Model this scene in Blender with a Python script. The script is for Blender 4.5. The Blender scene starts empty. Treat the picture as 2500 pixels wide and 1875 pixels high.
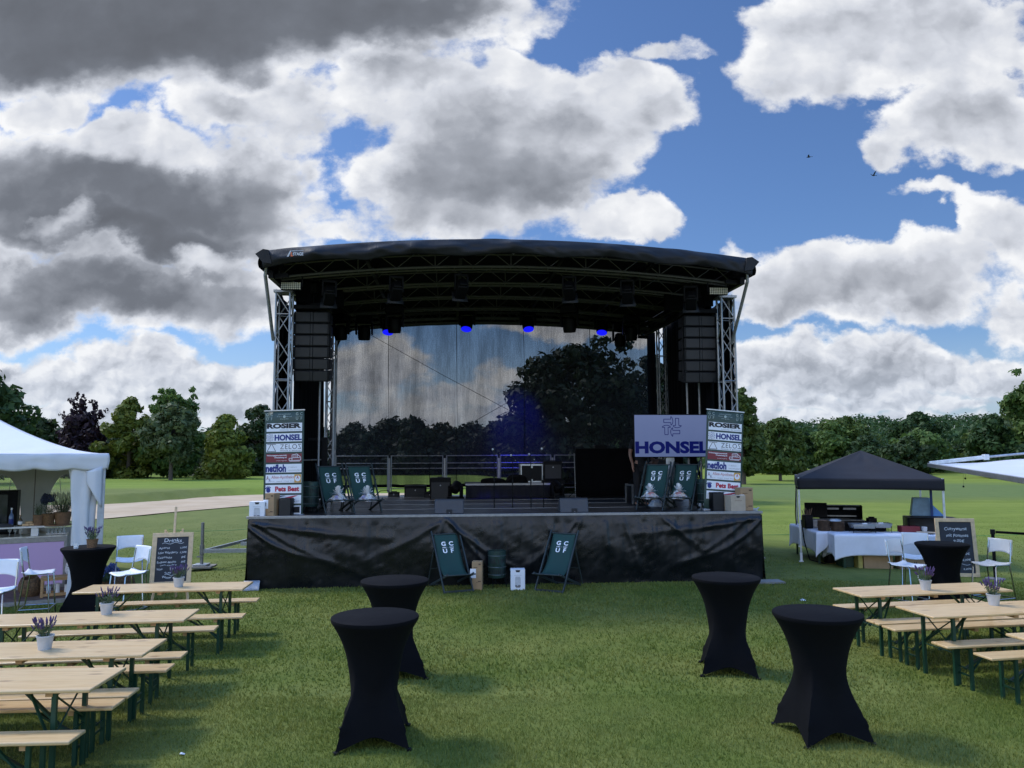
import bpy, bmesh, math, random
import numpy as np
from mathutils import Vector, Matrix, noise as MN
from math import sin, cos, pi, radians as R
random.seed(7)
SC = bpy.context.scene
COL = SC.collection
# ------------------------------------------------------------ camera
cd = bpy.data.cameras.new('camera'); cam = bpy.data.objects.new('camera', cd); COL.objects.link(cam)
cd.sensor_width = 36; cd.lens = 27.04; cd.clip_start = .1; cd.clip_end = 6000
cam.matrix_world = Matrix.Translation((0, 0, 2.57)) @ Matrix.Rotation(R(90 + 5.25), 4, 'X') @ Matrix.Rotation(R(-.25), 4, 'Z')
SC.camera = cam
SC.view_settings.view_transform = 'Standard'; SC.view_settings.look = 'None'
SC.view_settings.exposure = 0.0; SC.view_settings.gamma = 1
# ------------------------------------------------------------ sun (veiled by the clouds upper left) and sky
SUN_EL, SUN_AZ = R(50), R(-66)          # azimuth measured from +Y towards +X
sd = bpy.data.lights.new('sun', 'SUN'); sd.energy = 2.6; sd.angle = R(10); sd.color = (1, .95, .87)
so = bpy.data.objects.new('sun', sd); COL.objects.link(so)
sv = Vector((sin(SUN_AZ) * cos(SUN_EL), cos(SUN_AZ) * cos(SUN_EL), sin(SUN_EL)))
so.rotation_euler = (-sv).to_track_quat('-Z', 'Y').to_euler(); so.location = (-30, 40, 60)

W = bpy.data.worlds.new('World'); SC.world = W; W.use_nodes = True
class NT:
    """small wrapper to write node trees as expressions"""
    def __init__(s, nt): s.nt = nt
    def n(s, t, **kw):
        o = s.nt.nodes.new(t)
        for k, v in kw.items(): setattr(o, k, v)
        return o
    def put(s, sock, v):
        if v is None: return
        if isinstance(v, bpy.types.NodeSocket): s.nt.links.new(v, sock)
        else: sock.default_value = v
    def m(s, op, a, b=None, c=None, clamp=False):
        o = s.n('ShaderNodeMath', operation=op, use_clamp=clamp)
        for i, v in enumerate((a, b, c)): s.put(o.inputs[i], v)
        return o.outputs[0]
    def v(s, op, a, b=None, c=None):
        o = s.n('ShaderNodeVectorMath', operation=op)
        for i, x in enumerate((a, b, c)): s.put(o.inputs[i], x)
        return o.outputs['Value'] if op in ('DOT_PRODUCT', 'LENGTH') else o.outputs[0]
    def noise(s, vec, scale, detail=4, rough=.55, dist=0, col=False, dim='3D'):
        o = s.n('ShaderNodeTexNoise', noise_dimensions=dim)
        s.put(o.inputs['Vector'], vec); o.inputs['Scale'].default_value = scale; o.inputs['Detail'].default_value = detail
        o.inputs['Roughness'].default_value = rough; o.inputs['Distortion'].default_value = dist
        return o.outputs['Color' if col else 'Fac']
    def mix(s, f, a, b):
        o = s.n('ShaderNodeMix', data_type='RGBA'); s.put(o.inputs[0], f); s.put(o.inputs[6], a); s.put(o.inputs[7], b); return o.outputs[2]
    def ss(s, x, a, b, lo=0., hi=1.):
        o = s.n('ShaderNodeMapRange', interpolation_type='SMOOTHSTEP'); s.put(o.inputs[0], x)
        for i, q in enumerate((a, b, lo, hi)): s.put(o.inputs[i + 1], q)
        return o.outputs[0]
    def sep(s, v): o = s.n('ShaderNodeSeparateXYZ'); s.put(o.inputs[0], v); return o.outputs
    def comb(s, x, y, z):
        o = s.n('ShaderNodeCombineXYZ')
        for i, q in enumerate((x, y, z)): s.put(o.inputs[i], q)
        return o.outputs[0]
def c4(c, k=1): return (c[0] * k, c[1] * k, c[2] * k, 1)

# each cloud: direction of its centre (east, up), half sizes, density, how dark its thick underside is
CLOUDS = [
(-0.571,0.609,0.421,0.114,1.30,0.95),(-0.255,0.607,0.253,0.090,1.20,0.85),(-0.090,0.603,0.085,0.056,1.00,0.60),(-0.646,0.343,0.199,0.090,1.10,0.75),(-0.479,0.342,0.199,0.084,1.15,0.80),(-0.337,0.360,0.102,0.090,1.10,0.62),(-0.538,0.285,0.253,0.042,1.10,0.95),(-0.500,0.420,0.110,0.040,1.00,0.05),(-0.652,0.471,0.096,0.036,1.00,0.05),(-0.350,0.483,0.105,0.038,0.82,0.30),(-0.274,0.456,0.044,0.034,0.60,0.10),(-0.577,0.208,0.253,0.053,1.10,0.80),(-0.382,0.222,0.072,0.042,0.90,0.10),(-0.655,0.180,0.090,0.024,0.80,0.10),
(-0.015,0.404,0.174,0.114,1.20,0.42),(0.047,0.387,0.114,0.080,0.60,0.36),(0.142,0.474,0.102,0.066,1.10,0.15),(-0.127,0.469,0.114,0.066,1.00,0.10),(-0.129,0.372,0.066,0.080,0.90,0.12),(-0.089,0.309,0.120,0.042,0.90,0.20),(0.021,0.510,0.072,0.038,0.80,0.05),(0.139,0.295,0.078,0.033,0.95,0.05),(-0.235,0.330,0.026,0.034,0.55,0.10),(-0.224,0.290,0.042,0.024,0.60,0.05),
(0.534,0.571,0.199,0.072,1.05,0.16),(0.401,0.545,0.102,0.060,0.85,0.08),(0.648,0.465,0.120,0.066,1.05,0.20),(0.533,0.414,0.062,0.024,0.62,0.12),(0.616,0.356,0.090,0.016,0.50,0.10),(0.212,0.556,0.042,0.018,0.50,0.05),
(0.474,0.226,0.193,0.050,1.05,0.26),(0.352,0.230,0.090,0.044,0.88,0.20),(0.345,0.194,0.070,0.024,0.85,0.22),(0.555,0.250,0.092,0.040,0.95,0.15),(0.673,0.280,0.048,0.066,1.00,0.10),(0.666,0.174,0.048,0.042,0.80,0.10),(0.643,0.181,0.044,0.010,0.40,0.10),
(0.439,0.112,0.174,0.037,1.10,0.30),(0.360,0.120,0.090,0.036,1.00,0.15),(0.518,0.126,0.084,0.036,1.00,0.20),(0.613,0.101,0.054,0.024,0.80,0.20),(0.449,0.070,0.199,0.014,0.70,0.30),(0.418,0.045,0.241,0.012,0.60,0.10),
(-0.470,0.106,0.174,0.037,1.10,0.12),(-0.560,0.094,0.138,0.030,1.00,0.10),(-0.378,0.093,0.102,0.036,1.00,0.20),(-0.670,0.113,0.030,0.024,1.00,0.70),(-0.486,0.055,0.241,0.016,0.75,0.20),(-0.366,0.075,0.072,0.018,0.90,0.40),
(-0.187,0.117,0.076,0.044,0.75,0.10),(-0.096,0.070,0.132,0.026,0.65,0.25),(-0.006,0.095,0.044,0.022,0.60,0.10),(0.110,0.172,0.118,0.020,0.75,0.30),(-0.124,0.040,0.181,0.020,0.60,0.15),(0.378,0.611,0.072,0.018,0.40,0.05),(0.043,0.606,0.048,0.018,0.40,0.10),(0.329,0.282,0.036,0.024,0.60,0.05),(-0.42,0.255,0.06,0.022,0.85,0.04),(-0.60,0.285,0.05,0.022,0.8,0.04),(0.44,0.032,0.26,0.010,0.62,0.10),(-0.33,0.125,0.05,0.022,0.9,0.04),(-0.52,0.035,0.22,0.010,0.62,0.1)]
RELIEF = .78
def build_sky():
    nt = W.node_tree; nt.nodes.clear(); k = NT(nt)
    out = k.n('ShaderNodeOutputWorld'); bg = k.n('ShaderNodeBackground'); bg.inputs[1].default_value = .1
    nt.links.new(bg.outputs[0], out.inputs[0])
    sky = k.n('ShaderNodeTexSky', sky_type='NISHITA', sun_disc=False, sun_elevation=SUN_EL, sun_rotation=SUN_AZ, air_density=1.0, dust_density=.6, ozone_density=2.5)
    d = k.n('ShaderNodeTexCoord').outputs['Generated']
    x, y, z = k.sep(d)
    ya = k.m('MAXIMUM', k.m('ABSOLUTE', y), .12)
    u = k.m('DIVIDE', x, ya); w = k.m('DIVIDE', z, ya)
    p = k.comb(u, w, 0)
    # billow warp: far clouds near the horizon are smaller
    hs = k.ss(w, .0, .3, .38, 1.)
    q = k.comb(u, k.m('MULTIPLY', w, 1.25), k.m('MULTIPLY', k.m('SIGN', y), 3.7))
    near = k.ss(w, .02, .30)                  # 1 overhead, 0 for the small far clouds low down
    wa = k.v('SUBTRACT', k.noise(q, 5.5, 3, .55, col=True), (.5, .5, .5))
    wb = k.v('SUBTRACT', k.noise(q, 19, 6, .6, col=True), (.5, .5, .5))
    warp = k.v('ADD', k.v('MULTIPLY', wa, (.27, .17, 0)), k.v('MULTIPLY', wb, (.085, .06, 0)))
    sc = k.n('ShaderNodeVectorMath', operation='SCALE'); k.put(sc.inputs[0], warp); k.put(sc.inputs[3], hs)
    pw = k.v('ADD', p, sc.outputs[0])
    D = K = None; brights = []
    for (cx, cy, rx, ry, den, dark) in CLOUDS:
        a = k.v('MULTIPLY_ADD', pw, (1 / rx, 1 / ry, 0), (-cx / rx, -cy / ry, 0))
        f = k.m('MULTIPLY_ADD', k.v('DOT_PRODUCT', a, a), -den * .62, den)
        D = f if D is None else k.m('SMOOTH_MAX', D, f, .25)
        if dark > .08:
            a2 = k.v('ADD', a, (-.12, .2 if dark > .5 else .55, 0)); dark = dark if dark > .5 else dark * 1.25 + .06
            g = k.m('MULTIPLY', k.m('MULTIPLY_ADD', k.v('DOT_PRODUCT', a2, a2), -.55, 1, clamp=True), dark)
            K = g if K is None else k.m('SMOOTH_MAX', K, g, .12)
        elif cx < .3: brights.append(k.m('MULTIPLY_ADD', k.v('DOT_PRODUCT', a, a), -.6, .9, clamp=True))
    for g in brights: K = k.m('MULTIPLY', K, k.m('SUBTRACT', 1., g))
    def puff(off, s=10):
        vo = k.n('ShaderNodeTexVoronoi', voronoi_dimensions='2D', normalize=True); k.put(vo.inputs['Vector'], k.v('ADD', qw, off)); vo.inputs['Scale'].default_value = s; vo.inputs['Detail'].default_value = 3; vo.inputs['Roughness'].default_value = .5
        return vo.outputs['Distance']
    qw = k.v('ADD', q, k.v('MULTIPLY', wb, (.05, .05, 0)))
    mixn = lambda a_, b_: k.m('ADD', k.m('MULTIPLY', a_, near), k.m('MULTIPLY', b_, k.m('SUBTRACT', 1., near)))
    va, vb = mixn(puff((0, 0, 0), 8), puff((0, 0, 0), 20)), mixn(puff((-.018, .030, 0), 8), puff((-.007, .012, 0), 20))
    f1 = k.noise(q, 9, 13, .66)
    f3 = mixn(k.noise(q, 3.0, 6, .55), k.noise(q, 9, 6, .55))
    den = k.m('ADD', D, k.m('ADD', k.m('MULTIPLY', k.m('SUBTRACT', f1, .5), 1.35), k.m('MULTIPLY', k.m('SUBTRACT', .36, va), .85)))
    al = k.ss(den, .18, .58)
    deep = k.ss(k.m('ADD', D, k.m('MULTIPLY', k.m('SUBTRACT', f3, .5), .95)), .25, 1.15)      # how far inside the cloud
    rel = k.m('MULTIPLY', k.m('SUBTRACT', vb, va), k.m('SUBTRACT', 1.9, k.m('MULTIPLY', near, .9)))                                                            # side of each billow that faces the sun
    dk = k.m('MULTIPLY', deep, K)
    lum = k.m('SUBTRACT', .92, k.m('ADD', k.m('MULTIPLY', dk, .80), k.m('MULTIPLY', deep, .09)))
    lum = k.m('ADD', lum, k.m('MULTIPLY', rel, k.m('SUBTRACT', RELIEF, k.m('MULTIPLY', dk, RELIEF * .75))))
    lum = k.m('ADD', lum, k.m('MULTIPLY', k.m('SUBTRACT', f3, .5), k.m('MULTIPLY', deep, -.22)))
    lum = k.m('ADD', lum, k.m('MULTIPLY', k.m('SUBTRACT', f1, .5), -.22))
    cr = k.n('ShaderNodeValToRGB'); k.put(cr.inputs[0], lum)
    e = cr.color_ramp.elements; e[0].position = 0.0; e[1].position = 1.0
    e[0].color = (.125, .136, .160, 1); e[1].color = (.95, .96, .98, 1)
    for pos, c in ((.25, (.175, .192, .228)), (.5, (.35, .375, .43)), (.75, (.66, .69, .76))):
        q_ = e.new(pos); q_.color = (*c, 1)
    cl = k.v('MULTIPLY', cr.outputs[0], (10, 10, 10))
    # haze towards the horizon lightens clouds and blue alike
    base = k.v('MULTIPLY', sky.outputs[0], (SKYK[0], SKYK[1], SKYK[2]))
    c = k.mix(al, base, cl)
    c = k.mix(k.ss(w, -.02, .20, .55, 0.), c, (5.6, 6.5, 7.9, 1))
    # gain added to unseen sky overhead and behind the camera to brighten the foreground
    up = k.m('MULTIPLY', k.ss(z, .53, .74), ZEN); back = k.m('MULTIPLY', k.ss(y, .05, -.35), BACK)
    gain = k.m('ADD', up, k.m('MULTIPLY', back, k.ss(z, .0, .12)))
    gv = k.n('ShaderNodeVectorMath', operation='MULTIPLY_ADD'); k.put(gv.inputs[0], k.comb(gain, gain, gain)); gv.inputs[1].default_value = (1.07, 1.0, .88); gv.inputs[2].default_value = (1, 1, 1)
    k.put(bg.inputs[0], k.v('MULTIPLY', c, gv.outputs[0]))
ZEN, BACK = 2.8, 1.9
SKYK = (.74, .94, 1.24)
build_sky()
# ------------------------------------------------------------ helpers: meshes
class MB:
    def __init__(s): s.v = []; s.f = []
    def add(s, v, f):
        o = len(s.v); s.v += [tuple(p) for p in v]; s.f += [tuple(i + o for i in q) for q in f]; return s
    def box(s, c, d, M=None):
        x, y, z = d[0] / 2, d[1] / 2, d[2] / 2
        v = [Vector((a * x, b * y, e * z)) for e in (-1, 1) for a, b in ((-1, -1), (1, -1), (1, 1), (-1, 1))]
        if M is not None: v = [M @ p for p in v]
        c = Vector(c)
        return s.add([p + c for p in v], [(3, 2, 1, 0), (4, 5, 6, 7), (0, 1, 5, 4), (1, 2, 6, 5), (2, 3, 7, 6), (3, 0, 4, 7)])
    def bar(s, p, q, w, h=None, up=(0, 0, 1)):
        h = h or w; p = Vector(p); q = Vector(q); d = (q - p); L = d.length; d.normalize(); up = Vector(up)
        if abs(d.dot(up)) > .98: up = Vector((0, 1, 0))
        a = d.cross(up).normalized(); b = a.cross(d).normalized()
        v = [o + a * (i * w / 2) + b * (j * h / 2) for o in (p, q) for i, j in ((-1, -1), (1, -1), (1, 1), (-1, 1))]
        return s.add(v, [(0, 1, 2, 3), (7, 6, 5, 4), (4, 5, 1, 0), (5, 6, 2, 1), (6, 7, 3, 2), (7, 4, 0, 3)])
    def tube(s, pts, r, n=8, closed=False):
        pts = [Vector(p) for p in pts]; m = len(pts); rs = r if isinstance(r, (list, tuple)) else [r] * m
        v = []; f = []; ref = None
        for i, p in enumerate(pts):
            t = (pts[min(i + 1, m - 1)] - pts[max(i - 1, 0)]).normalized()
            if ref is None: ref = t.cross(Vector((0, 0, 1)) if abs(t.z) < .95 else Vector((1, 0, 0))).normalized()
            ref = (ref - t * ref.dot(t)).normalized(); b = t.cross(ref)
            v += [p + (ref * cos(2 * pi * k / n) + b * sin(2 * pi * k / n)) * rs[i] for k in range(n)]
        for i in range(m - 1):
            f += [(i * n + k, i * n + (k + 1) % n, (i + 1) * n + (k + 1) % n, (i + 1) * n + k) for k in range(n)]
        f += [tuple(range(n))[::-1], tuple((m - 1) * n + k for k in range(n))]
        return s.add(v, f)
    def lathe(s, prof, c=(0, 0, 0), n=24, cap=True, M=None):
        c = Vector(c); v = []; f = []
        for r, z in prof: v += [Vector((r * cos(2 * pi * k / n), r * sin(2 * pi * k / n), z)) for k in range(n)]
        for i in range(len(prof) - 1):
            f += [(i * n + k, i * n + (k + 1) % n, (i + 1) * n + (k + 1) % n, (i + 1) * n + k) for k in range(n)]
        if cap: f += [tuple(range(n))[::-1], tuple((len(prof) - 1) * n + k for k in range(n))]
        if M is not None: v = [M @ p for p in v]
        return s.add([p + c for p in v], f)
    def sheet(s, fn, nu, nv, closed=False):
        v = [fn(i / nu, j / nv) for j in range(nv + 1) for i in range(nu + (0 if closed else 1))]
        w = nu if closed else nu + 1
        f = [(j * w + i, j * w + (i + 1) % w, (j + 1) * w + (i + 1) % w, (j + 1) * w + i) for j in range(nv) for i in range(nu)]
        return s.add(v, f)
    def prism(s, poly, y0, y1):           # outline in x,z pushed along y
        n = len(poly); v = [(x, y0, z) for x, z in poly] + [(x, y1, z) for x, z in poly]
        f = [tuple(range(n)), tuple(range(n, 2 * n))[::-1]] + [(i, i + n, (i + 1) % n + n, (i + 1) % n) for i in range(n)]
        return s.add(v, f)
    def xf(s, M): s.v = [tuple(M @ Vector(p)) for p in s.v]; return s
    def build(s, name, mat, parent=None, bevel=0, sharp=38, thick=0, loc=None):
        me = bpy.data.meshes.new(name); me.from_pydata(s.v, [], s.f); me.update()
        return link(name, me, mat, parent, bevel, sharp, thick, loc)
def link(name, me, mat, parent=None, bevel=0, sharp=38, thick=0, loc=None):
    if mat: me.materials.append(mat)
    if sharp is not None and len(me.polygons):
        me.polygons.foreach_set('use_smooth', [True] * len(me.polygons)); me.set_sharp_from_angle(angle=R(sharp))
    o = bpy.data.objects.new(name, me); COL.objects.link(o)
    if parent: o.parent = parent
    if loc is not None: o.location = loc
    if thick: m = o.modifiers.new('thickness', 'SOLIDIFY'); m.thickness = thick; m.offset = 0
    if bevel: m = o.modifiers.new('bevel', 'BEVEL'); m.width = bevel; m.segments = 2; m.limit_method = 'ANGLE'; m.angle_limit = R(40)
    return o
def tag(o, label=None, cat=None, group=None, kind=None):
    for a, b in (('label', label), ('category', cat), ('group', group), ('kind', kind)):
        if b: o[a] = b
    return o
def thing(name, label, cat, loc=(0, 0, 0), rz=0, group=None):
    o = bpy.data.objects.new(name, None); COL.objects.link(o); o.empty_display_size = .2
    if loc[2] == 0: loc = (loc[0], loc[1], terr(loc[0], loc[1]))
    o.location = loc; o.rotation_euler = (0, 0, rz); return tag(o, label, cat, group)
def dup(o, loc=None, rz=None, label=None, parent=None, group=None):
    c = o.copy(); COL.objects.link(c)
    if parent: c.parent = parent
    if loc is not None: c.location = loc
    if rz is not None: c.rotation_euler = (0, 0, rz)
    if label: c['label'] = label
    if group: c['group'] = group
    for ch in o.children: dup(ch, parent=c)
    return c
def text_mb(s, size, bold=0, xs=1, align='CENTER', space=1):
    cu = bpy.data.curves.new('t', 'FONT'); cu.body = s; cu.size = size; cu.offset = bold * size; cu.align_x = align; cu.align_y = 'CENTER'; cu.space_character = space; cu.resolution_u = 3
    o = bpy.data.objects.new('t', cu); COL.objects.link(o); bpy.context.view_layer.update()
    me = o.to_mesh(); m = MB().add([(v.co.x * xs, 0, v.co.y) for v in me.vertices], [tuple(p.vertices) for p in me.polygons])
    o.to_mesh_clear(); bpy.data.objects.remove(o); bpy.data.curves.remove(cu); return m
def put_text(mb, s, x, z, size, y=0, **kw):
    t = text_mb(s, size, **kw); mb.add([(a + x, y, c + z) for a, b, c in t.v], t.f); return mb
def fit_text(mb, s, x0, x1, z0, z1, y=0, bold=0, space=1):
    t = text_mb(s, 1, bold, 1, 'LEFT', space); xs = [p[0] for p in t.v]; zs = [p[2] for p in t.v]
    a, b, c, d = min(xs), max(xs), min(zs), max(zs)
    mb.add([(x0 + (p[0] - a) / (b - a) * (x1 - x0), y, z0 + (p[2] - c) / (d - c) * (z1 - z0)) for p in t.v], t.f); return mb
# ------------------------------------------------------------ helpers: materials
def mat(name, col, rough=.6, metal=0, var=.15, vs=6, bump=0, bs=40, spec=.5, emit=0, ecol=None, trans=0, alpha=1, sheen=0, coat=0, gen='Object'):
    m = bpy.data.materials.new(name); m.use_nodes = True; nt = m.node_tree; k = NT(nt); b = nt.nodes['Principled BSDF']
    co = k.n('ShaderNodeTexCoord').outputs[gen]
    f = k.noise(co, vs, 5, .6)
    hi = k.ss(f, .3, .7)
    k.put(b.inputs['Base Color'], k.mix(hi, c4(col, 1 - var), c4(col, 1 + var)))
    k.put(b.inputs['Roughness'], k.ss(f, .25, .75, max(.02, rough - .08), min(1, rough + .08)))
    b.inputs['Metallic'].default_value = metal; b.inputs['Specular IOR Level'].default_value = spec
    b.inputs['Sheen Weight'].default_value = sheen; b.inputs['Coat Weight'].default_value = coat
    b.inputs['Transmission Weight'].default_value = trans; b.inputs['Alpha'].default_value = alpha
    if emit: b.inputs['Emission Color'].default_value = c4(ecol or col); b.inputs['Emission Strength'].default_value = emit
    if bump:
        bn = k.n('ShaderNodeBump'); bn.inputs['Strength'].default_value = bump; bn.inputs['Distance'].default_value = .02
        k.put(bn.inputs['Height'], k.noise(co, bs, 6, .6)); k.put(b.inputs['Normal'], bn.outputs[0])
    return m
def pine():
    m = bpy.data.materials.new('pine boards'); m.use_nodes = True; nt = m.node_tree; k = NT(nt); b = nt.nodes['Principled BSDF']
    co = k.n('ShaderNodeTexCoord').outputs['Object']; oi = k.n('ShaderNodeObjectInfo')
    x, y, z = k.sep(co)
    rnd = k.m('MULTIPLY', oi.outputs['Random'], 37.)
    bd = k.m('FLOOR', k.m('DIVIDE', k.m('ADD', y, .5), .118))
    p = k.comb(k.m('ADD', k.m('MULTIPLY', x, .9), k.m('MULTIPLY', bd, 5.3)), k.m('MULTIPLY', y, 14), k.m('ADD', rnd, bd))
    g = k.noise(p, 2.2, 8, .65, .8)
    gr = k.n('ShaderNodeTexNoise'); k.put(gr.inputs['Vector'], k.comb(k.m('MULTIPLY', x, 2.), k.m('MULTIPLY', y, 90), rnd)); gr.inputs['Scale'].default_value = 2; gr.inputs['Detail'].default_value = 6
    vo = k.n('ShaderNodeTexVoronoi'); k.put(vo.inputs['Vector'], k.comb(k.m('MULTIPLY', x, 2.6), k.m('MULTIPLY', y, 7.5), k.m('ADD', rnd, bd))); vo.inputs['Scale'].default_value = 1
    kn = k.ss(vo.outputs['Distance'], .05, .24, .9, 0.)
    c = k.mix(k.ss(g, .35, .7), (.68, .475, .235, 1), (.54, .33, .13, 1))
    c = k.mix(k.m('MULTIPLY', k.ss(gr.outputs[0], .45, .75), .5), c, (.32, .18, .08, 1))
    c = k.mix(kn, c, (.22, .105, .04, 1))
    fr = k.m('FRACT', k.m('DIVIDE', k.m('ADD', y, .5), .118))
    seam = k.m('MAXIMUM', k.ss(fr, .0, .02, 1, 0), k.ss(fr, .98, 1., 0, 1))
    tone = k.m('FRACT', k.m('MULTIPLY', k.m('ADD', k.m('MULTIPLY', bd, 1.37), rnd), 1.618))
    c = k.mix(k.m('MULTIPLY', tone, .3), c, (.64, .47, .26, 1))
    k.put(b.inputs['Base Color'], k.mix(k.m('MULTIPLY', seam, .5), c, (.2, .12, .06, 1)))
    b.inputs['Roughness'].default_value = .38; b.inputs['Coat Weight'].default_value = .22; b.inputs['Coat Roughness'].default_value = .25
    return m
def leaf_mat(name, a, b_, trans=.35):
    m = bpy.data.materials.new(name); m.use_nodes = True; nt = m.node_tree; k = NT(nt); p = nt.nodes['Principled BSDF']; out = nt.nodes['Material Output']
    g = k.n('ShaderNodeNewGeometry'); oi = k.n('ShaderNodeObjectInfo')
    co = k.n('ShaderNodeTexCoord').outputs['Object']
    f = k.noise(co, .55, 3, .6)
    t = k.m('ADD', k.m('MULTIPLY', g.outputs['Random Per Island'], .6), k.m('MULTIPLY', k.ss(f, .3, .7), .5), clamp=True)
    c = k.mix(t, c4(a), c4(b_))
    hv = k.n('ShaderNodeHueSaturation'); k.put(hv.inputs['Color'], c); k.put(hv.inputs['Value'], k.m('ADD', .85, k.m('MULTIPLY', oi.outputs['Random'], .3)))
    k.put(hv.inputs['Hue'], k.m('ADD', .488, k.m('MULTIPLY', oi.outputs['Random'], .024)))
    c = hv.outputs[0]
    k.put(p.inputs['Base Color'], c); p.inputs['Roughness'].default_value = .6; p.inputs['Specular IOR Level'].default_value = .25
    tr = k.n('ShaderNodeBsdfTranslucent'); k.put(tr.inputs[0], c); mx = k.n('ShaderNodeMixShader'); mx.inputs[0].default_value = trans
    nt.links.new(p.outputs[0], mx.inputs[1]); nt.links.new(tr.outputs[0], mx.inputs[2]); nt.links.new(mx.outputs[0], out.inputs[0])
    return m
BLK = mat('black steel', (.0045, .0046, .0055), .5, spec=.12)
BLKP = mat('black plastic', (.006, .0065, .008), .5, spec=.16)
BLKF = mat('black stage fabric', (.0035, .0036, .0045), .95, var=.3, spec=.1)
STRETCH = mat('black stretch fabric', (.0028, .0029, .0042), .85, var=.12, vs=3, bump=.05, bs=600, spec=.14)
ALU = mat('aluminium', (.42, .43, .44), .36, .85, vs=20)
ALUT = mat('tower aluminium', (.27, .275, .28), .42, .8, vs=20)
ALUD = mat('dull aluminium', (.30, .30, .30), .5, .6, vs=20)
ALUR = mat('dark roof aluminium', (.085, .085, .078), .55, .5, vs=20)  # roof truss metal, darker than the other aluminium
CHROME = mat('chrome', (.38, .39, .40), .14, 1, var=.05)
GALV = mat('galvanised steel', (.42, .45, .48), .42, .7, vs=30)
WHITE = mat('white plastic', (.78, .79, .82), .4, var=.03)
WPVC = mat('white tent fabric', (.60, .61, .63), .6, var=.04, vs=2, bump=.06, bs=5)
WPAP = mat('white card', (.76, .77, .80), .55, var=.03)
KRAFT = mat('brown cardboard', (.36, .235, .125), .75, var=.08, vs=9)
KRAFTL = mat('pale cardboard', (.44, .36, .27), .75, var=.06, vs=9)
KRAFTD = mat('cardboard print', (.10, .06, .035), .7)
INK = mat('black print', (.01, .01, .012), .6)
GREYINK = mat('grey print', (.35, .36, .38), .6)
GREEN = mat('dark green canvas', (.011, .050, .042), .75, var=.12, vs=4, bump=.05, bs=300)
GFRAME = mat('dark green painted wood', (.026, .036, .036), .5)
DRUM = mat('dark green drum steel', (.020, .046, .041), .4, .3, var=.3, vs=9)
BGREEN = mat('green painted steel', (.006, .040, .022), .4, var=.15)
PINE = pine()
PINEB = mat('pine block', (.42, .25, .11), .6, var=.15, vs=30)
LWOOD = mat('light wood', (.64, .45, .26), .55, var=.12, vs=14)
SLATE = mat('chalkboard', (.022, .026, .036), .7, var=.25, vs=5)
CHALK = mat('chalk', (.62, .63, .65), .9, var=.2, vs=60)
BNAVY = mat('navy print', (.012, .025, .18), .55, var=.02)
BRED = mat('dark red print', (.19, .022, .030), .55, var=.03)
RRED = mat('red print', (.42, .02, .05), .55, var=.02)
ORANGE = mat('orange print', (.6, .32, .05), .55)
BANG = mat('banner green', (.035, .062, .048), .5, var=.03)
PINK = mat('pale red print', (.50, .22, .22), .55)
CLOTH = mat('white tablecloth', (.72, .74, .82), .8, var=.03)
TERRA = mat('terracotta', (.20, .115, .065), .8, var=.2, vs=20)
WICKER = mat('wicker', (.17, .095, .045), .8, var=.5, vs=60, bump=.6, bs=60)
ZINC = mat('pale zinc', (.48, .50, .52), .5, .25, var=.08, vs=12)
SOIL = mat('potting soil', (.03, .02, .015), .9)
LAVL = mat('lavender leaves', (.075, .115, .055), .7, var=.35, vs=60)
LAVF = mat('lavender flowers', (.075, .045, .14), .8, var=.3, vs=80)
HERB = mat('herb leaves', (.03, .06, .02), .7, var=.4, vs=60)
CREAM = mat('cream flowers', (.42, .42, .26), .8, var=.2, vs=60)
BLUEF = mat('blue hydrangea', (.09, .13, .34), .8, var=.35, vs=50)
SKIN = mat('skin', (.32, .17, .115), .55, var=.08)
TSHIRT = mat('black cotton', (.012, .012, .014), .9)
JEANS = mat('grey blue denim', (.085, .11, .135), .9, var=.2, vs=20)
KHAKI = mat('grey brown cotton', (.085, .078, .07), .9, var=.15)
HAIR = mat('dark hair', (.02, .014, .01), .7)
BLUELENS = mat('lit blue lens', (.01, .01, .1), .2, emit=1.0, ecol=(.006, .008, 1.0))
GLASS = mat('clear glass', (.9, .92, .93), .05, trans=1, var=.0)
def clear_film(name, tint, opac, rough=.1):
    m = bpy.data.materials.new(name); m.use_nodes = True; nt = m.node_tree; k = NT(nt); p = nt.nodes['Principled BSDF']; out = nt.nodes['Material Output']
    p.inputs['Base Color'].default_value = c4(tint); p.inputs['Roughness'].default_value = rough
    t = k.n('ShaderNodeBsdfTransparent'); mx = k.n('ShaderNodeMixShader'); mx.inputs[0].default_value = opac
    nt.links.new(t.outputs[0], mx.inputs[1]); nt.links.new(p.outputs[0], mx.inputs[2]); nt.links.new(mx.outputs[0], out.inputs[0]); return m
FILM = clear_film('clear window film', (.75, .77, .75), .30)
CELLO = clear_film('cellophane', (.82, .82, .84), .42, .15)
GCLEAR = clear_film('thin glass', (.7, .75, .75), .28, .05)
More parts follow.
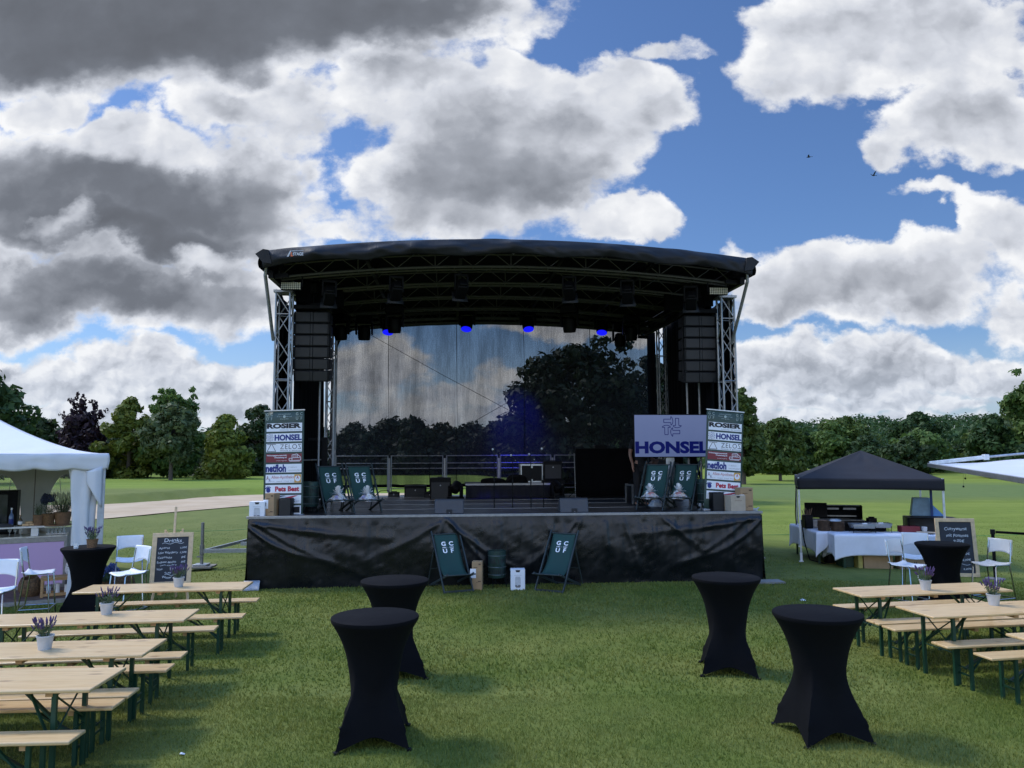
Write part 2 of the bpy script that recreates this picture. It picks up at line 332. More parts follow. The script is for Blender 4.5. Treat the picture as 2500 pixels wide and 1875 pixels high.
# ------------------------------------------------------------ the ground
def sst(a, b, x): t = min(1, max(0, (x - a) / (b - a))); return t * t * (3 - 2 * t)
LIPX = [-80, -40, -25, -22.8, -21.6, -20.6, -19.6, -17.7, -14, -8, 0]
LIPY = [38, 41, 43.2, 43.6, 44.6, 47, 50.3, 52.8, 54, 54.6, 56]
LOX = [-80, -40, -24, -17.75, -16.8, -15.5, -13.2, -9, -5, 0]
LOY = [20, 24, 27.5, 30.6, 32.1, 35.7, 39.75, 47, 52, 55.5]
def lip(x): return float(np.interp(x, LIPX, LIPY))
def low(x): return float(np.interp(x, LOX, LOY))
def terr(x, y):
    z = .07 * sst(11.5, 14.3, y) * sst(7.5, 5.6, abs(x)) * sst(34, 24, y)
    if y > 24: z += .10 * MN.noise((x * .05, y * .05, 3)) * sst(24, 40, y)
    if x < 2 and y > 18:
        z += .42 * sst(-.5, .25, y - lip(x)) * sst(2, -6, x)
        z -= .08 * sst(0, 2.5, y - low(x)) * sst(.9, -.3, y - lip(x)) * sst(0, -6, x)
    if y > 120: z += 15 * sst(150, 420, y) * (.34 + .66 * sst(10, 190, x))
    return z
def ground():
    ys = list(np.arange(-30, 24, 2.)) + list(np.arange(24, 58, .35)) + list(np.arange(58, 130, 3.)) + list(np.arange(130, 460, 14)) + [520, 620, 800, 1100, 1600, 2600]
    xs = [-2200, -1400, -900, -600, -400, -280] + list(np.arange(-220, -50, 9.)) + list(np.arange(-50, 4, .7)) + list(np.arange(4, 120, 5)) + list(np.arange(120, 300, 14)) + [320, 420, 600, 900, 1400, 2200]
    n = len(xs); v = [(x, y, terr(x, y)) for y in ys for x in xs]
    f = [(j * n + i, j * n + i + 1, (j + 1) * n + i + 1, (j + 1) * n + i) for j in range(len(ys) - 1) for i in range(n - 1)]
    m = bpy.data.materials.new('turf'); m.use_nodes = True; nt = m.node_tree; k = NT(nt); b = nt.nodes['Principled BSDF']
    co = k.n('ShaderNodeTexCoord').outputs['Object']; x, y, z = k.sep(co)
    n1 = k.noise(co, .45, 5, .6); n2 = k.noise(co, 2.6, 6, .65); n3 = k.noise(co, 60, 4, .7); nb = k.noise(co, .09, 4, .6)
    c = k.mix(k.ss(n1, .33, .68), (.110, .142, .026, 1), (.175, .192, .048, 1))
    c = k.mix(k.m('MULTIPLY', k.ss(n2, .45, .75), .45), c, (.040, .068, .018, 1))
    yy = k.m('ADD', y, k.m('MULTIPLY', k.m('SUBTRACT', nb, .5), 14.))
    sunlit_fairway = k.mix(k.ss(k.noise(k.comb(k.m('MULTIPLY', x, .06), k.m('MULTIPLY', y, .5), 0), 1.2, 4, .6), .35, .65), (.160, .205, .028, 1), (.215, .255, .044, 1))  # fairway turf, with the far field's sunlit brightness put into its colour
    rough = (.130, .172, .050, 1)
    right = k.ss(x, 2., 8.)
    c = k.mix(k.m('MULTIPLY', k.m('MULTIPLY', k.ss(yy, 19, 27), k.ss(yy, 38, 46, 1, 0)), k.m('ADD', k.m('MULTIPLY', right, .85), .0)), c, sunlit_fairway)
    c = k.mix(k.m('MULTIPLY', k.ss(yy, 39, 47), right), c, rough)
    c = k.mix(k.m('MULTIPLY', k.ss(yy, 58, 72), right), c, sunlit_fairway)
    left = k.ss(x, 2., -3.)
    c = k.mix(k.m('MULTIPLY', k.m('MULTIPLY', k.ss(y, 20, 30), left), .55), c, (.165, .180, .055, 1))
    yl = k.m('ADD', y, k.m('MULTIPLY', x, .12))
    c = k.mix(k.m('MULTIPLY', k.ss(yl, 46, 52), left), c, k.mix(k.ss(k.noise(k.comb(k.m('MULTIPLY', x, .1), k.m('MULTIPLY', y, .7), 0), 1, 3, .6), .4, .6), (.155, .215, .028, 1), (.20, .255, .042, 1)))
    c = k.mix(k.m('MULTIPLY', k.ss(n3, .5, .8), .22), c, (.035, .055, .014, 1))
    nf = k.noise(k.comb(k.m('MULTIPLY', x, .8), k.m('MULTIPLY', y, .35), 0), 1.6, 6, .7)
    c = k.mix(k.m('MULTIPLY', k.ss(nf, .45, .8), .35), c, (.05, .085, .02, 1))
    c = k.mix(k.m('MULTIPLY', k.ss(y, 120, 170), .9), c, (.04, .055, .02, 1))
    k.put(b.inputs['Base Color'], c); b.inputs['Roughness'].default_value = .9; b.inputs['Specular IOR Level'].default_value = .15
    bn = k.n('ShaderNodeBump'); bn.inputs['Strength'].default_value = .6; bn.inputs['Distance'].default_value = .03
    k.put(bn.inputs['Height'], k.noise(co, 38, 5, .7)); k.put(b.inputs['Normal'], bn.outputs[0])
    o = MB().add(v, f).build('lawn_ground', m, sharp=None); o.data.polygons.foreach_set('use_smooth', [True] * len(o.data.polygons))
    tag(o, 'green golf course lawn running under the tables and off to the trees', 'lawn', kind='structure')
    # sand of the bunker: a sheet 2 cm above the hollow
    sv, sf = [], []; X = np.arange(-60, -4, .6); T = 26
    for i, x_ in enumerate(X):
        a, b_ = low(x_) + .2 + .35 * MN.noise((x_ * .5, 0, 1)), lip(x_) - .85 + .2 * MN.noise((x_ * .5, 5, 1))
        for t in range(T + 1):
            y_ = a + (b_ - a) * t / T; sv.append((x_, y_, terr(x_, y_) + .03))
    for i in range(len(X) - 1):
        for t in range(T): q = i * (T + 1) + t; sf.append((q, q + T + 1, q + T + 2, q + 1))
    sm = bpy.data.materials.new('raked sand'); sm.use_nodes = True; k = NT(sm.node_tree); b = sm.node_tree.nodes['Principled BSDF']
    co = k.n('ShaderNodeTexCoord').outputs['Object']; x, y, z = k.sep(co)
    c = k.mix(k.ss(k.noise(co, .5, 6, .6), .3, .7), (.44, .315, .185, 1), (.53, .40, .255, 1))
    st = k.noise(k.comb(k.m('MULTIPLY', x, .35), k.m('MULTIPLY', y, 3.5), 0), 1.5, 4, .6, 1.)
    c = k.mix(k.m('MULTIPLY', k.ss(st, .45, .7), .35), c, (.30, .235, .17, 1))
    k.put(b.inputs['Base Color'], c); b.inputs['Roughness'].default_value = .95
    o = MB().add(sv, sf).build('bunker_sand', sm, sharp=180); tag(o, 'pale raked sand of the bunker beyond the white tent', 'sand', kind='structure')
ground()
def grass_mesh():
    rng = np.random.default_rng(3)
    def ring(n, y0, y1, h, w, pad=2.0):
        y = np.sqrt(rng.uniform(y0 ** 2, y1 ** 2, n)); x = rng.uniform(-1, 1, n) * (y * .70 + pad)
        return x, y, h * rng.uniform(.5, 1.3, n), w * rng.uniform(.7, 1.3, n)
    A = [ring(200000, 3.0, 8.5, .032, .0045), ring(135000, 8.5, 15.6, .034, .010), ring(90000, 15.6, 34, .024, .012)]
    x, y, h, w = (np.concatenate([a[i] for a in A]) for i in range(4))
    c_, s_ = cos(.0796), sin(.0796)                                     # none under the stage
    lx = c_ * (x + .025) + s_ * (y - 15.2); ly = -s_ * (x + .025) + c_ * (y - 15.2)
    keep = ~((np.abs(lx) < 5.05) & (ly > -.03) & (ly < 8)) & ~((x < -7.3) & (y > 13.6) & (y < 19.5))
    x, y, h, w = x[keep], y[keep], h[keep], w[keep]; n = len(x)
    patch = np.array([MN.noise((a * .8, b * .8, 0)) for a, b in zip(x[::1], y[::1])])
    h = h * (1 + .5 * patch) * np.clip((35 - y) / 16, .0, 1) ; zz = np.array([terr(a, b) for a, b in zip(x, y)])
    th = rng.uniform(0, 2 * pi, n); lean = rng.uniform(.1, .9, n); la = rng.uniform(0, 2 * pi, n)
    dx, dy = np.cos(th) * w, np.sin(th) * w
    v = np.zeros((n, 3, 3), np.float32)
    v[:, 0] = np.stack([x - dx, y - dy, zz - .004], 1); v[:, 1] = np.stack([x + dx, y + dy, zz - .004], 1)
    v[:, 2] = np.stack([x + np.cos(la) * h * lean, y + np.sin(la) * h * lean, zz + h], 1)
    me = bpy.data.meshes.new('grass'); me.vertices.add(3 * n); me.vertices.foreach_set('co', v.reshape(-1))
    me.loops.add(3 * n); me.loops.foreach_set('vertex_index', np.arange(3 * n, dtype=np.int32))
    me.polygons.add(n); me.polygons.foreach_set('loop_start', np.arange(0, 3 * n, 3, dtype=np.int32)); me.update(calc_edges=True); me.validate()
    m = bpy.data.materials.new('grass blades'); m.use_nodes = True; k = NT(m.node_tree); p = m.node_tree.nodes['Principled BSDF']; out = m.node_tree.nodes['Material Output']
    g = k.n('ShaderNodeNewGeometry'); co = k.n('ShaderNodeTexCoord').outputs['Object']
    c = k.mix(g.outputs['Random Per Island'], (.115, .158, .027, 1), (.245, .270, .062, 1))
    c = k.mix(k.ss(k.noise(co, .45, 5, .6), .33, .68), k.v('MULTIPLY', c, (.80, .90, .80)), k.v('MULTIPLY', c, (1.22, 1.08, 1.2)))
    c = k.mix(k.m('MULTIPLY', k.ss(k.noise(co, 2.3, 5, .7), .56, .74), .5), c, (.27, .26, .09, 1))
    k.put(p.inputs['Base Color'], c); p.inputs['Roughness'].default_value = .55; p.inputs['Specular IOR Level'].default_value = .25
    tr = k.n('ShaderNodeBsdfTranslucent'); k.put(tr.inputs[0], c); mx = k.n('ShaderNodeMixShader'); mx.inputs[0].default_value = .35
    for a, b in ((p.outputs[0], mx.inputs[1]), (tr.outputs[0], mx.inputs[2]), (mx.outputs[0], out.inputs[0])): m.node_tree.links.new(a, b)
    me.materials.append(m); o = bpy.data.objects.new('grass', me); COL.objects.link(o); tag(o, 'short mown grass of the lawn in front of the stage', 'grass', kind='stuff')
grass_mesh()
# ------------------------------------------------------------ trees
def leaves(cl, n, leaf, seed, flat=.75):
    """n small rhombic leaf sprays spread through the clumps cl = [(x,y,z,r)]"""
    rng = np.random.default_rng(seed); cl = np.array(cl); wt = cl[:, 3] ** 2; i = rng.choice(len(cl), n, p=wt / wt.sum())
    d = rng.normal(size=(n, 3)); d /= np.linalg.norm(d, axis=1)[:, None]; rad = cl[i, 3] * rng.uniform(.35, 1., n) ** .5 * rng.choice([1, 1, 1, 1.25], n)
    P = cl[i, :3] + d * rad[:, None] * np.array([1, 1, flat])
    N = d + rng.normal(size=(n, 3)) * .6 + np.array([0, 0, .35]); N /= np.linalg.norm(N, axis=1)[:, None]
    a = np.cross(N, rng.normal(size=(n, 3))); a /= np.linalg.norm(a, axis=1)[:, None]; b = np.cross(N, a)
    L = (leaf * rng.uniform(.5, 1.5, n))[:, None]; Wd = L * rng.uniform(.35, .7, n)[:, None]
    v = np.stack([P - a * L, P - b * Wd, P + a * L, P + b * Wd + N * L * .15], 1).astype(np.float32)
    me = bpy.data.meshes.new('crown'); me.vertices.add(4 * n); me.vertices.foreach_set('co', v.reshape(-1))
    me.loops.add(4 * n); me.loops.foreach_set('vertex_index', np.arange(4 * n, dtype=np.int32))
    me.polygons.add(n); me.polygons.foreach_set('loop_start', np.arange(0, 4 * n, 4, dtype=np.int32)); me.update(calc_edges=True); return me
PROF = {'round': lambda t: max(.12, math.sqrt(max(0, 1 - (2 * t - .92) ** 2 / 1.1))), 'cone': lambda t: .25 + .75 * (1 - t) ** .7 * min(1, .5 + 3 * t),
        'oval': lambda t: max(.1, math.sqrt(max(0, 1 - abs(2 * t - .85) ** 2.6))), 'shrub': lambda t: max(.1, (1 - t ** 2.5)) * min(1, .75 + t)}
def tree_parts(seed, h, w, base, kind, n, leaf, clump=.17, airy=0):
    rr = random.Random(seed); cl = []; lob = [rr.uniform(.72, 1.12) for _ in range(9)]
    for _ in range(int(60 / (clump / .17) ** 2)):
        t = rr.random() ** .85; a = rr.uniform(0, 2 * pi); lf = lob[int(a / (2 * pi) * 9) % 9] * rr.uniform(.85, 1.1)
        r = PROF[kind](t) * w / 2 * lf * (rr.uniform(.25, 1) ** .5); rad = w * clump * rr.uniform(.6, 1.25) * (1 - .35 * t)
        cl.append((r * cos(a) * .92, r * sin(a) * .92, base + (h - base - rad * .6) * t, rad))
    if airy:
        for _ in range(airy): a = rr.uniform(0, 2 * pi); t = rr.uniform(.75, 1.04); cl.append((rr.uniform(0, .42) * w * cos(a), rr.uniform(0, .42) * w * sin(a), h * t, w * .05))
    me = leaves(cl, n, leaf, seed)
    tk = MB(); tr = max(.10, h * .022)
    tk.tube([(0, 0, -.1), (.02 * h * rr.uniform(-1, 1), 0, h * .25), (.03 * h * rr.uniform(-1, 1), .02 * h, h * .55), (0, 0, h * .85)], [tr * 1.25, tr, tr * .6, tr * .15], 9)
    for c in rr.sample(cl, min(14, len(cl))):
        z0 = min(c[2] * .7, h * .6); tk.tube([(0, 0, z0), (c[0] * .5, c[1] * .5, z0 + (c[2] - z0) * .65), (c[0], c[1], c[2])], [tr * .4, tr * .25, tr * .08], 5)
    return me, tk
BARK = mat('bark', (.075, .06, .048), .9, var=.3, vs=8, bump=.4, bs=14)
LF_D = leaf_mat('dark leaves', (.019, .042, .013), (.060, .098, .028))
LF_K = leaf_mat('backlit dark leaves', (.007, .014, .006), (.020, .033, .012), .2)  # darkness of trees seen against the light is put into this leaf colour
LF_M = leaf_mat('mid green leaves', (.040, .080, .016), (.125, .175, .040))
LF_Y = leaf_mat('yellow green leaves', (.060, .095, .013), (.205, .235, .038))
LF_G = leaf_mat('grey green leaves', (.042, .074, .028), (.130, .158, .062))
LF_P = leaf_mat('purple leaves', (.014, .009, .012), (.046, .022, .028), .25)
LF_B = leaf_mat('bright green leaves', (.045, .09, .012), (.105, .17, .03))
def tree(name, label, x, y, h, w, base, kind, n, leaf, m, seed, group, cat='tree', clump=.17, airy=0, rz=0):
    t = thing(name, label, cat, (x, y, terr(x, y)), rz, group)
    me, tk = tree_parts(seed, h, w, base, kind, n, leaf, clump, airy)
    link('crown', me, m, t, sharp=None); tk.build('trunk', BARK, t); return t
GL = 'trees along the left edge of the golf green'; GR = 'trees of the row across the fairway'; GB = 'trees seen through the mesh behind the stage'
tree('broadleaf_tree', 'dark tree at the left picture edge rising above the white tent roof', -42.5, 62, 9.4, 7, 1, 'round', 5000, .30, LF_D, 1, GL)
tree('broadleaf_tree', 'low dark green tree between the white tent peak and the purple tree', -50.5, 82, 6.3, 7, .3, 'round', 5000, .30, LF_D, 2, GL)
tree('broadleaf_tree', 'low dark green tree just left of the purple tree', -47, 84, 6.4, 6, .3, 'round', 4000, .30, LF_D, 26, GL)
tree('copper_beech', 'purple leaved copper beech with a thin open top', -43, 77, 6.6, 6.4, .2, 'cone', 7000, .24, LF_P, 3, GL, airy=0)
tree('broadleaf_tree', 'thin topped tree seen between the purple beech and the tall green trees', -41, 92, 7.0, 5, .3, 'oval', 4000, .28, LF_G, 4, GL)
tree('broadleaf_tree', 'dense mid green tree on the left side of the tall pair', -37.8, 76, 7.9, 5.2, .1, 'oval', 8000, .24, LF_Y, 5, GL)
tree('broadleaf_tree', 'tallest dark green tree on the left, its top above all neighbours', -34.6, 78, 8.9, 6.2, .5, 'oval', 9000, .25, LF_M, 6, GL, airy=14)
tree('broadleaf_tree', 'grey green tree with a bare pale trunk in front of the tallest tree', -30.9, 70, 7.0, 5.0, 1.9, 'round', 8000, .22, LF_G, 7, GL)
tree('broadleaf_tree', 'broad yellow green bushy tree nearest the left banner', -27.2, 73, 6.0, 5.6, .1, 'shrub', 9000, .25, LF_Y, 8, GL)
tree('broadleaf_tree', 'dark tree half hidden behind the left sponsor banner', -27.6, 84, 7.6, 5.8, .1, 'round', 7000, .28, LF_D, 9, GL)
tree('broadleaf_tree', 'dark undergrowth tree behind the yellow green bushy tree', -32.5, 86, 5.5, 9, .0, 'shrub', 6000, .30, LF_D, 27, GL)
tree('broadleaf_tree', 'dark low tree behind the tent corner pole below the purple tree', -41, 80, 4.2, 8, .0, 'shrub', 6000, .30, LF_D, 28, GL)
# behind the stage
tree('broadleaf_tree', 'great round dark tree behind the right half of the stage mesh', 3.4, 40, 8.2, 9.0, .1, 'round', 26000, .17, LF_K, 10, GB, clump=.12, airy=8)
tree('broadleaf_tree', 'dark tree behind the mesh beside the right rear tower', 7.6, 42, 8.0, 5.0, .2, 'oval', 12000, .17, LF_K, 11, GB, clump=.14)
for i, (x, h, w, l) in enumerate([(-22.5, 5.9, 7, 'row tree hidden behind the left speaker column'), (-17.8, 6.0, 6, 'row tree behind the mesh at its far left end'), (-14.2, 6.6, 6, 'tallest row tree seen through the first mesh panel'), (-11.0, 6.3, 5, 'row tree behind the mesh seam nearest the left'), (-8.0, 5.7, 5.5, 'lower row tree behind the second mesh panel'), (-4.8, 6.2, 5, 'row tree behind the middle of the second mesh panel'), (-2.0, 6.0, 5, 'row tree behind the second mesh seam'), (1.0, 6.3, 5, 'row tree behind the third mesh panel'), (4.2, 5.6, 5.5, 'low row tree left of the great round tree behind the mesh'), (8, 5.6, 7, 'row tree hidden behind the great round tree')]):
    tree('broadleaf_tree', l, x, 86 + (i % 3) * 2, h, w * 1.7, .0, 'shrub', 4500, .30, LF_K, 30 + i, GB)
# right of the stage
tree('broadleaf_tree', 'tall green tree standing directly right of the stage tower', 19.7, 66, 7.8, 3.9, .9, 'cone', 12000, .22, LF_M, 12, GR, airy=10)
tree('broadleaf_tree', 'lower tree with visible trunk right of the tall tree by the stage', 25.6, 74, 5.9, 4.6, 1.2, 'round', 7000, .23, LF_M, 13, GR)
ROW = [(36.5, 104, 8.9, 6.5, 'oval', LF_D, 'dark green row tree left of the black pavilion, nearest the stage'), (41.5, 100, 7.9, 5.5, 'oval', LF_M, 'dark row tree with trunk showing left of the black pavilion roof'), (46.5, 108, 9.2, 7, 'round', LF_M, 'tall dark row tree behind the left slope of the pavilion roof'),
       (47, 92, 5.9, 5.4, 'oval', LF_D, 'smaller dark row tree just left of the pavilion peak'), (52.6, 100, 7.0, 7, 'round', LF_M, 'mid green row tree directly above the pavilion peak'), (59, 112, 9.9, 8, 'round', LF_D, 'broad dark row tree right of the pavilion peak'), (61.5, 98, 7.4, 7.4, 'round', LF_M, 'mid green row tree above the pavilion right slope'),
       (70, 110, 9.2, 7, 'oval', LF_G, 'brownish green row tree behind the bright bush'), (69.4, 98, 5.8, 5.6, 'shrub', LF_B, 'bright light green bush tree in the row'), (78, 104, 9.1, 7.4, 'oval', LF_G, 'grey green row tree flecked with pale leaves'), (85.5, 108, 9.4, 7.6, 'oval', LF_G, 'grey green row tree left of the big right edge tree'), (31.5, 108, 8.3, 6.5, 'round', LF_M, 'dark row tree partly behind the tree by the stage'),
       (33.5, 96, 6.2, 6, 'shrub', LF_M, 'low green row tree right of the trees by the stage'), (56, 106, 7.4, 7, 'shrub', LF_D, 'low dark row tree filling the gap right of the pavilion peak'), (64.5, 105, 8.0, 7, 'shrub', LF_D, 'dark row tree behind the pavilion right slope'), (82, 100, 7.2, 7, 'shrub', LF_D, 'low dark row tree under the grey green pair'), (90, 104, 8.4, 8, 'shrub', LF_D, 'low dark row tree beside the big right edge tree'), (44, 96, 6.2, 6, 'shrub', LF_D, 'low dark row tree behind the left pavilion slope'),
       (74.5, 118, 8.4, 8, 'round', LF_D, 'dark row tree filling the gap behind the flecked tree')]
for i, (x, y, h, w, kd, m, l) in enumerate(ROW): tree('broadleaf_tree', l, x, y, h - 1.45, w * 1.12, .4, kd, 6500, .30, m, 50 + i, GR)
tree('broadleaf_tree', 'big dark tree at the right picture edge behind the white awning', 53.5, 76, 10.2, 9.5, .6, 'round', 16000, .26, LF_M, 14, GR, airy=14)
tree('broadleaf_tree', 'dark tree in front of the big right edge tree', 48.8, 78, 6.4, 6, .2, 'shrub', 8000, .26, LF_D, 15, GR)
tt = [o for o in bpy.data.objects if o.name.startswith('copper_beech')][0]
_cl = []; _r = random.Random(8)
for (bx, bz, n_) in ((-1.3, 8.2, 18), (-.2, 8.5, 24), (1.0, 7.9, 18), (1.9, 6.9, 14), (-2.1, 6.8, 12)):
    for i in range(n_): q_ = i / n_; _cl.append((bx * (.4 + .6 * q_) + _r.uniform(-.35, .35), _r.uniform(-.5, .5), 4.6 + (bz - 4.6) * q_, (.10 + _r.random() * .26) * (1.15 - q_ * .5)))
link('upper_crown', leaves(_cl, 2200, .17, 77, 1.2), LF_P, tt, sharp=None)
def forest():
    rr = random.Random(5); cl = []
    for _ in range(900):
        y = rr.uniform(190, 430); x = rr.uniform(-.85, .85) * y
        cl.append((x, y, terr(x, y) + rr.uniform(2.2, 5.2), rr.uniform(2.8, 5.2)))
    for _ in range(260):
        y = rr.uniform(125, 175); x = rr.uniform(-.85, .85) * y
        cl.append((x, y, terr(x, y) + rr.uniform(.6, 2.2), rr.uniform(1.8, 2.8)))
    me = leaves(cl, 90000, .75, 9); o = link('forest', me, LF_D, None, sharp=None); tag(o, 'dark wooded hill on the horizon behind the rows of trees', 'forest', kind='stuff')
forest()
# low cloud haze
# ------------------------------------------------------------ the stage
SA = math.atan2(.8, 10.03)
def ST(x, y, z=1.35): return (-.025 + cos(SA) * x - sin(SA) * y, 15.2 + sin(SA) * x + cos(SA) * y, z)
DZ = 1.35
stage = thing('mobile_stage', 'large black open air stage with arched tarpaulin roof and mesh back wall on the lawn', 'stage', (-.025, 15.2, 0), SA)
def pvc(name, col, rough):
    m = mat(name, col, rough, var=.12, vs=2, spec=.5); nt = m.node_tree; k = NT(nt); b = nt.nodes['Principled BSDF']
    co = k.n('ShaderNodeTexCoord').outputs['Object']; x, y, z = k.sep(co)
    bn = k.n('ShaderNodeBump'); bn.inputs['Strength'].default_value = .22; bn.inputs['Distance'].default_value = .03
    h = k.m('ADD', k.noise(k.comb(k.m('MULTIPLY', x, 4.5), y, k.m('MULTIPLY', z, .9)), 2, 7, .66, 1.2), k.m('MULTIPLY', k.noise(co, 9, 5, .65, 1.), .45))
    k.put(bn.inputs['Height'], h); k.put(b.inputs['Normal'], bn.outputs[0]); return m
TARP = pvc('black tarpaulin', (.0034, .0044, .0072), .30); TARP.node_tree.nodes['Principled BSDF'].inputs['Specular IOR Level'].default_value = .46
ROOFT = pvc('black roof tarpaulin', (.007, .0075, .009), .5); ROOFT.node_tree.nodes['Principled BSDF'].inputs['Specular IOR Level'].default_value = .28
DECK = mat('black stage boards', (.008, .0085, .010), .36, var=.25, vs=2.5, bump=.05, bs=120)
# deck
MB().box((0, 3.68, DZ - .03), (10.02, 7.3, .06)).build('stage_deck', DECK, stage)
b = MB(); b.box((0, -.008, DZ - .022), (10.1, .03, .052)); b.build('deck_edge', ALUD, stage, bevel=.005)
b = MB()
for y_ in (1.55, 3.1, 4.65, 6.2): b.box((0, y_, DZ + .002), (10.0, .03, .006))
b.build('deck_seam', ALUD, stage)
# skirt with folds
_r = random.Random(12); PLEAT = [(_r.uniform(-5, 5), _r.uniform(.018, .06), _r.uniform(.008, .024) * _r.choice((1, 1, -.7)), _r.uniform(.4, 1.1)) for _ in range(58)]
RIDGE = [(-5.0, 1.16, 1.55, -.66, .045, .05, .22), (-4.9, 1.22, 2.5, -.30, .06, .045, .06), (-4.8, 1.2, 1.9, -.95, .05, .03, .1), (-1.25, 1.25, 1.35, -.98, .05, .05, .08), (-1.2, 1.25, .95, -1.1, .04, .04, .05), (-1.3, 1.25, -1.5, -.75, .06, .035, .06), (-1.3, 1.25, -.35, -1.0, .05, .03, 0),
 (5.0, 1.2, -1.45, -.78, .045, .05, .2), (4.95, 1.22, -2.5, -.27, .06, .045, .05), (4.7, 1.2, -1.6, -.95, .05, .03, .1), (1.35, 1.25, -1.1, -.95, .05, .04, .05), (1.4, 1.25, -.7, -1.1, .04, .04, .03), (2.2, 1.25, .3, -.95, .035, .035, 0), (2.6, 1.25, .12, -.9, .03, .035, 0), (3.0, 1.25, .75, -.6, .05, .03, .03), (.7, 1.25, .05, -.9, .03, .03, 0)]
def skirt(u, v):
    x = -5.0 + 10.0 * u; z = (DZ - .035) * (1 - v) - .01
    a = 0
    for x0, z0, sx, sz, w, am, sg in RIDGE:
        d = ((x - x0) * sx + (z - z0) * sz) / (sx * sx + sz * sz); d_ = min(1, max(0, d)); q = 4 * d_ * (1 - d_)
        nx, nz = -sz, sx; L = math.hypot(nx, nz); off = ((x - x0 - sx * d_) * nx + (z - z0 - sz * d_) * nz) / L; along = (d - d_) * L
        off += (sg * q if sx > 0 else -sg * q) * .6 + .02 * MN.noise((d * 5, x0, 0)); ww = w * (.5 + .9 * d_)
        a += .72 * am * (math.exp(-(off / ww) ** 2)) * math.exp(-(along / .12) ** 2) * (1 - .55 * d_)
    a += .030 * v * MN.noise((x * 1.5, z * .6, 0)) + .012 * MN.noise((x * 6, z * .7, 3)) + .005 * MN.noise((x * 15, z * 1.0, 5)) + .014 * MN.noise((x * 2.0 + z * 2.4, z * 2.2, 7)) + .006 * MN.noise((x * 9 - z * 8, z * 9, 2))
    for x0, w, am, v1 in PLEAT:
        a += am * math.exp(-((x - x0 + .05 * v * sin(x0 * 9)) / w) ** 2) * sst(0, .12, v) * (1 - sst(v1 * .6, v1, v))
    if v < .10: a *= v / .10
    return (x, -.045 - a - .050 * sin(pi * min(1, v * 1.02)) ** 1.2 * (1 - .35 * v), max(z, -.01 + .03 * max(0, MN.noise((x * 2, 1, 1)))))
s = MB().sheet(skirt, 320, 40); s.build('skirt', TARP, stage, sharp=60)
for sx in (-1, 1):
    s = MB().sheet(lambda u, v: (sx * (5.005 + .04 * v * v + .03 * MN.noise((u * 9, v * 2, sx)) + (.25 * max(0, u - .6) * v if sx < 0 else 0)), -.09 + 7.2 * u, (DZ - .06) * (1 - v)), 50, 10)
    s.build('side_skirt', TARP, stage, sharp=60)
s = MB().sheet(lambda u, v: (-5.04 + .3 * u + .02 * v, -.12 - .16 * v - .02 * sin(u * 7), .16 * (1 - v) + .01), 8, 4); s.build('skirt_corner_flap', mat('pale inner tarp', (.30, .32, .36), .5), stage, thick=.004)
# towers
def tower(x, y, w, z1, m):
    b = MB(); h = w / 2
    for i, j in ((-1, -1), (1, -1), (-1, 1), (1, 1)): b.tube([(x + i * h, y + j * h, DZ), (x + i * h, y + j * h, z1)], .024, 8)
    n = int((z1 - DZ) / .42)
    for q in range(n):
        za, zb = DZ + (z1 - DZ) * q / n, DZ + (z1 - DZ) * (q + 1) / n
        for (ax, ay), (bx, by) in (((-1, -1), (1, -1)), ((1, -1), (1, 1)), ((1, 1), (-1, 1)), ((-1, 1), (-1, -1))):
            p, r_ = (x + ax * h, y + ay * h), (x + bx * h, y + by * h)
            if q % 2: p, r_ = r_, p
            b.tube([(*p, za), (*r_, zb)], .012, 5)
            if q % 3 == 0: b.tube([(*p, za), (*r_, za)], .012, 5)
    b.box((x, y, DZ + .015), (w + .12, w + .12, .03)); b.box((x, y, z1 + .02), (w + .1, w + .1, .05))
    return b.build('tower_truss', m, stage)
tower(-4.615, .85, .28, 5.84, ALUT); tower(4.73, .85, .28, 5.84, ALUT); tower(-4.46, 6.2, .24, 6.15, ALUD); tower(4.82, 6.2, .24, 6.15, ALUD)
# roof
def rz(x, y): return 6.22 - .0137 * x * x + .020 * y
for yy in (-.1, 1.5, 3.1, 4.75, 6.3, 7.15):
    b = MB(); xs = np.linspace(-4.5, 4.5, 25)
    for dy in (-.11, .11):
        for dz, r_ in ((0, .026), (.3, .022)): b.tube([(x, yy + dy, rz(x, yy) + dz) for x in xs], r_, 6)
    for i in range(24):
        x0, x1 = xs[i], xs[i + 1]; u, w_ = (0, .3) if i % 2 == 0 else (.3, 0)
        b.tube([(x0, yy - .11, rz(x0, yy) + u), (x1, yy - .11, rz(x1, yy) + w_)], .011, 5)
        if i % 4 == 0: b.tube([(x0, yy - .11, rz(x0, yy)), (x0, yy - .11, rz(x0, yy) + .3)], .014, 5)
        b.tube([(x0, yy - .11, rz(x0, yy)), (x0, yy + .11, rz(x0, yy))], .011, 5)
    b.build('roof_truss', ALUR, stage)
for xx in (-4.45, -2.8, -1.0, 1.0, 2.8, 4.45):
    b = MB(); b.bar((xx, -.45, rz(xx, 0) + .16), (xx, 7.3, rz(xx, 7.2) + .16), .07, .10); b.build('roof_beam', BLK, stage)
def canopy(u, v):
    x = -4.64 + 9.28 * u; y = -.75 + 8.3 * v
    return (x, y, rz(x, y) + .40 + .012 * sin(u * 2 * pi * 5) + .02 * MN.noise((x, y, 2)))
MB().sheet(canopy, 80, 40).build('roof_canopy', ROOFT, stage, thick=.006, sharp=60)
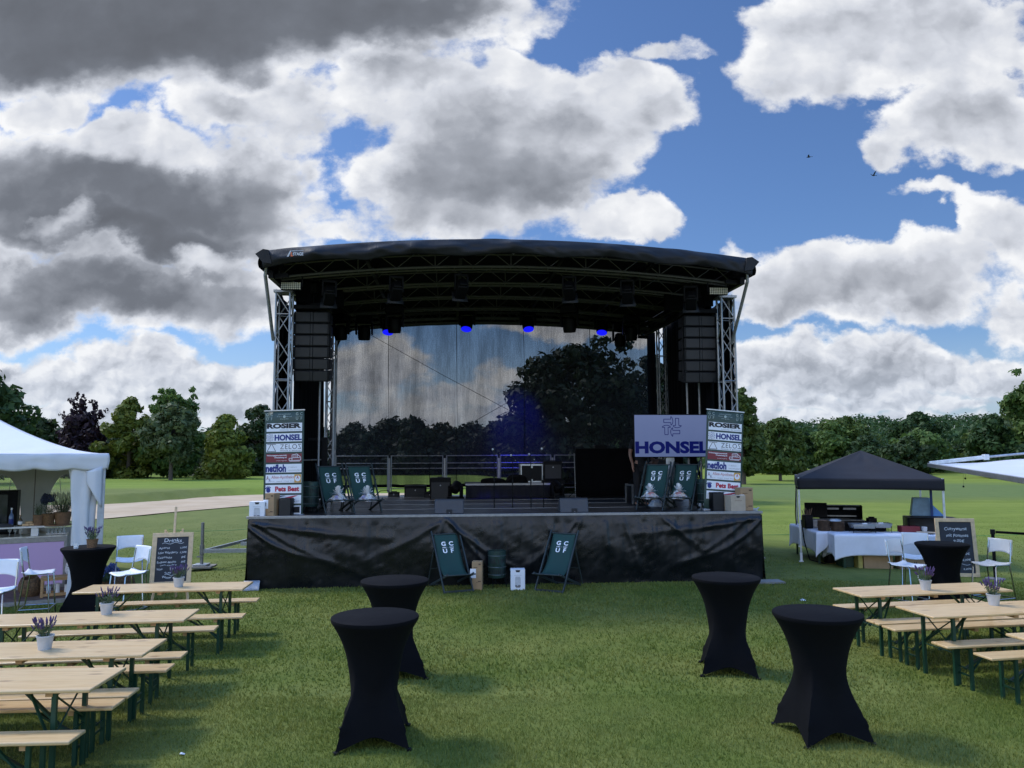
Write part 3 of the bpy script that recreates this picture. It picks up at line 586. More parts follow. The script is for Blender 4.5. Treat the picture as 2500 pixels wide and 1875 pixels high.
def valance(u, v):
    x = -4.67 + 9.34 * u; sc = abs(sin(u * pi * 5))
    top = rz(x, -.7) + .405; ht = .35 - .06 * sc + .02 * MN.noise((x * 2, 0, 4))
    fold = .06 * math.exp(-(((u * 5) % 1 - .5) * 2) ** 2 * 40) + .03 * MN.noise((x * 1.6 + v * 1.2, v * 2, 3)) + .03 * MN.noise((x * 4.2 - v * 2, v, 8))
    return (x, -.76 - .10 * sin(v * pi * .8) - fold * sin(v * pi), top - ht * v)
MB().sheet(valance, 220, 14).build('roof_valance', ROOFT, stage, thick=.006, sharp=70)
for sx in (-1, 1):
    def side(u, v): return (sx * (4.65 + .12 * sin(v * 2.2) * (1 - u * .5)), -.78 + 8.3 * u, rz(4.64, 8 * u) + .40 - (.34 - .06 * u) * v)
    MB().sheet(side, 40, 8).build('roof_side_valance', ROOFT, stage, thick=.006, sharp=70)
    b = MB(); b.prism([(sx * 4.56, 6.30), (sx * 4.66, 6.315), (sx * 4.80, 6.22), (sx * 4.66, 6.06), (sx * 4.5, 6.04)], -.88, -.72); b.build('roof_corner_flap', ROOFT, stage)
    b = MB(); b.tube([(sx * 4.70, -.5, 5.92), (sx * 4.80, .72, 4.85)], .035, 8); b.tube([(sx * 4.70, -.5, 5.9), (sx * 4.66, -.6, 6.15)], .03, 8); b.build('roof_strut', ALUD, stage)
    b = MB()
    for yy in (-.35, 6.9): b.bar((sx * 4.62, yy, 5.92), (sx * 4.3, yy, 5.94), .08)
    b.bar((sx * 4.60, -.5, 5.93), (sx * 4.60, 7.2, 6.08), .09, .14); b.build('eave_beam', BLK, stage)
MB().sheet(lambda u, v: (-4.58 + 9.16 * u, -.6 + 8.0 * v, rz(-4.58 + 9.16 * u, -.6 + 8 * v) + .345), 30, 10).build('dark_ceiling_sheet', BLKF, stage)  # black sheet added below the canopy to keep its underside dark
b = MB()
for i, u in enumerate((.0, .2, .4, .5, .6, .8, 1.)):
    x = -4.5 + 9.0 * u; z = rz(x, -.7) + .14; b.tube([(x + .025 * cos(t * pi / 4), -.80, z + .03 * sin(t * pi / 4)) for t in range(9)], .007, 5)
b.build('tarp_ring', ALU, stage)
# stage maker's mark on the roof edge
def V3(x, z): return (x, -.905, z + .04)
mk = MB(); mk.xf; t_ = fit_text(MB(), 'STAGE', -4.11, -3.92, 6.155, 6.215, -.905, bold=.03); mk.add([(x, y, z + .03 * (x + 4.0) + .04) for x, y, z in t_.v], t_.f)
mk.add([V3(*p) for p in ((-4.22, 6.13), (-4.19, 6.13), (-4.135, 6.245), (-4.16, 6.245))], [(0, 1, 2, 3)]).add([V3(*p) for p in ((-4.13, 6.232), (-3.92, 6.246), (-3.92, 6.253), (-4.13, 6.245))], [(0, 1, 2, 3)])
mk.build('lettering', mat('pale grey print', (.55, .55, .56), .6), stage, sharp=None)
mk = MB().add([(x, y - .002, z) for x, y, z in (V3(*p) for p in ((-4.150, 6.215), (-4.125, 6.215), (-4.125, 6.155), (-4.105, 6.155), (-4.105, 6.135), (-4.150, 6.135)))], [(0, 1, 2, 3, 4, 5)])
mk.build('logo', mat('orange red print', (.55, .13, .05), .6), stage, sharp=None)
# side curtains, drapes
def drape(x0, y0, x1, y1, za, zb, name='side_curtain', amp=.05, m=BLKF):
    L = math.hypot(x1 - x0, y1 - y0); nx, ny = -(y1 - y0) / L, (x1 - x0) / L
    def f(u, v):
        a = amp * (sin(u * L * 13 + 1.7 * sin(u * L * 3.1)) * (.5 + .5 * v) + .5 * MN.noise((u * L * 2, v * 2, x0)))
        return (x0 + (x1 - x0) * u + nx * a, y0 + (y1 - y0) * u + ny * a, za + (zb - za) * v)
    return MB().sheet(f, max(24, int(L * 14)), 12).build(name, m, stage, thick=.004, sharp=80)
drape(-4.42, 1.1, -4.62, 6.0, 6.2, 1.38); drape(4.52, 1.1, 5.0, 6.6, 6.25, 2.75); drape(4.52, 1.1, 4.58, 1.7, 2.8, 1.38); drape(4.80, 4.4, 5.0, 6.6, 2.8, 1.38)
drape(-4.80, .9, -4.93, 3.0, 5.95, 1.4, 'outer_drape', .03); drape(4.91, .9, 5.0, 2.6, 5.95, 1.6, 'outer_drape', .03)
drape(4.62, 7.1, 4.86, 7.05, 6.1, 1.5, 'corner_drape', .05); drape(-4.62, 7.15, -4.50, 6.9, 6.1, 1.5, 'corner_drape', .03)
MB().sheet(lambda u, v: (-4.66 + 9.36 * u, 7.42 + .02 * sin(u * 60), rz(-4.66 + 9.36 * u, 7.4) + .42 - .44 * v), 60, 4).build('rear_roof_skirt', BLKF, stage)
drape(-4.42, 1.0, -3.5, 1.6, 6.2, 5.7, 'corner_drape', .03); drape(4.52, 1.0, 3.6, 1.6, 6.2, 5.7, 'corner_drape', .03)
for x in (-4.02, -3.72, 4.12, 4.40): b = MB().tube([(x, 1.75, DZ), (x, 1.75, 4.6)], .025, 8); b.build('curtain_pole', ALUD, stage)
b = MB(); b.bar((-3.95, 2.1, DZ), (-3.95, 2.1, 2.9), .12, .10); b.bar((-4.3, 2.1, 2.86), (-3.9, 2.1, 2.86), .06); b.bar((-3.95, 2.1, 2.2), (-4.35, 2.1, 1.5), .05); b.build('corner_post', BLKP, stage)
b = MB(); b.bar((4.42, 2.4, DZ), (4.42, 2.4, 2.7), .14, .1); b.bar((4.3, 2.4, 2.6), (5.0, 2.4, 2.55), .05); b.bar((4.45, 2.4, 2.45), (4.75, 2.4, 1.4), .05); b.build('corner_post', BLKP, stage)
# mesh back wall: five gauze panels one can see through
def gauze():
    m = bpy.data.materials.new('black gauze'); m.use_nodes = True; nt = m.node_tree; k = NT(nt); p = nt.nodes['Principled BSDF']; out = nt.nodes['Material Output']
    co = k.n('ShaderNodeTexCoord').outputs['Object']; x, y, z = k.sep(co)
    a = k.noise(k.comb(k.m('MULTIPLY', x, 26), 0, k.m('MULTIPLY', z, 2.2)), 1, 5, .75)
    c = k.noise(k.comb(k.m('MULTIPLY', x, 60), 0, k.m('MULTIPLY', z, 48)), 1, 3, .7)
    d = k.noise(k.comb(k.m('MULTIPLY', x, 2.5), 0, k.m('MULTIPLY', z, .4)), 1, 2, .5)
    f = k.m('ADD', k.m('ADD', k.m('MULTIPLY', a, .22), k.m('MULTIPLY', c, .50)), k.m('MULTIPLY', d, .3))
    op = k.ss(f, .36, .64, .57, .88)
    p.inputs['Base Color'].default_value = (.012, .013, .018, 1); p.inputs['Roughness'].default_value = .9
    t = k.n('ShaderNodeBsdfTransparent'); mx = k.n('ShaderNodeMixShader'); k.put(mx.inputs[0], op)
    nt.links.new(t.outputs[0], mx.inputs[1]); nt.links.new(p.outputs[0], mx.inputs[2]); nt.links.new(mx.outputs[0], out.inputs[0]); return m
GAUZE = gauze(); ex = [-4.50, -3.0, -1.02, .96, 2.93, 4.75]
for i in range(5):
    a, c = ex[i] + .006, ex[i + 1] - .006
    def gz(u, v, a=a, c=c):
        x = a + (c - a) * u; top = rz(x, 7.2) + .10
        return (x, 7.3 + .015 * sin(u * 9 + i) + .02 * MN.noise((x, v * 3, i)), top + (1.66 - top) * v + (.03 * MN.noise((x * 2, 0, 0)) if v == 1 else 0))
    MB().sheet(gz, 16, 10).build('mesh_panel', GAUZE, stage)
b = MB()
for i in range(1, 5): b.tube([(ex[i], 7.285, rz(ex[i], 7.2) + .1), (ex[i] + .01, 7.28, 3.4), (ex[i], 7.285, 1.66)], .009, 5)
b.build('panel_seam', BLK, stage)
for p, q in (((-4.0, 7.2, 6.25), (1.15, 7.2, 3.45)), ((4.2, 7.2, 6.2), (-.8, 7.2, 3.3))): MB().tube([p, tuple((a + c) / 2 - .03 * (i == 2) for i, (a, c) in enumerate(zip(p, q))), q], .007, 5).build('bracing_cable', BLK, stage)
b = MB(); b.tube([(-4.45, 7.25, 1.66)] + [(x, 7.26, 1.62 + .05 * MN.noise((x * 3, 1, 0))) for x in np.linspace(-4.2, 4.6, 40)], .045, 7); b.build('rolled_mesh_hem', BLKF, stage)
s = MB().sheet(lambda u, v: (-4.5 + .55 * u * (1 - v), 7.22, 6.15 - .9 * v * (1 - u * .6)), 6, 6); s.build('torn_corner_drape', BLKF, stage, thick=.004)
# railings
for x0 in (-4.43, -2.87, -1.30, .25, 1.82):
    x1 = x0 + 1.46; b = MB(); 
    for z in (2.48, 2.27, 2.12): b.tube([(x0, 7.1, z), (x1, 7.1, z)], .016, 6)
    for x in (x0, x1): b.tube([(x, 7.1, 1.45), (x, 7.1, 2.49)], .018, 6)
    b.tube([(x0, 7.1, 1.55), (x1, 7.1, 1.55)], .014, 6); b.build('railing', ALUD, stage)
b = MB()
for x in (-2.93, -1.355, .205, 1.765): b.box((x, 7.13, 1.88), (.05, .05, 1.06))
b.build('railing_post', ALUD, stage)
b = MB()
for x in (-4.5, -4.42): b.tube([(-4.3, .9 + (x + 4.5) * 20, 2.4), (-4.4, 5.4, 2.4)], .016, 6)
b.build('side_railing', ALUD, stage)
# outriggers
def outrig(sx, x0, x1, y0, jy):
    b = MB(); z = .36
    b.bar((sx * x0, jy, z), (sx * x1, jy, z), .055, .085); b.bar((sx * x0, jy, z), (sx * x1, y0, z + .30), .05, .065); b.bar((sx * (x0 - .9), jy + .3 * (y0 - jy), z + .04), (sx * (x0 - 1.0), jy, z), .05)
    b.bar((sx * (x0 - .6), jy + .3 * (y0 - jy), z + .06), (sx * x1, jy + .3 * (y0 - jy), z + .06), .05, .08); b.build('outrigger', GALV, stage)
    b = MB(); b.tube([(sx * (x0 + .03), jy, .05), (sx * (x0 + .03), jy, 1.0)], .035, 10); b.tube([(sx * (x0 + .03), jy, .28), (sx * (x0 + .03), jy, .5)], .05, 10); b.box((sx * (x0 + .06), jy - .03, .24), (.14, .03, .03)); b.build('levelling_jack', ALUD if sx < 0 else GALV, stage)
    b = MB(); b.box((sx * (x0 + .03), jy, .06), (.3, .3, .04)); b.build('jack_foot', GALV, stage, bevel=.006)
    b = MB(); b.box((sx * (x0 + .03), jy, .02), (.55, .5, .035)); b.build('jack_board', mat('grey board', (.22, .21, .19), .8), stage)
outrig(-1, 6.75, 5.0, 5.8, 3.0); outrig(1, 6.0, 5.0, 5.4, 3.2)
b = MB(); b.bar((5.1, 1.5, 1.25), (5.55, 1.5, 1.18), .08); b.box((5.35, 1.5, 1.22), (.35, .2, .16)); b.bar((5.2, 1.5, 1.05), (5.6, 1.5, 1.32), .03); b.build('tow_hitch', GALV, stage, bevel=.01)
b = MB(); b.tube([(-6.3, 5.9, .9), (-6.3, 5.9, 1.25)], .03, 8); b.tube([(-6.3, 5.9, .0), (-6.3, 5.9, .9)], .03, 8); b.build('levelling_jack', ALUD, stage)
b = MB(); b.box((4.95, -.35, .02), (.6, .35, .035)); b.build('jack_board', bpy.data.materials['grey board'], stage)
# ------------------------------------------------------------ speakers hung from the roof
def array(xc, label):
    t = thing('line_array_speaker', label, 'loudspeaker', ST(xc, 1.05, 5.60), SA, 'speaker columns hung at the stage corners')
    z = 0; y = 0; w = .74
    b = MB(); b.box((0, .15, .06), (.72, .5, .09)); b.box((0, .15, .14), (.3, .08, .1)); b.build('rigging_frame', BLK, t, bevel=.01)
    tilt = 0
    for i in range(6):
        h = .24; M = Matrix.Translation((0, y, z - .02)) @ Matrix.Rotation(tilt, 4, 'X')
        b = MB().add([M @ Vector(p) for p in [(-w / 2, 0, -h), (w / 2, 0, -h), (w / 2, .42, -h * .9), (-w / 2, .42, -h * .9), (-w / 2, 0, 0), (w / 2, 0, 0), (w / 2, .42, -h * .1), (-w / 2, .42, -h * .1)]], [(3, 2, 1, 0), (4, 5, 6, 7), (0, 1, 5, 4), (1, 2, 6, 5), (2, 3, 7, 6), (3, 0, 4, 7)])
        c = b.build('speaker_cabinet', BLKP, t, bevel=.012)
        g = MB()
        for gx in (-.18, .18): g.box((gx, -.006, -h / 2), (.30, .012, h * .82))
        g.box((0, -.012, -h / 2), (.05, .02, h * .86)); g.xf(M); g.build('grille', mat('speaker grille', (.0065, .007, .009), .55, vs=90) if 'speaker grille' not in bpy.data.materials else bpy.data.materials['speaker grille'], c, bevel=.006)
        tilt += R(3.0) * (i > 1) + R(1) * (i > 3); d = M.to_3x3() @ Vector((0, 0, -h - .008)); y += d.y; z += d.z
    b = MB()
    for sx in (-1, 1):
        for i in range(9): b.box((sx * .365, .03 + .012 * i * (i > 5), -.1 - i * .15), (.02, .05, .07))
    b.build('rigging_hardware', BLK, t) if False else None
    for sx in (-1, 1): MB().box((sx * .385, .06, -.70), (.016, .05, 1.30)).build('rigging_bar', BLK, t)
    b = MB(); b.tube([(0, .15, .18), (0, .15, .72)], .012, 6)
    for i in range(7): b.tube([(-.12 + .012 * i, .15, .2 + .07 * i), (-.05, .15, .24 + .07 * i)], .008, 5)
    b.box((0, .15, .5), (.13, .12, .2)); b.build('chain_hoist', BLKP, t)
    return t
array(-4.09, 'tall black speaker column hanging at the left corner of the stage roof'); array(4.23, 'tall black speaker column hanging at the right corner of the stage roof')
# ------------------------------------------------------------ lamps hung from the roof
def moving_head(label, loc, blue, aim=R(25), group='moving lights hung along the back of the stage roof'):
    t = thing('stage_light', label, 'stage light', loc, SA + random.uniform(-.4, .4), group); t.scale = (1.2, 1.2, 1.2)
    b = MB(); b.box((0, 0, -.09), (.34, .26, .16)); b.box((0, 0, .0), (.1, .08, .06)); b.build('lamp_base', BLK, t, bevel=.02)
    b = MB(); b.box((0, 0, -.19), (.36, .14, .04)); b.box((-.17, 0, -.31), (.04, .12, .26)); b.box((.17, 0, -.31), (.04, .12, .26)); b.build('yoke', BLK, t, bevel=.015)
    M = Matrix.Translation((0, 0, -.38)) @ Matrix.Rotation(aim, 4, 'X')
    h = MB().lathe([(.08, .14), (.125, .10), (.14, 0), (.135, -.12), (.125, -.17)], n=18, M=M).build('lamp_head', BLK, t)
    MB().lathe([(.0, -.186), (.122, -.180), (.116, -.168), (.116, -.16)], n=18, cap=False, M=M).build('lens', BLUELENS if blue else BLKP, h)
    return t
for x, lb in ((-3.02, 'leftmost lamp with lit blue lens hanging under the roof'), (-1.05, 'second blue lit lamp from the left, above the second mesh panel'), (.5, 'third blue lit lamp from the left, right of roof centre'), (2.42, 'rightmost blue lit lamp near the right rear tower')):
    moving_head(lb, ST(x * 1.09 + .40, 5.9, rz(x, 5.9) + .34), True, R(-24))
for x, y, lb in ((-3.45, 5.0, 'dark unlit lamp left of the leftmost blue lamp'), (-2.55, 3.4, 'dark unlit lamp high between the two left blue lamps'), (1.72, 3.4, 'dark unlit lamp high between the two right blue lamps'), (3.55, 5.9, 'dark unlit lamp just right of the rightmost blue lamp'), (-4.0, 4.6, 'dark unlit lamp beside the left speaker column'), (3.55, 4.6, 'dark unlit lamp beside the right speaker column')):
    moving_head(lb, ST(x, y, rz(x, y) + .08 - .1 * (y < 4)), False, R(8))
def fresnel(label, loc, yaw):
    t = thing('spotlight', label, 'spotlight', loc, SA + yaw, 'spotlights with barn doors along the front roof truss')
    b = MB(); b.bar((-.13, 0, 0), (-.13, 0, -.3), .03, .04); b.bar((.13, 0, 0), (.13, 0, -.3), .03, .04); b.bar((-.14, 0, .0), (.14, 0, .0), .04); b.build('yoke', BLK, t)
    M = Matrix.Translation((0, 0, -.28)) @ Matrix.Rotation(R(-35), 4, 'X')
    MB().box((0, .02, 0), (.22, .34, .22)).box((0, -.17, 0), (.17, .06, .17)).xf(M).build('lamp_body', BLK, t, bevel=.02)
    d = MB().add([(-.17, .2, -.16), (.17, .2, -.16), (.14, .2, .13), (-.14, .2, .13)], [(0, 1, 2, 3)]).xf(M); d.build('barn_door', mat('barn door', (.014, .015, .018), .5, spec=.2) if 'barn door' not in bpy.data.materials else bpy.data.materials['barn door'], t, thick=.008)
for x, lb in ((-3.6, 'spotlight with barn door nearest the left floodlight'), (-2.28, 'spotlight with barn door second from the left on the front truss'), (-.98, 'spotlight with barn door just left of roof centre'), (1.22, 'spotlight with barn door just right of roof centre'), (2.42, 'spotlight with barn door second from the right on the front truss'), (3.75, 'spotlight with barn door nearest the right floodlight')):
    fresnel(lb, ST(x, .15, rz(x, 0) - .02), .25 if x < 0 else -.25)
for x, lb in ((-4.3, 'square floodlight of many small lamps under the left roof corner'), (4.25, 'square floodlight of many small lamps under the right roof corner')):
    t = thing('floodlight', lb, 'floodlight', ST(x, -.05, rz(x, 0) - .10), SA, 'floodlight panels at the roof corners')
    MB().box((0, 0, 0), (.40, .10, .14)).build('housing', BLK, t, bevel=.01); [MB().bar((q, .0, 0), (q, 0, .18), .02).build('bracket', BLK, t) for q in (-.21, .21)]
    b = MB()
    for i in range(10):
        for j in range(4): b.lathe([(.014, 0), (.016, .008)], (-.171 + .038 * i, -.052, -.052 + .035 * j), 8, M=Matrix.Rotation(R(90), 4, 'X'))
    b.build('lamp_grid', mat('frosted lamp glass', (.45, .42, .30), .3) if 'frosted lamp glass' not in bpy.data.materials else bpy.data.materials['frosted lamp glass'], t)
# ------------------------------------------------------------ what stands on the stage
def banner(label, loc, rz_, lean):
    t = thing('roll_up_banner', label, 'banner', loc, rz_, 'sponsor banners at the stage corners')
    t.rotation_euler = (R(-1.5), R(lean), rz_)
    w, h = .82, 2.04; Y = -.004
    MB().box((0, 0, .04), (.86, .12, .08)).build('banner_base', ALUD, t, bevel=.02)
    MB().box((0, .0, .08 + h), (.85, .02, .022)).build('top_rail', ALU, t)
    MB().tube([(0, .03, .06), (0, .03, .08 + h)], .01, 6).build('pole', ALUD, t)
    MB().sheet(lambda u, v: (-w / 2 + w * u, .004 * sin(v * 9), .08 + h * v), 4, 10).build('printed_panel', BANG, t, thick=.002)
    top = .08 + h; st = lambda i: top - .125 * h / 1.0 + .0 - i * .0993 * h     # top of strip i
    x0, x1 = -w * .445, w * .455
    H = .081 * h; Y = -.0115
    def strip(i, m=WPAP, w0=None, hh=H):
        z1 = st(i); return MB().box(((x0 + x1) / 2 if w0 is None else w0[0], -.008, z1 - hh / 2), (x1 - x0 if w0 is None else w0[1], .003, hh)).build('advert_strip', m, t, sharp=None)
    L = lambda i, f: st(i) - H * (1 - f)          # height inside strip i, 0 bottom 1 top
    disc = lambda mb, r, x, z, y=Y: mb.lathe([(0, 0), (r, 0)], (x, y, z), 18, cap=False, M=Matrix.Rotation(R(90), 4, 'X'))
    ln = lambda mb, a, b_, w_: mb.bar((a[0], Y, a[1]), (b_[0], Y, b_[1]), w_, .003, up=(0, 1, 0))
    PALE = bpy.data.materials.get('pale green print') or mat('pale green print', (.36, .42, .38), .6)
    for cx in (-.31, .31):
        hd = MB()
        for tx, dx, dz in (('G', -.045, .045), ('C', .045, .045), ('U', -.045, -.045), ('F', .045, -.045)): put_text(hd, tx, cx + dx, top - .125 + dz, .078, Y + .004, bold=.004)
        hd.add([(cx - .07, Y + .004, top - .128), (cx + .07, Y + .004, top - .128), (cx + .07, Y + .004, top - .124), (cx - .07, Y + .004, top - .124)], [(0, 1, 2, 3)]); hd.build('club_emblem', PALE, t, sharp=None)
    hd = MB()
    for s_, dz in (('JUBILÄUMSEVENT', -.08), ('40 Jahre       Golf Club', -.125), ('www.gcuf.de', -.17)): put_text(hd, s_, 0, top + dz, .034, Y + .004)
    disc(hd, .028, 0, top - .125, Y + .004); hd.build('header_lettering', PALE, t, sharp=None)
    F = lambda par, name, m, *a, **k_: fit_text(MB(), *a, Y, **k_).build(name, m, par, sharp=None)
    s0_ = strip(0); F(s0_, 'lettering', INK, 'ROSIER', x0 + .005, x1 - .015, L(0, .36), L(0, .97), bold=.06); F(s0_, 'small_lettering', GREYINK, 'Leistung, die bewegt', x0 + .28, x1 - .01, L(0, .06), L(0, .26))
    s1_ = strip(1); F(s1_, 'lettering', BNAVY, 'HONSEL', x0 + .17, x1 - .005, L(1, .12), L(1, .86), bold=.05); lg = MB(); logo_arrows(lg, x0 + .075, L(1, .5), .065, Y, .0045); lg.build('logo', BNAVY, s1_, sharp=None)
    s2_ = strip(2); z_ = fit_text(MB(), 'ZELO', x0 + .29, x1 - .1, L(2, .33), L(2, .9), Y, bold=-.006, space=1.15); fit_text(z_, 'Z', x1 - .01, x1 - .08, L(2, .33), L(2, .9), Y, bold=-.006); z_.build('lettering', INK, s2_, sharp=None); F(s2_, 'small_lettering', INK, 'PRIVATE  B  BANKING', x0 + .29, x1 - .01, L(2, .08), L(2, .2))
    lg = MB()
    for a, b_ in (((.02, .92), (.20, .92)), ((.02, .08), (.20, .08)), ((.02, .08), (.10, .92)), ((.20, .08), (.12, .92))): ln(lg, (x0 + a[0], L(2, a[1])), (x0 + b_[0], L(2, b_[1])), .009)
    lg.build('logo', INK, s2_, sharp=None)
    s3_ = strip(3, BRED); F(s3_, 'lettering', WPAP, 'Wohnungsgenossenschaft', x0 + .015, x0 + .43, L(3, .7), L(3, .9), bold=.03); F(s3_, 'lettering', WPAP, 'Fröndenberg eG', x0 + .18, x0 + .43, L(3, .44), L(3, .64), bold=.03); F(s3_, 'small_lettering', WPAP, 'www.wgf.de', x0 + .21, x0 + .43, L(3, .12), L(3, .24))
    hx = x0 + .6; lg = MB()
    for a, b_ in (((-.12, .2), (.12, .2)), ((-.12, .2), (-.12, .45)), ((-.12, .45), (-.05, .45)), ((-.06, .2), (-.06, .85)), ((-.06, .85), (.04, .95)), ((.04, .95), (.12, .55)), ((.12, .55), (.12, .2)), ((.05, .5), (.05, .9)), ((-.05, .5), (.1, .5)), ((-.02, .5), (-.02, .85)), ((.02, .5), (.02, .85)), ((-.11, .1), (.1, .1))): ln(lg, (hx + a[0], L(3, a[1])), (hx + b_[0], L(3, b_[1])), .009)
    lg.build('logo', WPAP, s3_, sharp=None)
    s4_ = strip(4); F(s4_, 'lettering', BNAVY, 'netfloh', x0 + .0, x0 + .42, L(4, .04), L(4, .98), bold=.05); F(s4_, 'small_lettering', GREYINK, 'IT. EINFACH', x0 + .47, x1 - .1, L(4, .52), L(4, .68)); F(s4_, 'small_lettering', GREYINK, 'UNKOMPLIZIERT', x0 + .47, x1 - .01, L(4, .15), L(4, .32))
    s5_ = strip(5); F(s5_, 'lettering', PINK, 'Allee-Apotheke', x0 + .12, x1 - .15, L(5, .4), L(5, .88), bold=.01); F(s5_, 'small_lettering', GREYINK, 'Dr. med. Max Mai', x0 + .12, x1 - .14, L(5, .12), L(5, .26)); F(s5_, 'letter_logo', BRED, 'A', x0 + .015, x0 + .065, L(5, .35), L(5, .85)); F(s5_, 'letter_logo', BNAVY, 'A', x0 + .065, x0 + .105, L(5, .1), L(5, .55))
    MB().box((x1 - .075, Y + .001, L(5, .5)), (.14, .001, H * .96)).build('orange_square', ORANGE, s5_, sharp=None); disc(MB(), .058, x1 - .075, L(5, .5), Y - .0008).build('white_disc', WPAP, s5_, sharp=None); fit_text(MB(), 'A', x1 - .10, x1 - .05, L(5, .45), L(5, .85), Y - .002, bold=.02).build('letter_logo', RRED, s5_, sharp=None)
    s6_ = strip(6); F(s6_, 'lettering', RRED, 'Pets Best', x0 + .20, x1 - .04, L(6, .2), L(6, .82), bold=.05); lg = disc(MB(), .045, x0 + .06, L(6, .36))
    for i in range(5): a = .9 + i * .42; ln(lg, (x0 + .06 + .03 * cos(a), L(6, .4) + .03 * sin(a)), (x0 + .06 + .075 * cos(a), L(6, .4) + .075 * sin(a)), .016)
    lg.build('logo', BNAVY, s6_, sharp=None)
    s7_ = strip(7); MB().add([(x0 + p, Y, L(7, q)) for p, q in ((.02, .62), (.36, .95), (.42, .95), (.2, .62))], [(0, 1, 2, 3)]).build('black_slash', INK, s7_, sharp=None); MB().add([(x0 + p, Y, L(7, q)) for p, q in ((.32, .6), (.6, .95), (.68, .95), (.5, .6))], [(0, 1, 2, 3)]).build('red_slash', RRED, s7_, sharp=None); F(s7_, 'lettering', INK, 'UX', x0 + .5, x0 + .62, L(7, .2), L(7, .5), bold=.04); F(s7_, 'small_lettering', INK, 'sports', x0 + .64, x1 - .03, L(7, .22), L(7, .34))
    s8_ = strip(8, WPAP, (x1 - .12, .24)); MB().box((x1 - .11, -.0115, st(8) - H * .5), (.17, .003, H * .7)).build('dark_square', INK, s8_, sharp=None)
    return t
def logo_arrows(mb, cx, cz, s, y, w):
    """four bolt shaped outlines turning round a centre"""
    base = [(-.95, .85), (-.95, .45), (-.1, .45), (-.1, .15), (.02, .22), (.12, .42), (.15, .65), (.1, .9), (-.02, 1.12), (-.1, 1.15), (-.1, .85)]
    for q in range(4):
        c, s_ = cos(-q * pi / 2), sin(-q * pi / 2)
        P = [(cx + s * (a * c - b * s_), y, cz + s * (a * s_ + b * c)) for a, b in base]
        for i in range(len(P)): mb.bar(P[i], P[(i + 1) % len(P)], w, .002, up=(0, 1, 0))
banner('sponsor banner leaning by the left tower behind the cardboard boxes', ST(-4.46, .40), SA + R(-12), -1.0)
banner('sponsor banner leaning by the right tower next to the screen', ST(4.37, .40), SA + R(6), 4.4)
# boxes
def carton(name, label, loc, rz_, d, m, cat='box', group=None, kind=''):
    t = thing(name, label, cat, loc, rz_, group); w, dp, h = d
    MB().box((0, 0, h / 2), d).build('carton', m, t, bevel=.004)
    if kind == 'tall':
        MB().box((w * .28, -dp / 2 - .001, h * .9), (w * .22, .002, h * .055)).box((-w * .15, -dp / 2 - .001, h * .79), (w * .4, .002, .012)).box((w * .25, -dp / 2 - .001, h * .3), (w * .3, .002, .02)).box((-.0, -dp / 2 - .001, h * .265), (w * .12, .002, .008)).build('print', KRAFTD, t, sharp=None)
        MB().box((-w / 2 + .02, -dp / 2 - .0015, h * .58), (.11, .003, .17)).build('paper_label', WPAP, t, sharp=None); MB().box((-w / 2 + .02, -dp / 2 - .004, h * .57), (.012, .002, .07)).build('label_print', INK, t, sharp=None)
    if kind in ('speaker', 'plain'):
        MB().prism([(-.045, h - .012), (.045, h - .012), (.03, h - .05), (-.03, h - .05)], -dp / 2 - .002, -dp / 2 + .01).build('hand_hole', INK, t, sharp=None)
        MB().box((0, -dp / 2 - .001, h * .72), (w * .5, .002, .005)).build('print', GREYINK if kind == 'speaker' else KRAFTD, t, sharp=None)
    if kind == 'speaker':
        z0 = h * .1; q = [(-.055, .12), (-.05, .07), (-.035, .03), (.035, .03), (.05, .07), (.055, .12), (.055, .4), (.045, .56), (-.045, .56), (-.055, .4)]
        MB().prism([(a * w / .28, z0 + b_ * h) for a, b_ in q], -dp / 2 - .002, -dp / 2).build('speaker_picture', mat('pale grey picture', (.52, .53, .55), .6) if 'pale grey picture' not in bpy.data.materials else bpy.data.materials['pale grey picture'], t, sharp=None)
        MB().prism([(a * w / .28, z0 + b_ * h) for a, b_ in [(-.056, .14), (-.05, .07), (-.035, .03), (.035, .03), (.05, .07), (.056, .14), (.02, .17), (-.01, .1), (-.03, .16)]], -dp / 2 - .0035, -dp / 2).build('picture_base', mat('grey picture', (.16, .15, .15), .6) if 'grey picture' not in bpy.data.materials else bpy.data.materials['grey picture'], t, sharp=None)
    return t
GW, GT = 'white boxes with a round speaker picture', 'tall brown cardboard boxes'
carton('white_box', 'white box with speaker picture at the left end of the stage edge', ST(-4.88, .18), SA, (.29, .22, .345), WPAP, 'box', GW, 'speaker')
carton('white_box', 'white box with speaker picture standing on the lawn below the stage', (.09, 14.62, 0), R(2), (.265, .2, .38), WPAP, 'box', GW, 'speaker')
carton('cardboard_box', 'tall brown box beside the white box at the left stage edge', ST(-4.62, .20), SA + R(-22), (.20, .20, .50), KRAFT, 'box', GT, 'tall')
carton('cardboard_box', 'tall narrow brown box standing on the lawn beside the steel drum', (-.66, 14.66, 0), R(-6), (.185, .17, .52), KRAFT, 'box', GT, 'tall')
carton('cardboard_box', 'tall brown box at the right end of the stage edge behind the pale box', ST(4.80, .30), SA + R(10), (.28, .22, .53), KRAFT, 'box', GT, 'tall')
carton('cardboard_box', 'pale beige box at the right stage edge in front of the tall box', ST(4.56, .20), SA + R(14), (.34, .26, .385), KRAFTL, 'box', None, 'plain')
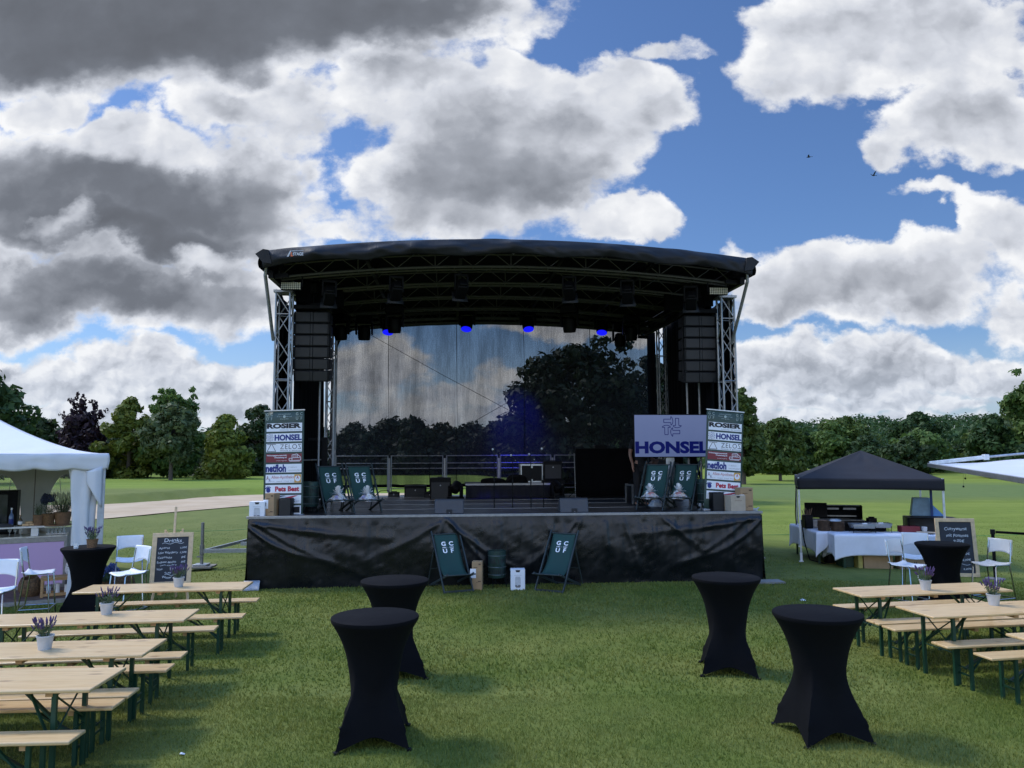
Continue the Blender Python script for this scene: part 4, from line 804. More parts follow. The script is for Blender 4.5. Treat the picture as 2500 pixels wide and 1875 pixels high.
def sub(label, loc, rz_, d):
    t = thing('black_speaker_box', label, 'loudspeaker', loc, rz_, 'small black speakers at the stage corners'); w, dp, h = d
    MB().box((0, 0, h / 2), d).build('cabinet', BLK, t, bevel=.008); MB().box((0, -dp / 2 - .004, h * .54), (w * .9, .008, h * .84)).build('grille', bpy.data.materials['speaker grille'], t, bevel=.004); MB().lathe([(0, 0), (.014, 0)], (w * .15, -dp / 2 - .010, h * .1), 10, cap=False, M=Matrix.Rotation(R(90), 4, 'X')).build('badge', GREYINK, t, sharp=None)
sub('small black speaker between the tall brown box and the left banner', ST(-4.36, .22), SA + R(-3), (.24, .22, .40)); sub('small black speaker beside the beige box on the right', ST(4.22, .33), SA + R(6), (.25, .22, .44))
# steel drums used as fire baskets
def drum(label, loc, rz_):
    t = thing('fire_drum', label, 'fire drum', loc, rz_, 'dark green steel fire drums on wire legs'); r, z0, h = .17, .19, .50
    MB().lathe([(.0, z0), (r * .93, z0), (r, z0 + .03), (r, z0 + h), (r - .008, z0 + h), (r - .008, z0 + .03), (0, z0 + .02)], n=32, cap=False).build('drum_body', DRUM, t)
    for z in (z0 + .06, z0 + .2, z0 + .41): MB().lathe([(r, z - .008), (r + .008, z), (r, z + .008)], n=32, cap=False).build('drum_ring', mat('worn drum edge', (.14, .16, .15), .3, .6) if 'worn drum edge' not in bpy.data.materials else bpy.data.materials['worn drum edge'], t)
    for a in (.6, 2.3, 3.9, 5.6): MB().tube([(r * .8 * cos(a), r * .8 * sin(a), z0 + .02), (r * 1.15 * cos(a + .25), r * 1.15 * sin(a + .25), .01), (r * .8 * cos(a + .6), r * .8 * sin(a + .6), z0 + .02)], .006, 6).build('wire_leg', BLKP, t)
    def wrap(mb): return MB().add([((r + .0015) * sin(x / r), -(r + .0015) * cos(x / r), z) for x, y, z in mb.v], mb.f)
    wrap(put_text(MB(), 'VELTINS', 0, z0 + .315, .12, bold=.02)).build('cut_out_lettering', INK, t, sharp=None)
    b = MB()
    for i in range(11): x = -.2 + .04 * i; b.add([(x - .008, 0, z0 + .08), (x + .008, 0, z0 + .08), (x + .008, 0, z0 + .17), (x - .008, 0, z0 + .17)], [(0, 1, 2, 3)])
    for i in range(4): x = -.06 + .03 * i; b.add([(x - .006, 0, z0 + .45), (x + .006, 0, z0 + .45), (x + .006, 0, z0 + .462), (x - .006, 0, z0 + .462)], [(0, 1, 2, 3)])
    wrap(b).build('vent_slot', INK, t, sharp=None)
drum('dark green drum standing on stage beside the left banner', ST(-4.03, .92), SA + R(-8)); drum('dark green drum standing on stage beside the right banner', ST(4.17, .85), SA + R(18)); drum('dark green drum standing on the lawn between the two boxes', (-.30, 14.85, 0), R(10))
# deck chairs
def bez(t, P): a = 1 - t; return tuple(a ** 3 * P[0][i] + 3 * a * a * t * P[1][i] + 3 * a * t * t * P[2][i] + t ** 3 * P[3][i] for i in (0, 1))
CH = [(.33, .985), (.02, .42), (-.12, .20), (-.47, .325)]
tab = [bez(i / 60, CH) for i in range(61)]; arc = [0]
for i in range(60): arc.append(arc[-1] + math.dist(tab[i], tab[i + 1]))
def on_fab(s_, off=.004):
    y = float(np.interp(s_, arc, [p[0] for p in tab])); z = float(np.interp(s_, arc, [p[1] for p in tab])); e = .01
    y2 = float(np.interp(s_ + e, arc, [p[0] for p in tab])); z2 = float(np.interp(s_ + e, arc, [p[1] for p in tab])); n = Vector((z2 - z, -(y2 - y))).normalized()
    return y + n.x * off * (1 if n.x < 0 else 1), z + n.y * off
def deck_chair():
    t = thing('deck_chair', '', 'deck chair')
    b = MB(); w = .28
    for sx in (-1, 1): b.bar((sx * w, -.40, .0), (sx * w, .36, 1.05), .024, .045)
    b.bar((-w, -.39, .025), (w, -.39, .025), .03, .035); b.tube([(-w - .01, .33, .99), (w + .01, .33, .99)], .014, 8); b.bar((-w, -.02, .50), (w, -.02, .50), .025) if False else None
    b.build('back_frame', GFRAME, t, bevel=.004)
    b = MB(); w = .25
    for sx in (-1, 1): b.bar((sx * w, -.50, .345), (sx * w, .50, .02), .022, .042)
    b.tube([(-w - .05, -.47, .325), (w + .05, -.47, .325)], .014, 8); b.bar((-w, .48, .03), (w, .48, .03), .025); b.build('seat_frame', GFRAME, t, bevel=.004)
    b = MB()
    for sx in (-1, 1): b.bar((sx * .305, .13, .73), (sx * .305, .46, .05), .015, .03)
    b.tube([(-.31, .30, .36), (.31, .30, .36)], .010, 6); b.build('prop_frame', GFRAME, t)
    MB().sheet(lambda u, v: (-.235 + .47 * u, on_fab(arc[-1] * v, 0)[0], on_fab(arc[-1] * v, 0)[1] - .012 * sin(pi * u) * sin(pi * v)), 8, 30).build('sling', GREEN, t, thick=.003)
    l = MB()
    for s_, x, z in (('G', -.075, .0), ('C', .075, .0), ('U', -.068, -.145), ('F', .072, -.145)): put_text(l, s_, x, z, .115, bold=.035, xs=1.12)
    put_text(l, '1985  -  2025', 0, -.072, .034, bold=.02, xs=1.25)
    l.v = [(x, *on_fab(.20 - z, .007)) for x, y, z in l.v]
    l.build('lettering', mat('white print', (.80, .82, .84), .6), t, sharp=None); return t
def basket():
    t = thing('gift_basket', '', 'gift basket')
    MB().lathe([(.0, .0), (.15, .0), (.175, .06), (.168, .06), (.145, .012), (0, .012)], n=20, cap=False).build('tray', WICKER, t)
    rr = random.Random(4)
    for i, (c, nm, m) in enumerate([((-.06, -.02, .08), 'packet', PINK), ((.05, -.03, .07), 'packet', KRAFTL), ((.0, .05, .10), 'packet', WPAP), ((.08, .03, .07), 'packet', mat('lilac print', (.35, .33, .5), .6)), ((-.02, -.07, .06), 'packet', ORANGE)]):
        MB().box((0, 0, 0), (.11, .06, .12), Matrix.Rotation(rr.uniform(-.6, .6), 3, 'Y') @ Matrix.Rotation(rr.uniform(-1, 1), 3, 'Z')).build(nm, m, t, bevel=.006, loc=c)
    def film(u, v):
        a = u * 2 * pi; r = (.20 * (1 - v) ** .7 + .02) * (1 + .10 * sin(a * 7 + v * 3) + .08 * MN.noise((cos(a) * 2, sin(a) * 2, v * 4)))
        return (r * cos(a), r * sin(a), (.01 + .145 * v))
    MB().sheet(film, 60, 10, True).build('cellophane_wrap', CELLO, t, sharp=15)
    b = MB()
    for i in range(90):
        a = rr.uniform(0, 2 * pi); e = rr.uniform(-.05, 1.5); L = rr.uniform(.08, .19); d = Vector((cos(a) * cos(e), sin(a) * cos(e), sin(e))); sd = Vector((-sin(a), cos(a), 0)) * rr.uniform(.008, .026)
        o = Vector((0, 0, .145)); b.add([o - sd * .3, o + sd * .3, o + d * L + sd, o + d * L * .95 - sd], [(0, 1, 2, 3)])
    b.build('cellophane_frill', clear_film('cellophane frill', (.85, .84, .82), .75, .3), t, sharp=None)
    b = MB()
    for i in range(7): a = i * .9; b.tube([(0, 0, .145), (.10 * cos(a), .10 * sin(a), .135 + .02 * sin(i)), (.15 * cos(a + .3), .15 * sin(a + .3), .05)], .004, 5)
    b.build('ribbon', mat('cream ribbon', (.55, .50, .36), .6), t); return t
dc0 = deck_chair(); gb0 = basket()
DCG, GBG = 'dark green club deck chairs', 'gift baskets wrapped in cellophane'
def put(o, first, loc, rz_, label, group):
    if loc[2] == 0: loc = (loc[0], loc[1], terr(loc[0], loc[1]))
    if first: o.location = loc; o.rotation_euler = (0, 0, rz_); tag(o, label, group=group); return o
    return dup(o, loc, rz_, label, group=group)
CHS = [(-3.57, 1.0, 27, 'deck chair on the left of the stage, nearest the drum, basket on its seat'), (-2.98, 1.05, 24, 'deck chair on the left of the stage, nearer the wedge speaker, basket on its seat'), (3.11, .98, -32, 'deck chair on the right of the stage, nearer the flight case, basket on its seat'), (3.72, .95, -34, 'deck chair on the right of the stage beside the drum, basket on its seat')]
GBL = ['cellophane gift basket on the leftmost deck chair of the stage', 'cellophane gift basket on the second deck chair from the left on stage', 'cellophane gift basket on the third deck chair from the left on stage', 'cellophane gift basket on the rightmost deck chair of the stage']
for i, (x, y, a, l) in enumerate(CHS):
    put(dc0, i == 0, ST(x, y), SA + R(a), l, DCG); c_, s_ = cos(R(a)), sin(R(a)); oy = -.27
    put(gb0, i == 0, ST(x - s_ * oy, y + c_ * oy, DZ + .285), SA + R(a * 9), GBL[i], GBG)
put(dc0, False, (-1.15, 14.66, 0), R(25), 'empty deck chair on the lawn left of the tall brown box', DCG); put(dc0, False, (.84, 14.66, 0), R(-28), 'empty deck chair on the lawn right of the white box', DCG)
# wedge monitors
def wedge(label, loc, rz_):
    t = thing('stage_monitor', label, 'loudspeaker', loc, rz_, 'wedge speakers at the stage front')
    P = [(-.20, 0), (.16, 0), (.20, .05), (.12, .33), (.05, .345), (-.17, .16), (-.21, .08)]
    b = MB().add([(x, -y, z) for x in (-.29, .29) for y, z in P], [tuple(range(7)), tuple(range(13, 6, -1))] + [(i, i + 7, (i + 1) % 7 + 7, (i + 1) % 7) for i in range(7)])
    b.build('wedge_body', mat('grey black speaker paint', (.045, .047, .053), .55, bump=.1, bs=200) if 'grey black speaker paint' not in bpy.data.materials else bpy.data.materials['grey black speaker paint'], t, bevel=.02)
    MB().box((0, -.19, .09), (.11, .03, .10)).build('connector_panel', INK, t, bevel=.004); MB().tube([(.0, -.21, .08), (.03, -.24, .03), (.12, -.25, .01)], .006, 6).build('cable_plug', GREYINK, t)
    return t
wedge('wedge speaker on the left stage front facing the band', ST(-1.21, .55), SA); wedge('wedge speaker on the right stage front facing the band', ST(1.30, .52), SA)
# microphones on stands
def mic(label, loc, h, base):
    t = thing('microphone_stand', label, 'microphone stand', loc, random.uniform(-.5, .5), 'microphone stands in the middle of the stage')
    MB().lathe([(.0, 0), (.13, 0), (.13, .015), (.03, .03), (.015, .05), (0, .05)], n=24, cap=False).build('round_base', BLK, t)
    MB().tube([(0, 0, .03), (0, 0, h * .55)], .011, 8).tube([(0, 0, h * .55), (0, 0, h)], .008, 8).build('pole', BLK, t); MB().tube([(0, 0, h * .52), (0, 0, h * .6)], .016, 8).build('clutch', BLKP, t)
    m = MB().tube([(.07, -.02, h - .03), (-.02, .0, h + .06)], [.010, .015], 8).build('microphone', BLKP, t); MB().lathe([(.0, -.03), (.022, -.02), (.027, .0), (.022, .02), (0, .03)], (-.035, .0, h + .075), 12, cap=False).build('microphone_head', ALU, m)
    MB().lathe([(.0, -.01), (.012, -.008), (.012, .01), (0, .012)], (.075, -.02, h - .035), 8, cap=False).build('plug_end', CHROME, m)
for x, h, l in ((-.24, 1.26, 'leftmost microphone stand, tall, mic tilted up to the left'), (.16, 1.13, 'lower microphone stand, second from the left'), (.56, 1.15, 'lower microphone stand, third from the left'), (.84, 1.27, 'rightmost microphone stand, tall, mic tilted up to the left')):
    mic(l, ST(x, 1.65 if x != .84 else 1.7), h, 0)
# riser, cases and lamps at the back
t = thing('drum_riser', 'low black platform at the back centre of the stage', 'platform', ST(.36, 5.9), SA)
MB().box((0, .35, .43), (2.3, 1.3, .05)).build('platform_top', BLKP, t, bevel=.008); MB().box((0, -.305, .43), (2.3, .012, .05)).build('platform_edge', ALUD, t)
def rsk(u, v): return (-1.14 + 2.28 * u, -.28 + .012 * sin(u * 60), .40 * (1 - v) + .005)
MB().sheet(rsk, 120, 3).build('platform_skirt', mat('dark platform cloth', (.006, .007, .012), .9), t, thick=.004)
def lump(name, label, cat, loc, d, seed, m=BLKF, group=None):
    def f(u, v):
        a = u * 2 * pi; e = v * pi / 2; r = cos(e) ** .6; n = 1 + .25 * MN.noise((cos(a) * 1.5 + seed, sin(a) * 1.5, v * 2))
        return (d[0] / 2 * r * cos(a) * n, d[1] / 2 * r * sin(a) * n, d[2] * sin(e) * n)
    o = MB().sheet(f, 28, 10, True).build(name, m, None); o.location = loc; o.rotation_euler = (0, 0, SA); return tag(o, label, cat, group)
lump('folded_cloth', 'long folded black cloth lying on the platform left side', 'cloth', ST(-.02, 5.95, DZ + .455), (.75, .4, .13), 1); lump('folded_cloth', 'higher black cloth bundle on the platform beside the long one', 'cloth', ST(.62, 6.0, DZ + .455), (.62, .4, .2), 5)
def floor_head(label, loc, rz_):
    t = thing('floor_light', label, 'stage light', loc, rz_, 'moving lights standing on the stage floor with blue lenses')
    MB().box((0, 0, .07), (.36, .28, .13)).build('lamp_base', BLKP, t, bevel=.02); [MB().box((q, 0, .27), (.05, .14, .3)).build('yoke_arm', BLK, t, bevel=.015) for q in (-.17, .17)]
    M = Matrix.Translation((0, 0, .36)) @ Matrix.Rotation(R(55), 4, 'X'); h = MB().lathe([(.08, -.14), (.13, -.1), (.14, .02), (.13, .14)], n=18, M=M).build('lamp_head', BLK, t)
    MB().lathe([(0, .146), (.115, .144)], n=18, cap=False, M=M).build('lens', BLUELENS, h); MB().box((0, -.145, .07), (.25, .006, .06)).build('control_panel', GREYINK, t); return t
floor_head('floor lamp with blue lens left of the platform', ST(-1.05, 5.25), SA + 2.6); floor_head('floor lamp with blue lens right of the platform', ST(1.62, 5.25), SA - 2.6)
def blue_glow(name, loc, target, e, size):
    l = bpy.data.lights.new(name, 'SPOT'); l.energy = e; l.color = (.02, .03, 1); l.spot_size = R(size); l.spot_blend = .9; l.shadow_soft_size = .1
    o = bpy.data.objects.new(name, l); COL.objects.link(o); o.location = loc; o.rotation_euler = (Vector(target) - Vector(loc)).to_track_quat('-Z', 'Y').to_euler()
blue_glow('floor_lamp_beam', ST(-.92, 4.95, DZ + .42), ST(-.45, 5.25, DZ + .05), 60, 55); blue_glow('floor_lamp_beam', ST(1.5, 4.95, DZ + .42), ST(1.1, 5.15, DZ + .05), 60, 55)
blue_glow('roof_lamp_beam', ST(.5, 5.7, 5.85), ST(.75, 7.3, 3.3), 420, 40); blue_glow('roof_lamp_beam', ST(-1.0, 5.7, 5.85), ST(.9, 7.3, 3.1), 320, 34)
blue_glow('roof_lamp_beam', ST(2.5, 5.7, 5.85), ST(.2, 7.3, 3.0), 300, 34)
def flight_case(name, label, loc, d, rz_=SA, legs=False):
    t = thing(name, label, 'flight case', loc, rz_, 'equipment cases on the stage'); w, dp, h = d
    MB().box((0, 0, h / 2), (w - .02, dp - .02, h - .02)).build('case_panel', BLKP, t); b = MB()
    for x in (-w / 2 + .015, w / 2 - .015):
        for y in (-dp / 2 + .015, dp / 2 - .015): b.bar((x, y, 0), (x, y, h), .045 if legs else .03)
    for z in (.02, h - .02):
        for y in (-dp / 2 + .014, dp / 2 - .014): b.bar((-w / 2, y, z), (w / 2, y, z), .04)
        for x in (-w / 2 + .014, w / 2 - .014): b.bar((x, -dp / 2, z), (x, dp / 2, z), .04)
    b.build('case_edge', ALU, t); MB().box((0, -dp / 2 - .004, h * .85), (.06, .012, .07)).box((0, -dp / 2 - .004, h * .12), (.06, .012, .07)).build('latch', CHROME, t, bevel=.004); return t
flight_case('flight_case', 'black case with aluminium edges standing on the platform right end', ST(1.05, 6.35, DZ + .455), (.62, .5, .5))
flight_case('flight_case', 'narrow aluminium edged case beside the black wall and deck chair', ST(3.22, 2.9), (.42, .5, .52), SA + R(6), True)
b = lump('cable_bundle', 'tangle of black cables on top of the narrow aluminium edged case', 'cable', ST(3.2, 2.9, DZ + .52), (.36, .36, .12), 8); b2 = lump('folded_cloth', 'pale grey folded cloth under the third deck chair', 'cloth', ST(3.35, 1.75), (.35, .25, .2), 3, ZINC)
def amp(name, label, loc, d, cat='amplifier'):
    t = thing(name, label, cat, loc, SA, 'amplifiers and cases at the back of the stage'); w, dp, h = d
    MB().box((0, 0, h / 2), d).build('cabinet', BLK, t, bevel=.015); MB().box((0, -dp / 2 - .004, h * .45), (w * .88, .01, h * .72)).build('grille', bpy.data.materials['speaker grille'], t); MB().lathe([(0, 0), (.02, 0)], (0, -dp / 2 - .011, h * .68), 10, cap=False, M=Matrix.Rotation(R(90), 4, 'X')).build('badge', GREYINK, t, sharp=None); MB().bar((-.08, 0, h + .015), (.08, 0, h + .015), .03, .02).build('handle', BLKP, t)
amp('guitar_amplifier', 'black amplifier on a case right of the platform', ST(1.62, 6.1, DZ + .52), (.5, .35, .52)); amp('black_case', 'black case carrying the amplifier right of the platform', ST(1.62, 6.1), (.6, .5, .52), 'case')
amp('black_case', 'black box among cables at the rear left of the stage', ST(-2.15, 6.5), (.6, .4, .38), 'case'); amp('black_case', 'black cloth covered case beside the left floor lamp', ST(-1.45, 5.6), (.55, .5, .62), 'case')
for x, y, lb in ((-1.75, 6.3, 'small stage box among the cables left of the covered case'), (-2.75, 6.6, 'small cable box near the first railing post')): amp('stage_box', lb, ST(x, y), (.3, .25, .2), 'cable box')
for i, (x, y, lb) in enumerate(((-2.5, 6.55, 'loose black cable at the rear left of the stage'), (2.6, 1.0, 'black cable on the floor right of the wedge speaker'), (2.35, 2.4, 'thick cable bundle lying before the narrow aluminium case'))):
    rr = random.Random(i); pts = [(x + (k_ / 8 - .5) * 1.7, y + .12 * sin(k_ * 1.3 + i), DZ + .02 + (.25 * max(0, sin(k_)) if i == 0 else 0)) for k_ in range(9)]
    o = MB().tube([ST(*p) for p in pts], .012 if i < 2 else .03, 6).build('cable', BLK, None); tag(o, lb, 'cable')
t = thing('stage_screen_wall', 'plain black fabric wall standing upstage left of the television', 'screen wall', ST(3.12, 6.0), SA + R(2))
MB().sheet(lambda u, v: (-.86 + 1.72 * u, -.03 + .008 * sin(u * 22), .02 + 1.35 * v), 40, 4).build('fabric', BLKF, t, thick=.01); MB().bar((-.86, 0, 0), (-.86, 0, 1.37), .04).bar((.86, 0, 0), (.86, 0, 1.37), .04).bar((-.86, 0, 1.37), (.86, 0, 1.37), .04).bar((-.86, -.3, .02), (-.86, .3, .02), .05).bar((.86, -.3, .02), (.86, .3, .02), .05).build('frame', BLK, t)
amp('mixer_case', 'small dark case standing behind the black wall', ST(3.05, 6.5), (.35, .3, 1.48), 'case')
for x, y, h, lb in ((2.15, 5.4, 1.25, 'boom microphone stand in front of the black wall'), (2.95, 6.7, 1.75, 'tall dark microphone stand behind the black wall'), (-1.75, 6.6, 1.0, 'dark microphone stand with boom by the rear railing')):
    t = thing('boom_microphone_stand', lb, 'microphone stand', ST(x, y), SA, 'boom microphone stands at the back')
    MB().tube([(0, 0, .05), (-.03, 0, h)], .010, 6).build('pole', ALUD if h == 1.25 else BLK, t); b = MB()
    for a in (.5, 2.6, 4.7): b.tube([(0, 0, .25), (.28 * cos(a), .28 * sin(a), .01)], .008, 6)
    b.build('tripod_legs', BLK, t); MB().tube([(.02, 0, h - .05), (-.10, 0, h + .35)], .008, 6).build('boom_arm', BLK, t); MB().tube([(-.10, 0, h + .33), (-.12, -.02, h + .43)], [.014, .022], 8).build('microphone', BLKP, t)
# television on a pole stand
def tv_mat():
    m = bpy.data.materials.new('lit screen'); m.use_nodes = True; k = NT(m.node_tree); b = m.node_tree.nodes['Principled BSDF']; g = k.n('ShaderNodeTexCoord').outputs['Object']; x, y, z = k.sep(g)
    c = k.mix(k.ss(k.m('ADD', k.m('MULTIPLY', z, .35), k.m('MULTIPLY', k.noise(g, 1.3, 3), .3)), -.12, .4), (.080, .112, .240, 1), (.112, .152, .300, 1))
    b.inputs['Base Color'].default_value = (.02, .02, .03, 1); b.inputs['Roughness'].default_value = .4; b.inputs['Specular IOR Level'].default_value = .05; k.put(b.inputs['Emission Color'], c); b.inputs['Emission Strength'].default_value = 1; return m
t = thing('television', 'large flat television on a silver pole showing a blue wordmark and logo', 'television', ST(3.68, 1.55), SA + R(2))
MB().box((0, 0, 1.62), (1.72, .06, .95)).build('television_body', BLK, t, bevel=.008)
s = MB().box((0, -.032, 0), (1.685, .006, .915)).build('screen', tv_mat(), t, loc=(0, 0, 1.62), sharp=None)
l = MB(); fit_text(l, 'HONSEL', -.835, .838, -.39, -.12, -.037, bold=.05); l.build('screen_lettering', mat('navy screen pixels', (.002, .002, .02), .4, emit=1, ecol=(.003, .006, .075), spec=.05), s, sharp=None)
l = MB(); logo_arrows(l, .0, .205, .19, -.037, .014); l.build('screen_logo', bpy.data.materials['navy screen pixels'], s, sharp=None)
MB().box((-.03, .06, .95), (.19, .08, .9)).box((-.03, .02, .5), (.1, .05, .95)).build('stand_pole', ALU, t, bevel=.01); MB().box((-.03, .05, .03), (.5, .5, .04)).box((-.03, .05, .3), (.06, .05, .6)).build('stand_base', ALUD, t, bevel=.008)
# ------------------------------------------------------------ two people half hidden behind the television
def skin(name, V, E, m, parent):
    """V = {key: (x,y,z,radius)}; the first key is the root"""
    ks = list(V); me = bpy.data.meshes.new(name); me.from_pydata([V[k_][:3] for k_ in ks], [(ks.index(a), ks.index(b)) for a, b in E], []); me.update()
    o = link(name, me, None, parent, sharp=None); sk = o.modifiers.new('skin', 'SKIN'); sk.use_smooth_shade = True
    for i, k_ in enumerate(ks): r = V[k_][3]; me.skin_vertices[0].data[i].radius = (r, r)
    me.skin_vertices[0].data[0].use_root = True
    s = o.modifiers.new('smooth', 'SUBSURF'); s.levels = 2; s.render_levels = 2; me.materials.append(m); return o
def hand(V, E, k_, wr, d, side):
    d = Vector(d).normalized(); s = Vector(side); w = Vector(wr); V[k_ + 'p'] = (*(w + d * .05), .028); V[k_ + 'q'] = (*(w + d * .09), .026); E += [(k_, k_ + 'p'), (k_ + 'p', k_ + 'q')]
    fwd_ = d.cross(s).normalized()
    for i in range(4):
        o = w + d * .10 + fwd_ * (.024 * (i - 1.5)); L = (.065, .078, .074, .058)[i]; a, b = k_ + 'f%d' % i, k_ + 'g%d' % i
        V[a] = (*(o + d * L * .5), .009); V[b] = (*(o + d * L * .95 + s * .018), .008); E += [(k_ + 'q', a), (a, b)]
    V[k_ + 't'] = (*(w + d * .06 - fwd_ * .045), .011); V[k_ + 'u'] = (*(w + d * .10 - fwd_ * .055), .009); E += [(k_ + 'p', k_ + 't'), (k_ + 't', k_ + 'u')]
def head(V, E, c, f):
    c = Vector(c); f = Vector(f)
    V['neck'] = (*(c - Vector((0, 0, .15))), .055); V['jaw'] = (*(c + f * .02 - Vector((0, 0, .05))), .075); V['skull'] = (*(c + Vector((0, 0, .05))), .095); V['nose'] = (*(c + f * .115), .014)
    E += [('chest', 'neck'), ('neck', 'jaw'), ('jaw', 'skull'), ('jaw', 'nose')]
def face(p, c, f, s):
    c, f, s = Vector(c), Vector(f), Vector(s); b = MB(); 
    for e in (-1, 1): b.lathe([(0, -.012), (.010, -.006), (.012, 0), (.010, .006), (0, .012)], c + f * .088 + s * (.033 * e) + Vector((0, 0, .025)), 8, cap=False)
    b.build('eyes', WHITE, p); b = MB()
    for e in (-1, 1): b.lathe([(0, -.03), (.012, -.015), (.014, .01), (0, .03)], c + s * (.092 * e), 8, cap=False)
    b.build('ears', SKIN, p); MB().bar(c + f * .092 - s * .024 - Vector((0, 0, .055)), c + f * .092 + s * .024 - Vector((0, 0, .055)), .012).build('mouth', mat('lips', (.25, .09, .08), .5) if 'lips' not in bpy.data.materials else bpy.data.materials['lips'], p)
    MB().sheet(lambda u, v: tuple(c + Vector((0, 0, .055)) - f * .012 + Vector((cos(u * 2 * pi) * cos(v * pi / 2) * .104, sin(u * 2 * pi) * cos(v * pi / 2) * .104, sin(v * pi / 2) * .112 - .02 * (1 - v)))), 20, 8, True).build('hair', HAIR, p)
t = thing('person', 'person in a black short sleeved shirt standing behind the television, one bare arm showing', 'person', ST(3.22, 2.5), SA)
V = {'pelvis': (0, 0, .98, .13), 'waist': (0, 0, 1.12, .125), 'chest': (0, .02, 1.38, .13), 'shL': (-.19, .02, 1.50, .06), 'elL': (-.26, .0, 1.22, .042), 'wrL': (-.22, -.10, .98, .028), 'shR': (.19, .02, 1.50, .06), 'elR': (.26, 0, 1.22, .042), 'wrR': (.2, -.22, 1.1, .028),
     'hipL': (-.10, 0, .9, .09), 'knL': (-.11, -.01, .5, .06), 'anL': (-.11, .03, .09, .042), 'toL': (-.12, -.14, .04, .038), 'hipR': (.10, 0, .9, .09), 'knR': (.11, -.01, .5, .06), 'anR': (.11, .03, .09, .042), 'toR': (.12, -.14, .04, .038)}
E = [('pelvis', 'waist'), ('waist', 'chest'), ('chest', 'shL'), ('shL', 'elL'), ('elL', 'wrL'), ('chest', 'shR'), ('shR', 'elR'), ('elR', 'wrR'), ('pelvis', 'hipL'), ('hipL', 'knL'), ('knL', 'anL'), ('anL', 'toL'), ('pelvis', 'hipR'), ('hipR', 'knR'), ('knR', 'anR'), ('anR', 'toR')]
head(V, E, (0, 0, 1.71), (0, -1, 0)); hand(V, E, 'wrL', V['wrL'][:3], (.03, -.12, -1), (1, 0, 0)); hand(V, E, 'wrR', V['wrR'][:3], (.0, -1, .1), (0, 0, -1)); skin('body', V, E, SKIN, t); face(t, (0, 0, 1.71), (0, -1, 0), (1, 0, 0))
S_ = {k_: (*V[k_][:3], V[k_][3] + .022) for k_ in ('waist', 'chest', 'shL', 'shR')}; S_['hem'] = (0, 0, .94, .155); S_['slL'] = (-.235, .01, 1.31, .066); S_['slR'] = (.235, .01, 1.31, .066)
skin('shirt', S_, [('waist', 'chest'), ('waist', 'hem'), ('chest', 'shL'), ('chest', 'shR'), ('shL', 'slL'), ('shR', 'slR')], TSHIRT, t)
P_ = {'pelvis': (0, 0, .96, .142)}; P_.update({k_: (*V[k_][:3], V[k_][3] + .02) for k_ in ('hipL', 'knL', 'anL', 'hipR', 'knR', 'anR')})
skin('trousers', P_, [('pelvis', 'hipL'), ('hipL', 'knL'), ('knL', 'anL'), ('pelvis', 'hipR'), ('hipR', 'knR'), ('knR', 'anR')], TSHIRT, t)
t = thing('person', 'person in grey blue jeans bending over below the television behind the deck chairs', 'person', ST(3.52, 3.0), SA)
V = {'pelvis': (0, 0, .92, .15), 'waist': (.16, 0, 1.0, .135), 'chest': (.44, 0, .98, .135), 'shL': (.52, -.17, .93, .06), 'elL': (.55, -.22, .65, .042), 'wrL': (.62, -.16, .42, .028), 'shR': (.52, .17, .93, .06), 'elR': (.55, .22, .65, .042), 'wrR': (.64, .12, .44, .028),
     'hipL': (0, -.10, .82, .10), 'knL': (.04, -.11, .46, .06), 'anL': (-.04, -.11, .09, .042), 'toL': (.13, -.12, .04, .038), 'hipR': (0, .10, .82, .10), 'knR': (.04, .11, .46, .06), 'anR': (-.04, .11, .09, .042), 'toR': (.13, .12, .04, .038)}
E = [e for e in E if 'neck' not in e and 'jaw' not in e and not any(len(q) > 3 and q[:2] == 'wr' for q in e)]
V['neck'] = (.58, 0, .90, .055); V['jaw'] = (.68, 0, .80, .075); V['skull'] = (.70, 0, .88, .095); V['nose'] = (.73, 0, .73, .014); E += [('chest', 'neck'), ('neck', 'jaw'), ('jaw', 'skull'), ('jaw', 'nose')]
hand(V, E, 'wrL', V['wrL'][:3], (.2, .1, -1), (0, 1, 0)); hand(V, E, 'wrR', V['wrR'][:3], (.2, -.1, -1), (0, -1, 0)); skin('body', V, E, SKIN, t); face(t, (.68, 0, .84), (.35, 0, -.94), (0, 1, 0))
S_ = {'waist': (.12, 0, 1.0, .165), 'chest': (.44, 0, .98, .17), 'shL': (.52, -.17, .93, .085), 'shR': (.52, .17, .93, .085), 'slL': (.54, -.20, .76, .066), 'slR': (.54, .20, .76, .066)}
skin('shirt', S_, [('waist', 'chest'), ('chest', 'shL'), ('chest', 'shR'), ('shL', 'slL'), ('shR', 'slR')], KHAKI, t)
P_ = {'pelvis': (0, 0, .92, .175)}; P_.update({k_: (*V[k_][:3], V[k_][3] + .02) for k_ in ('hipL', 'knL', 'anL', 'hipR', 'knR', 'anR')})
skin('trousers', P_, [('pelvis', 'hipL'), ('hipL', 'knL'), ('knL', 'anL'), ('pelvis', 'hipR'), ('hipR', 'knR'), ('knR', 'anR')], JEANS, t)
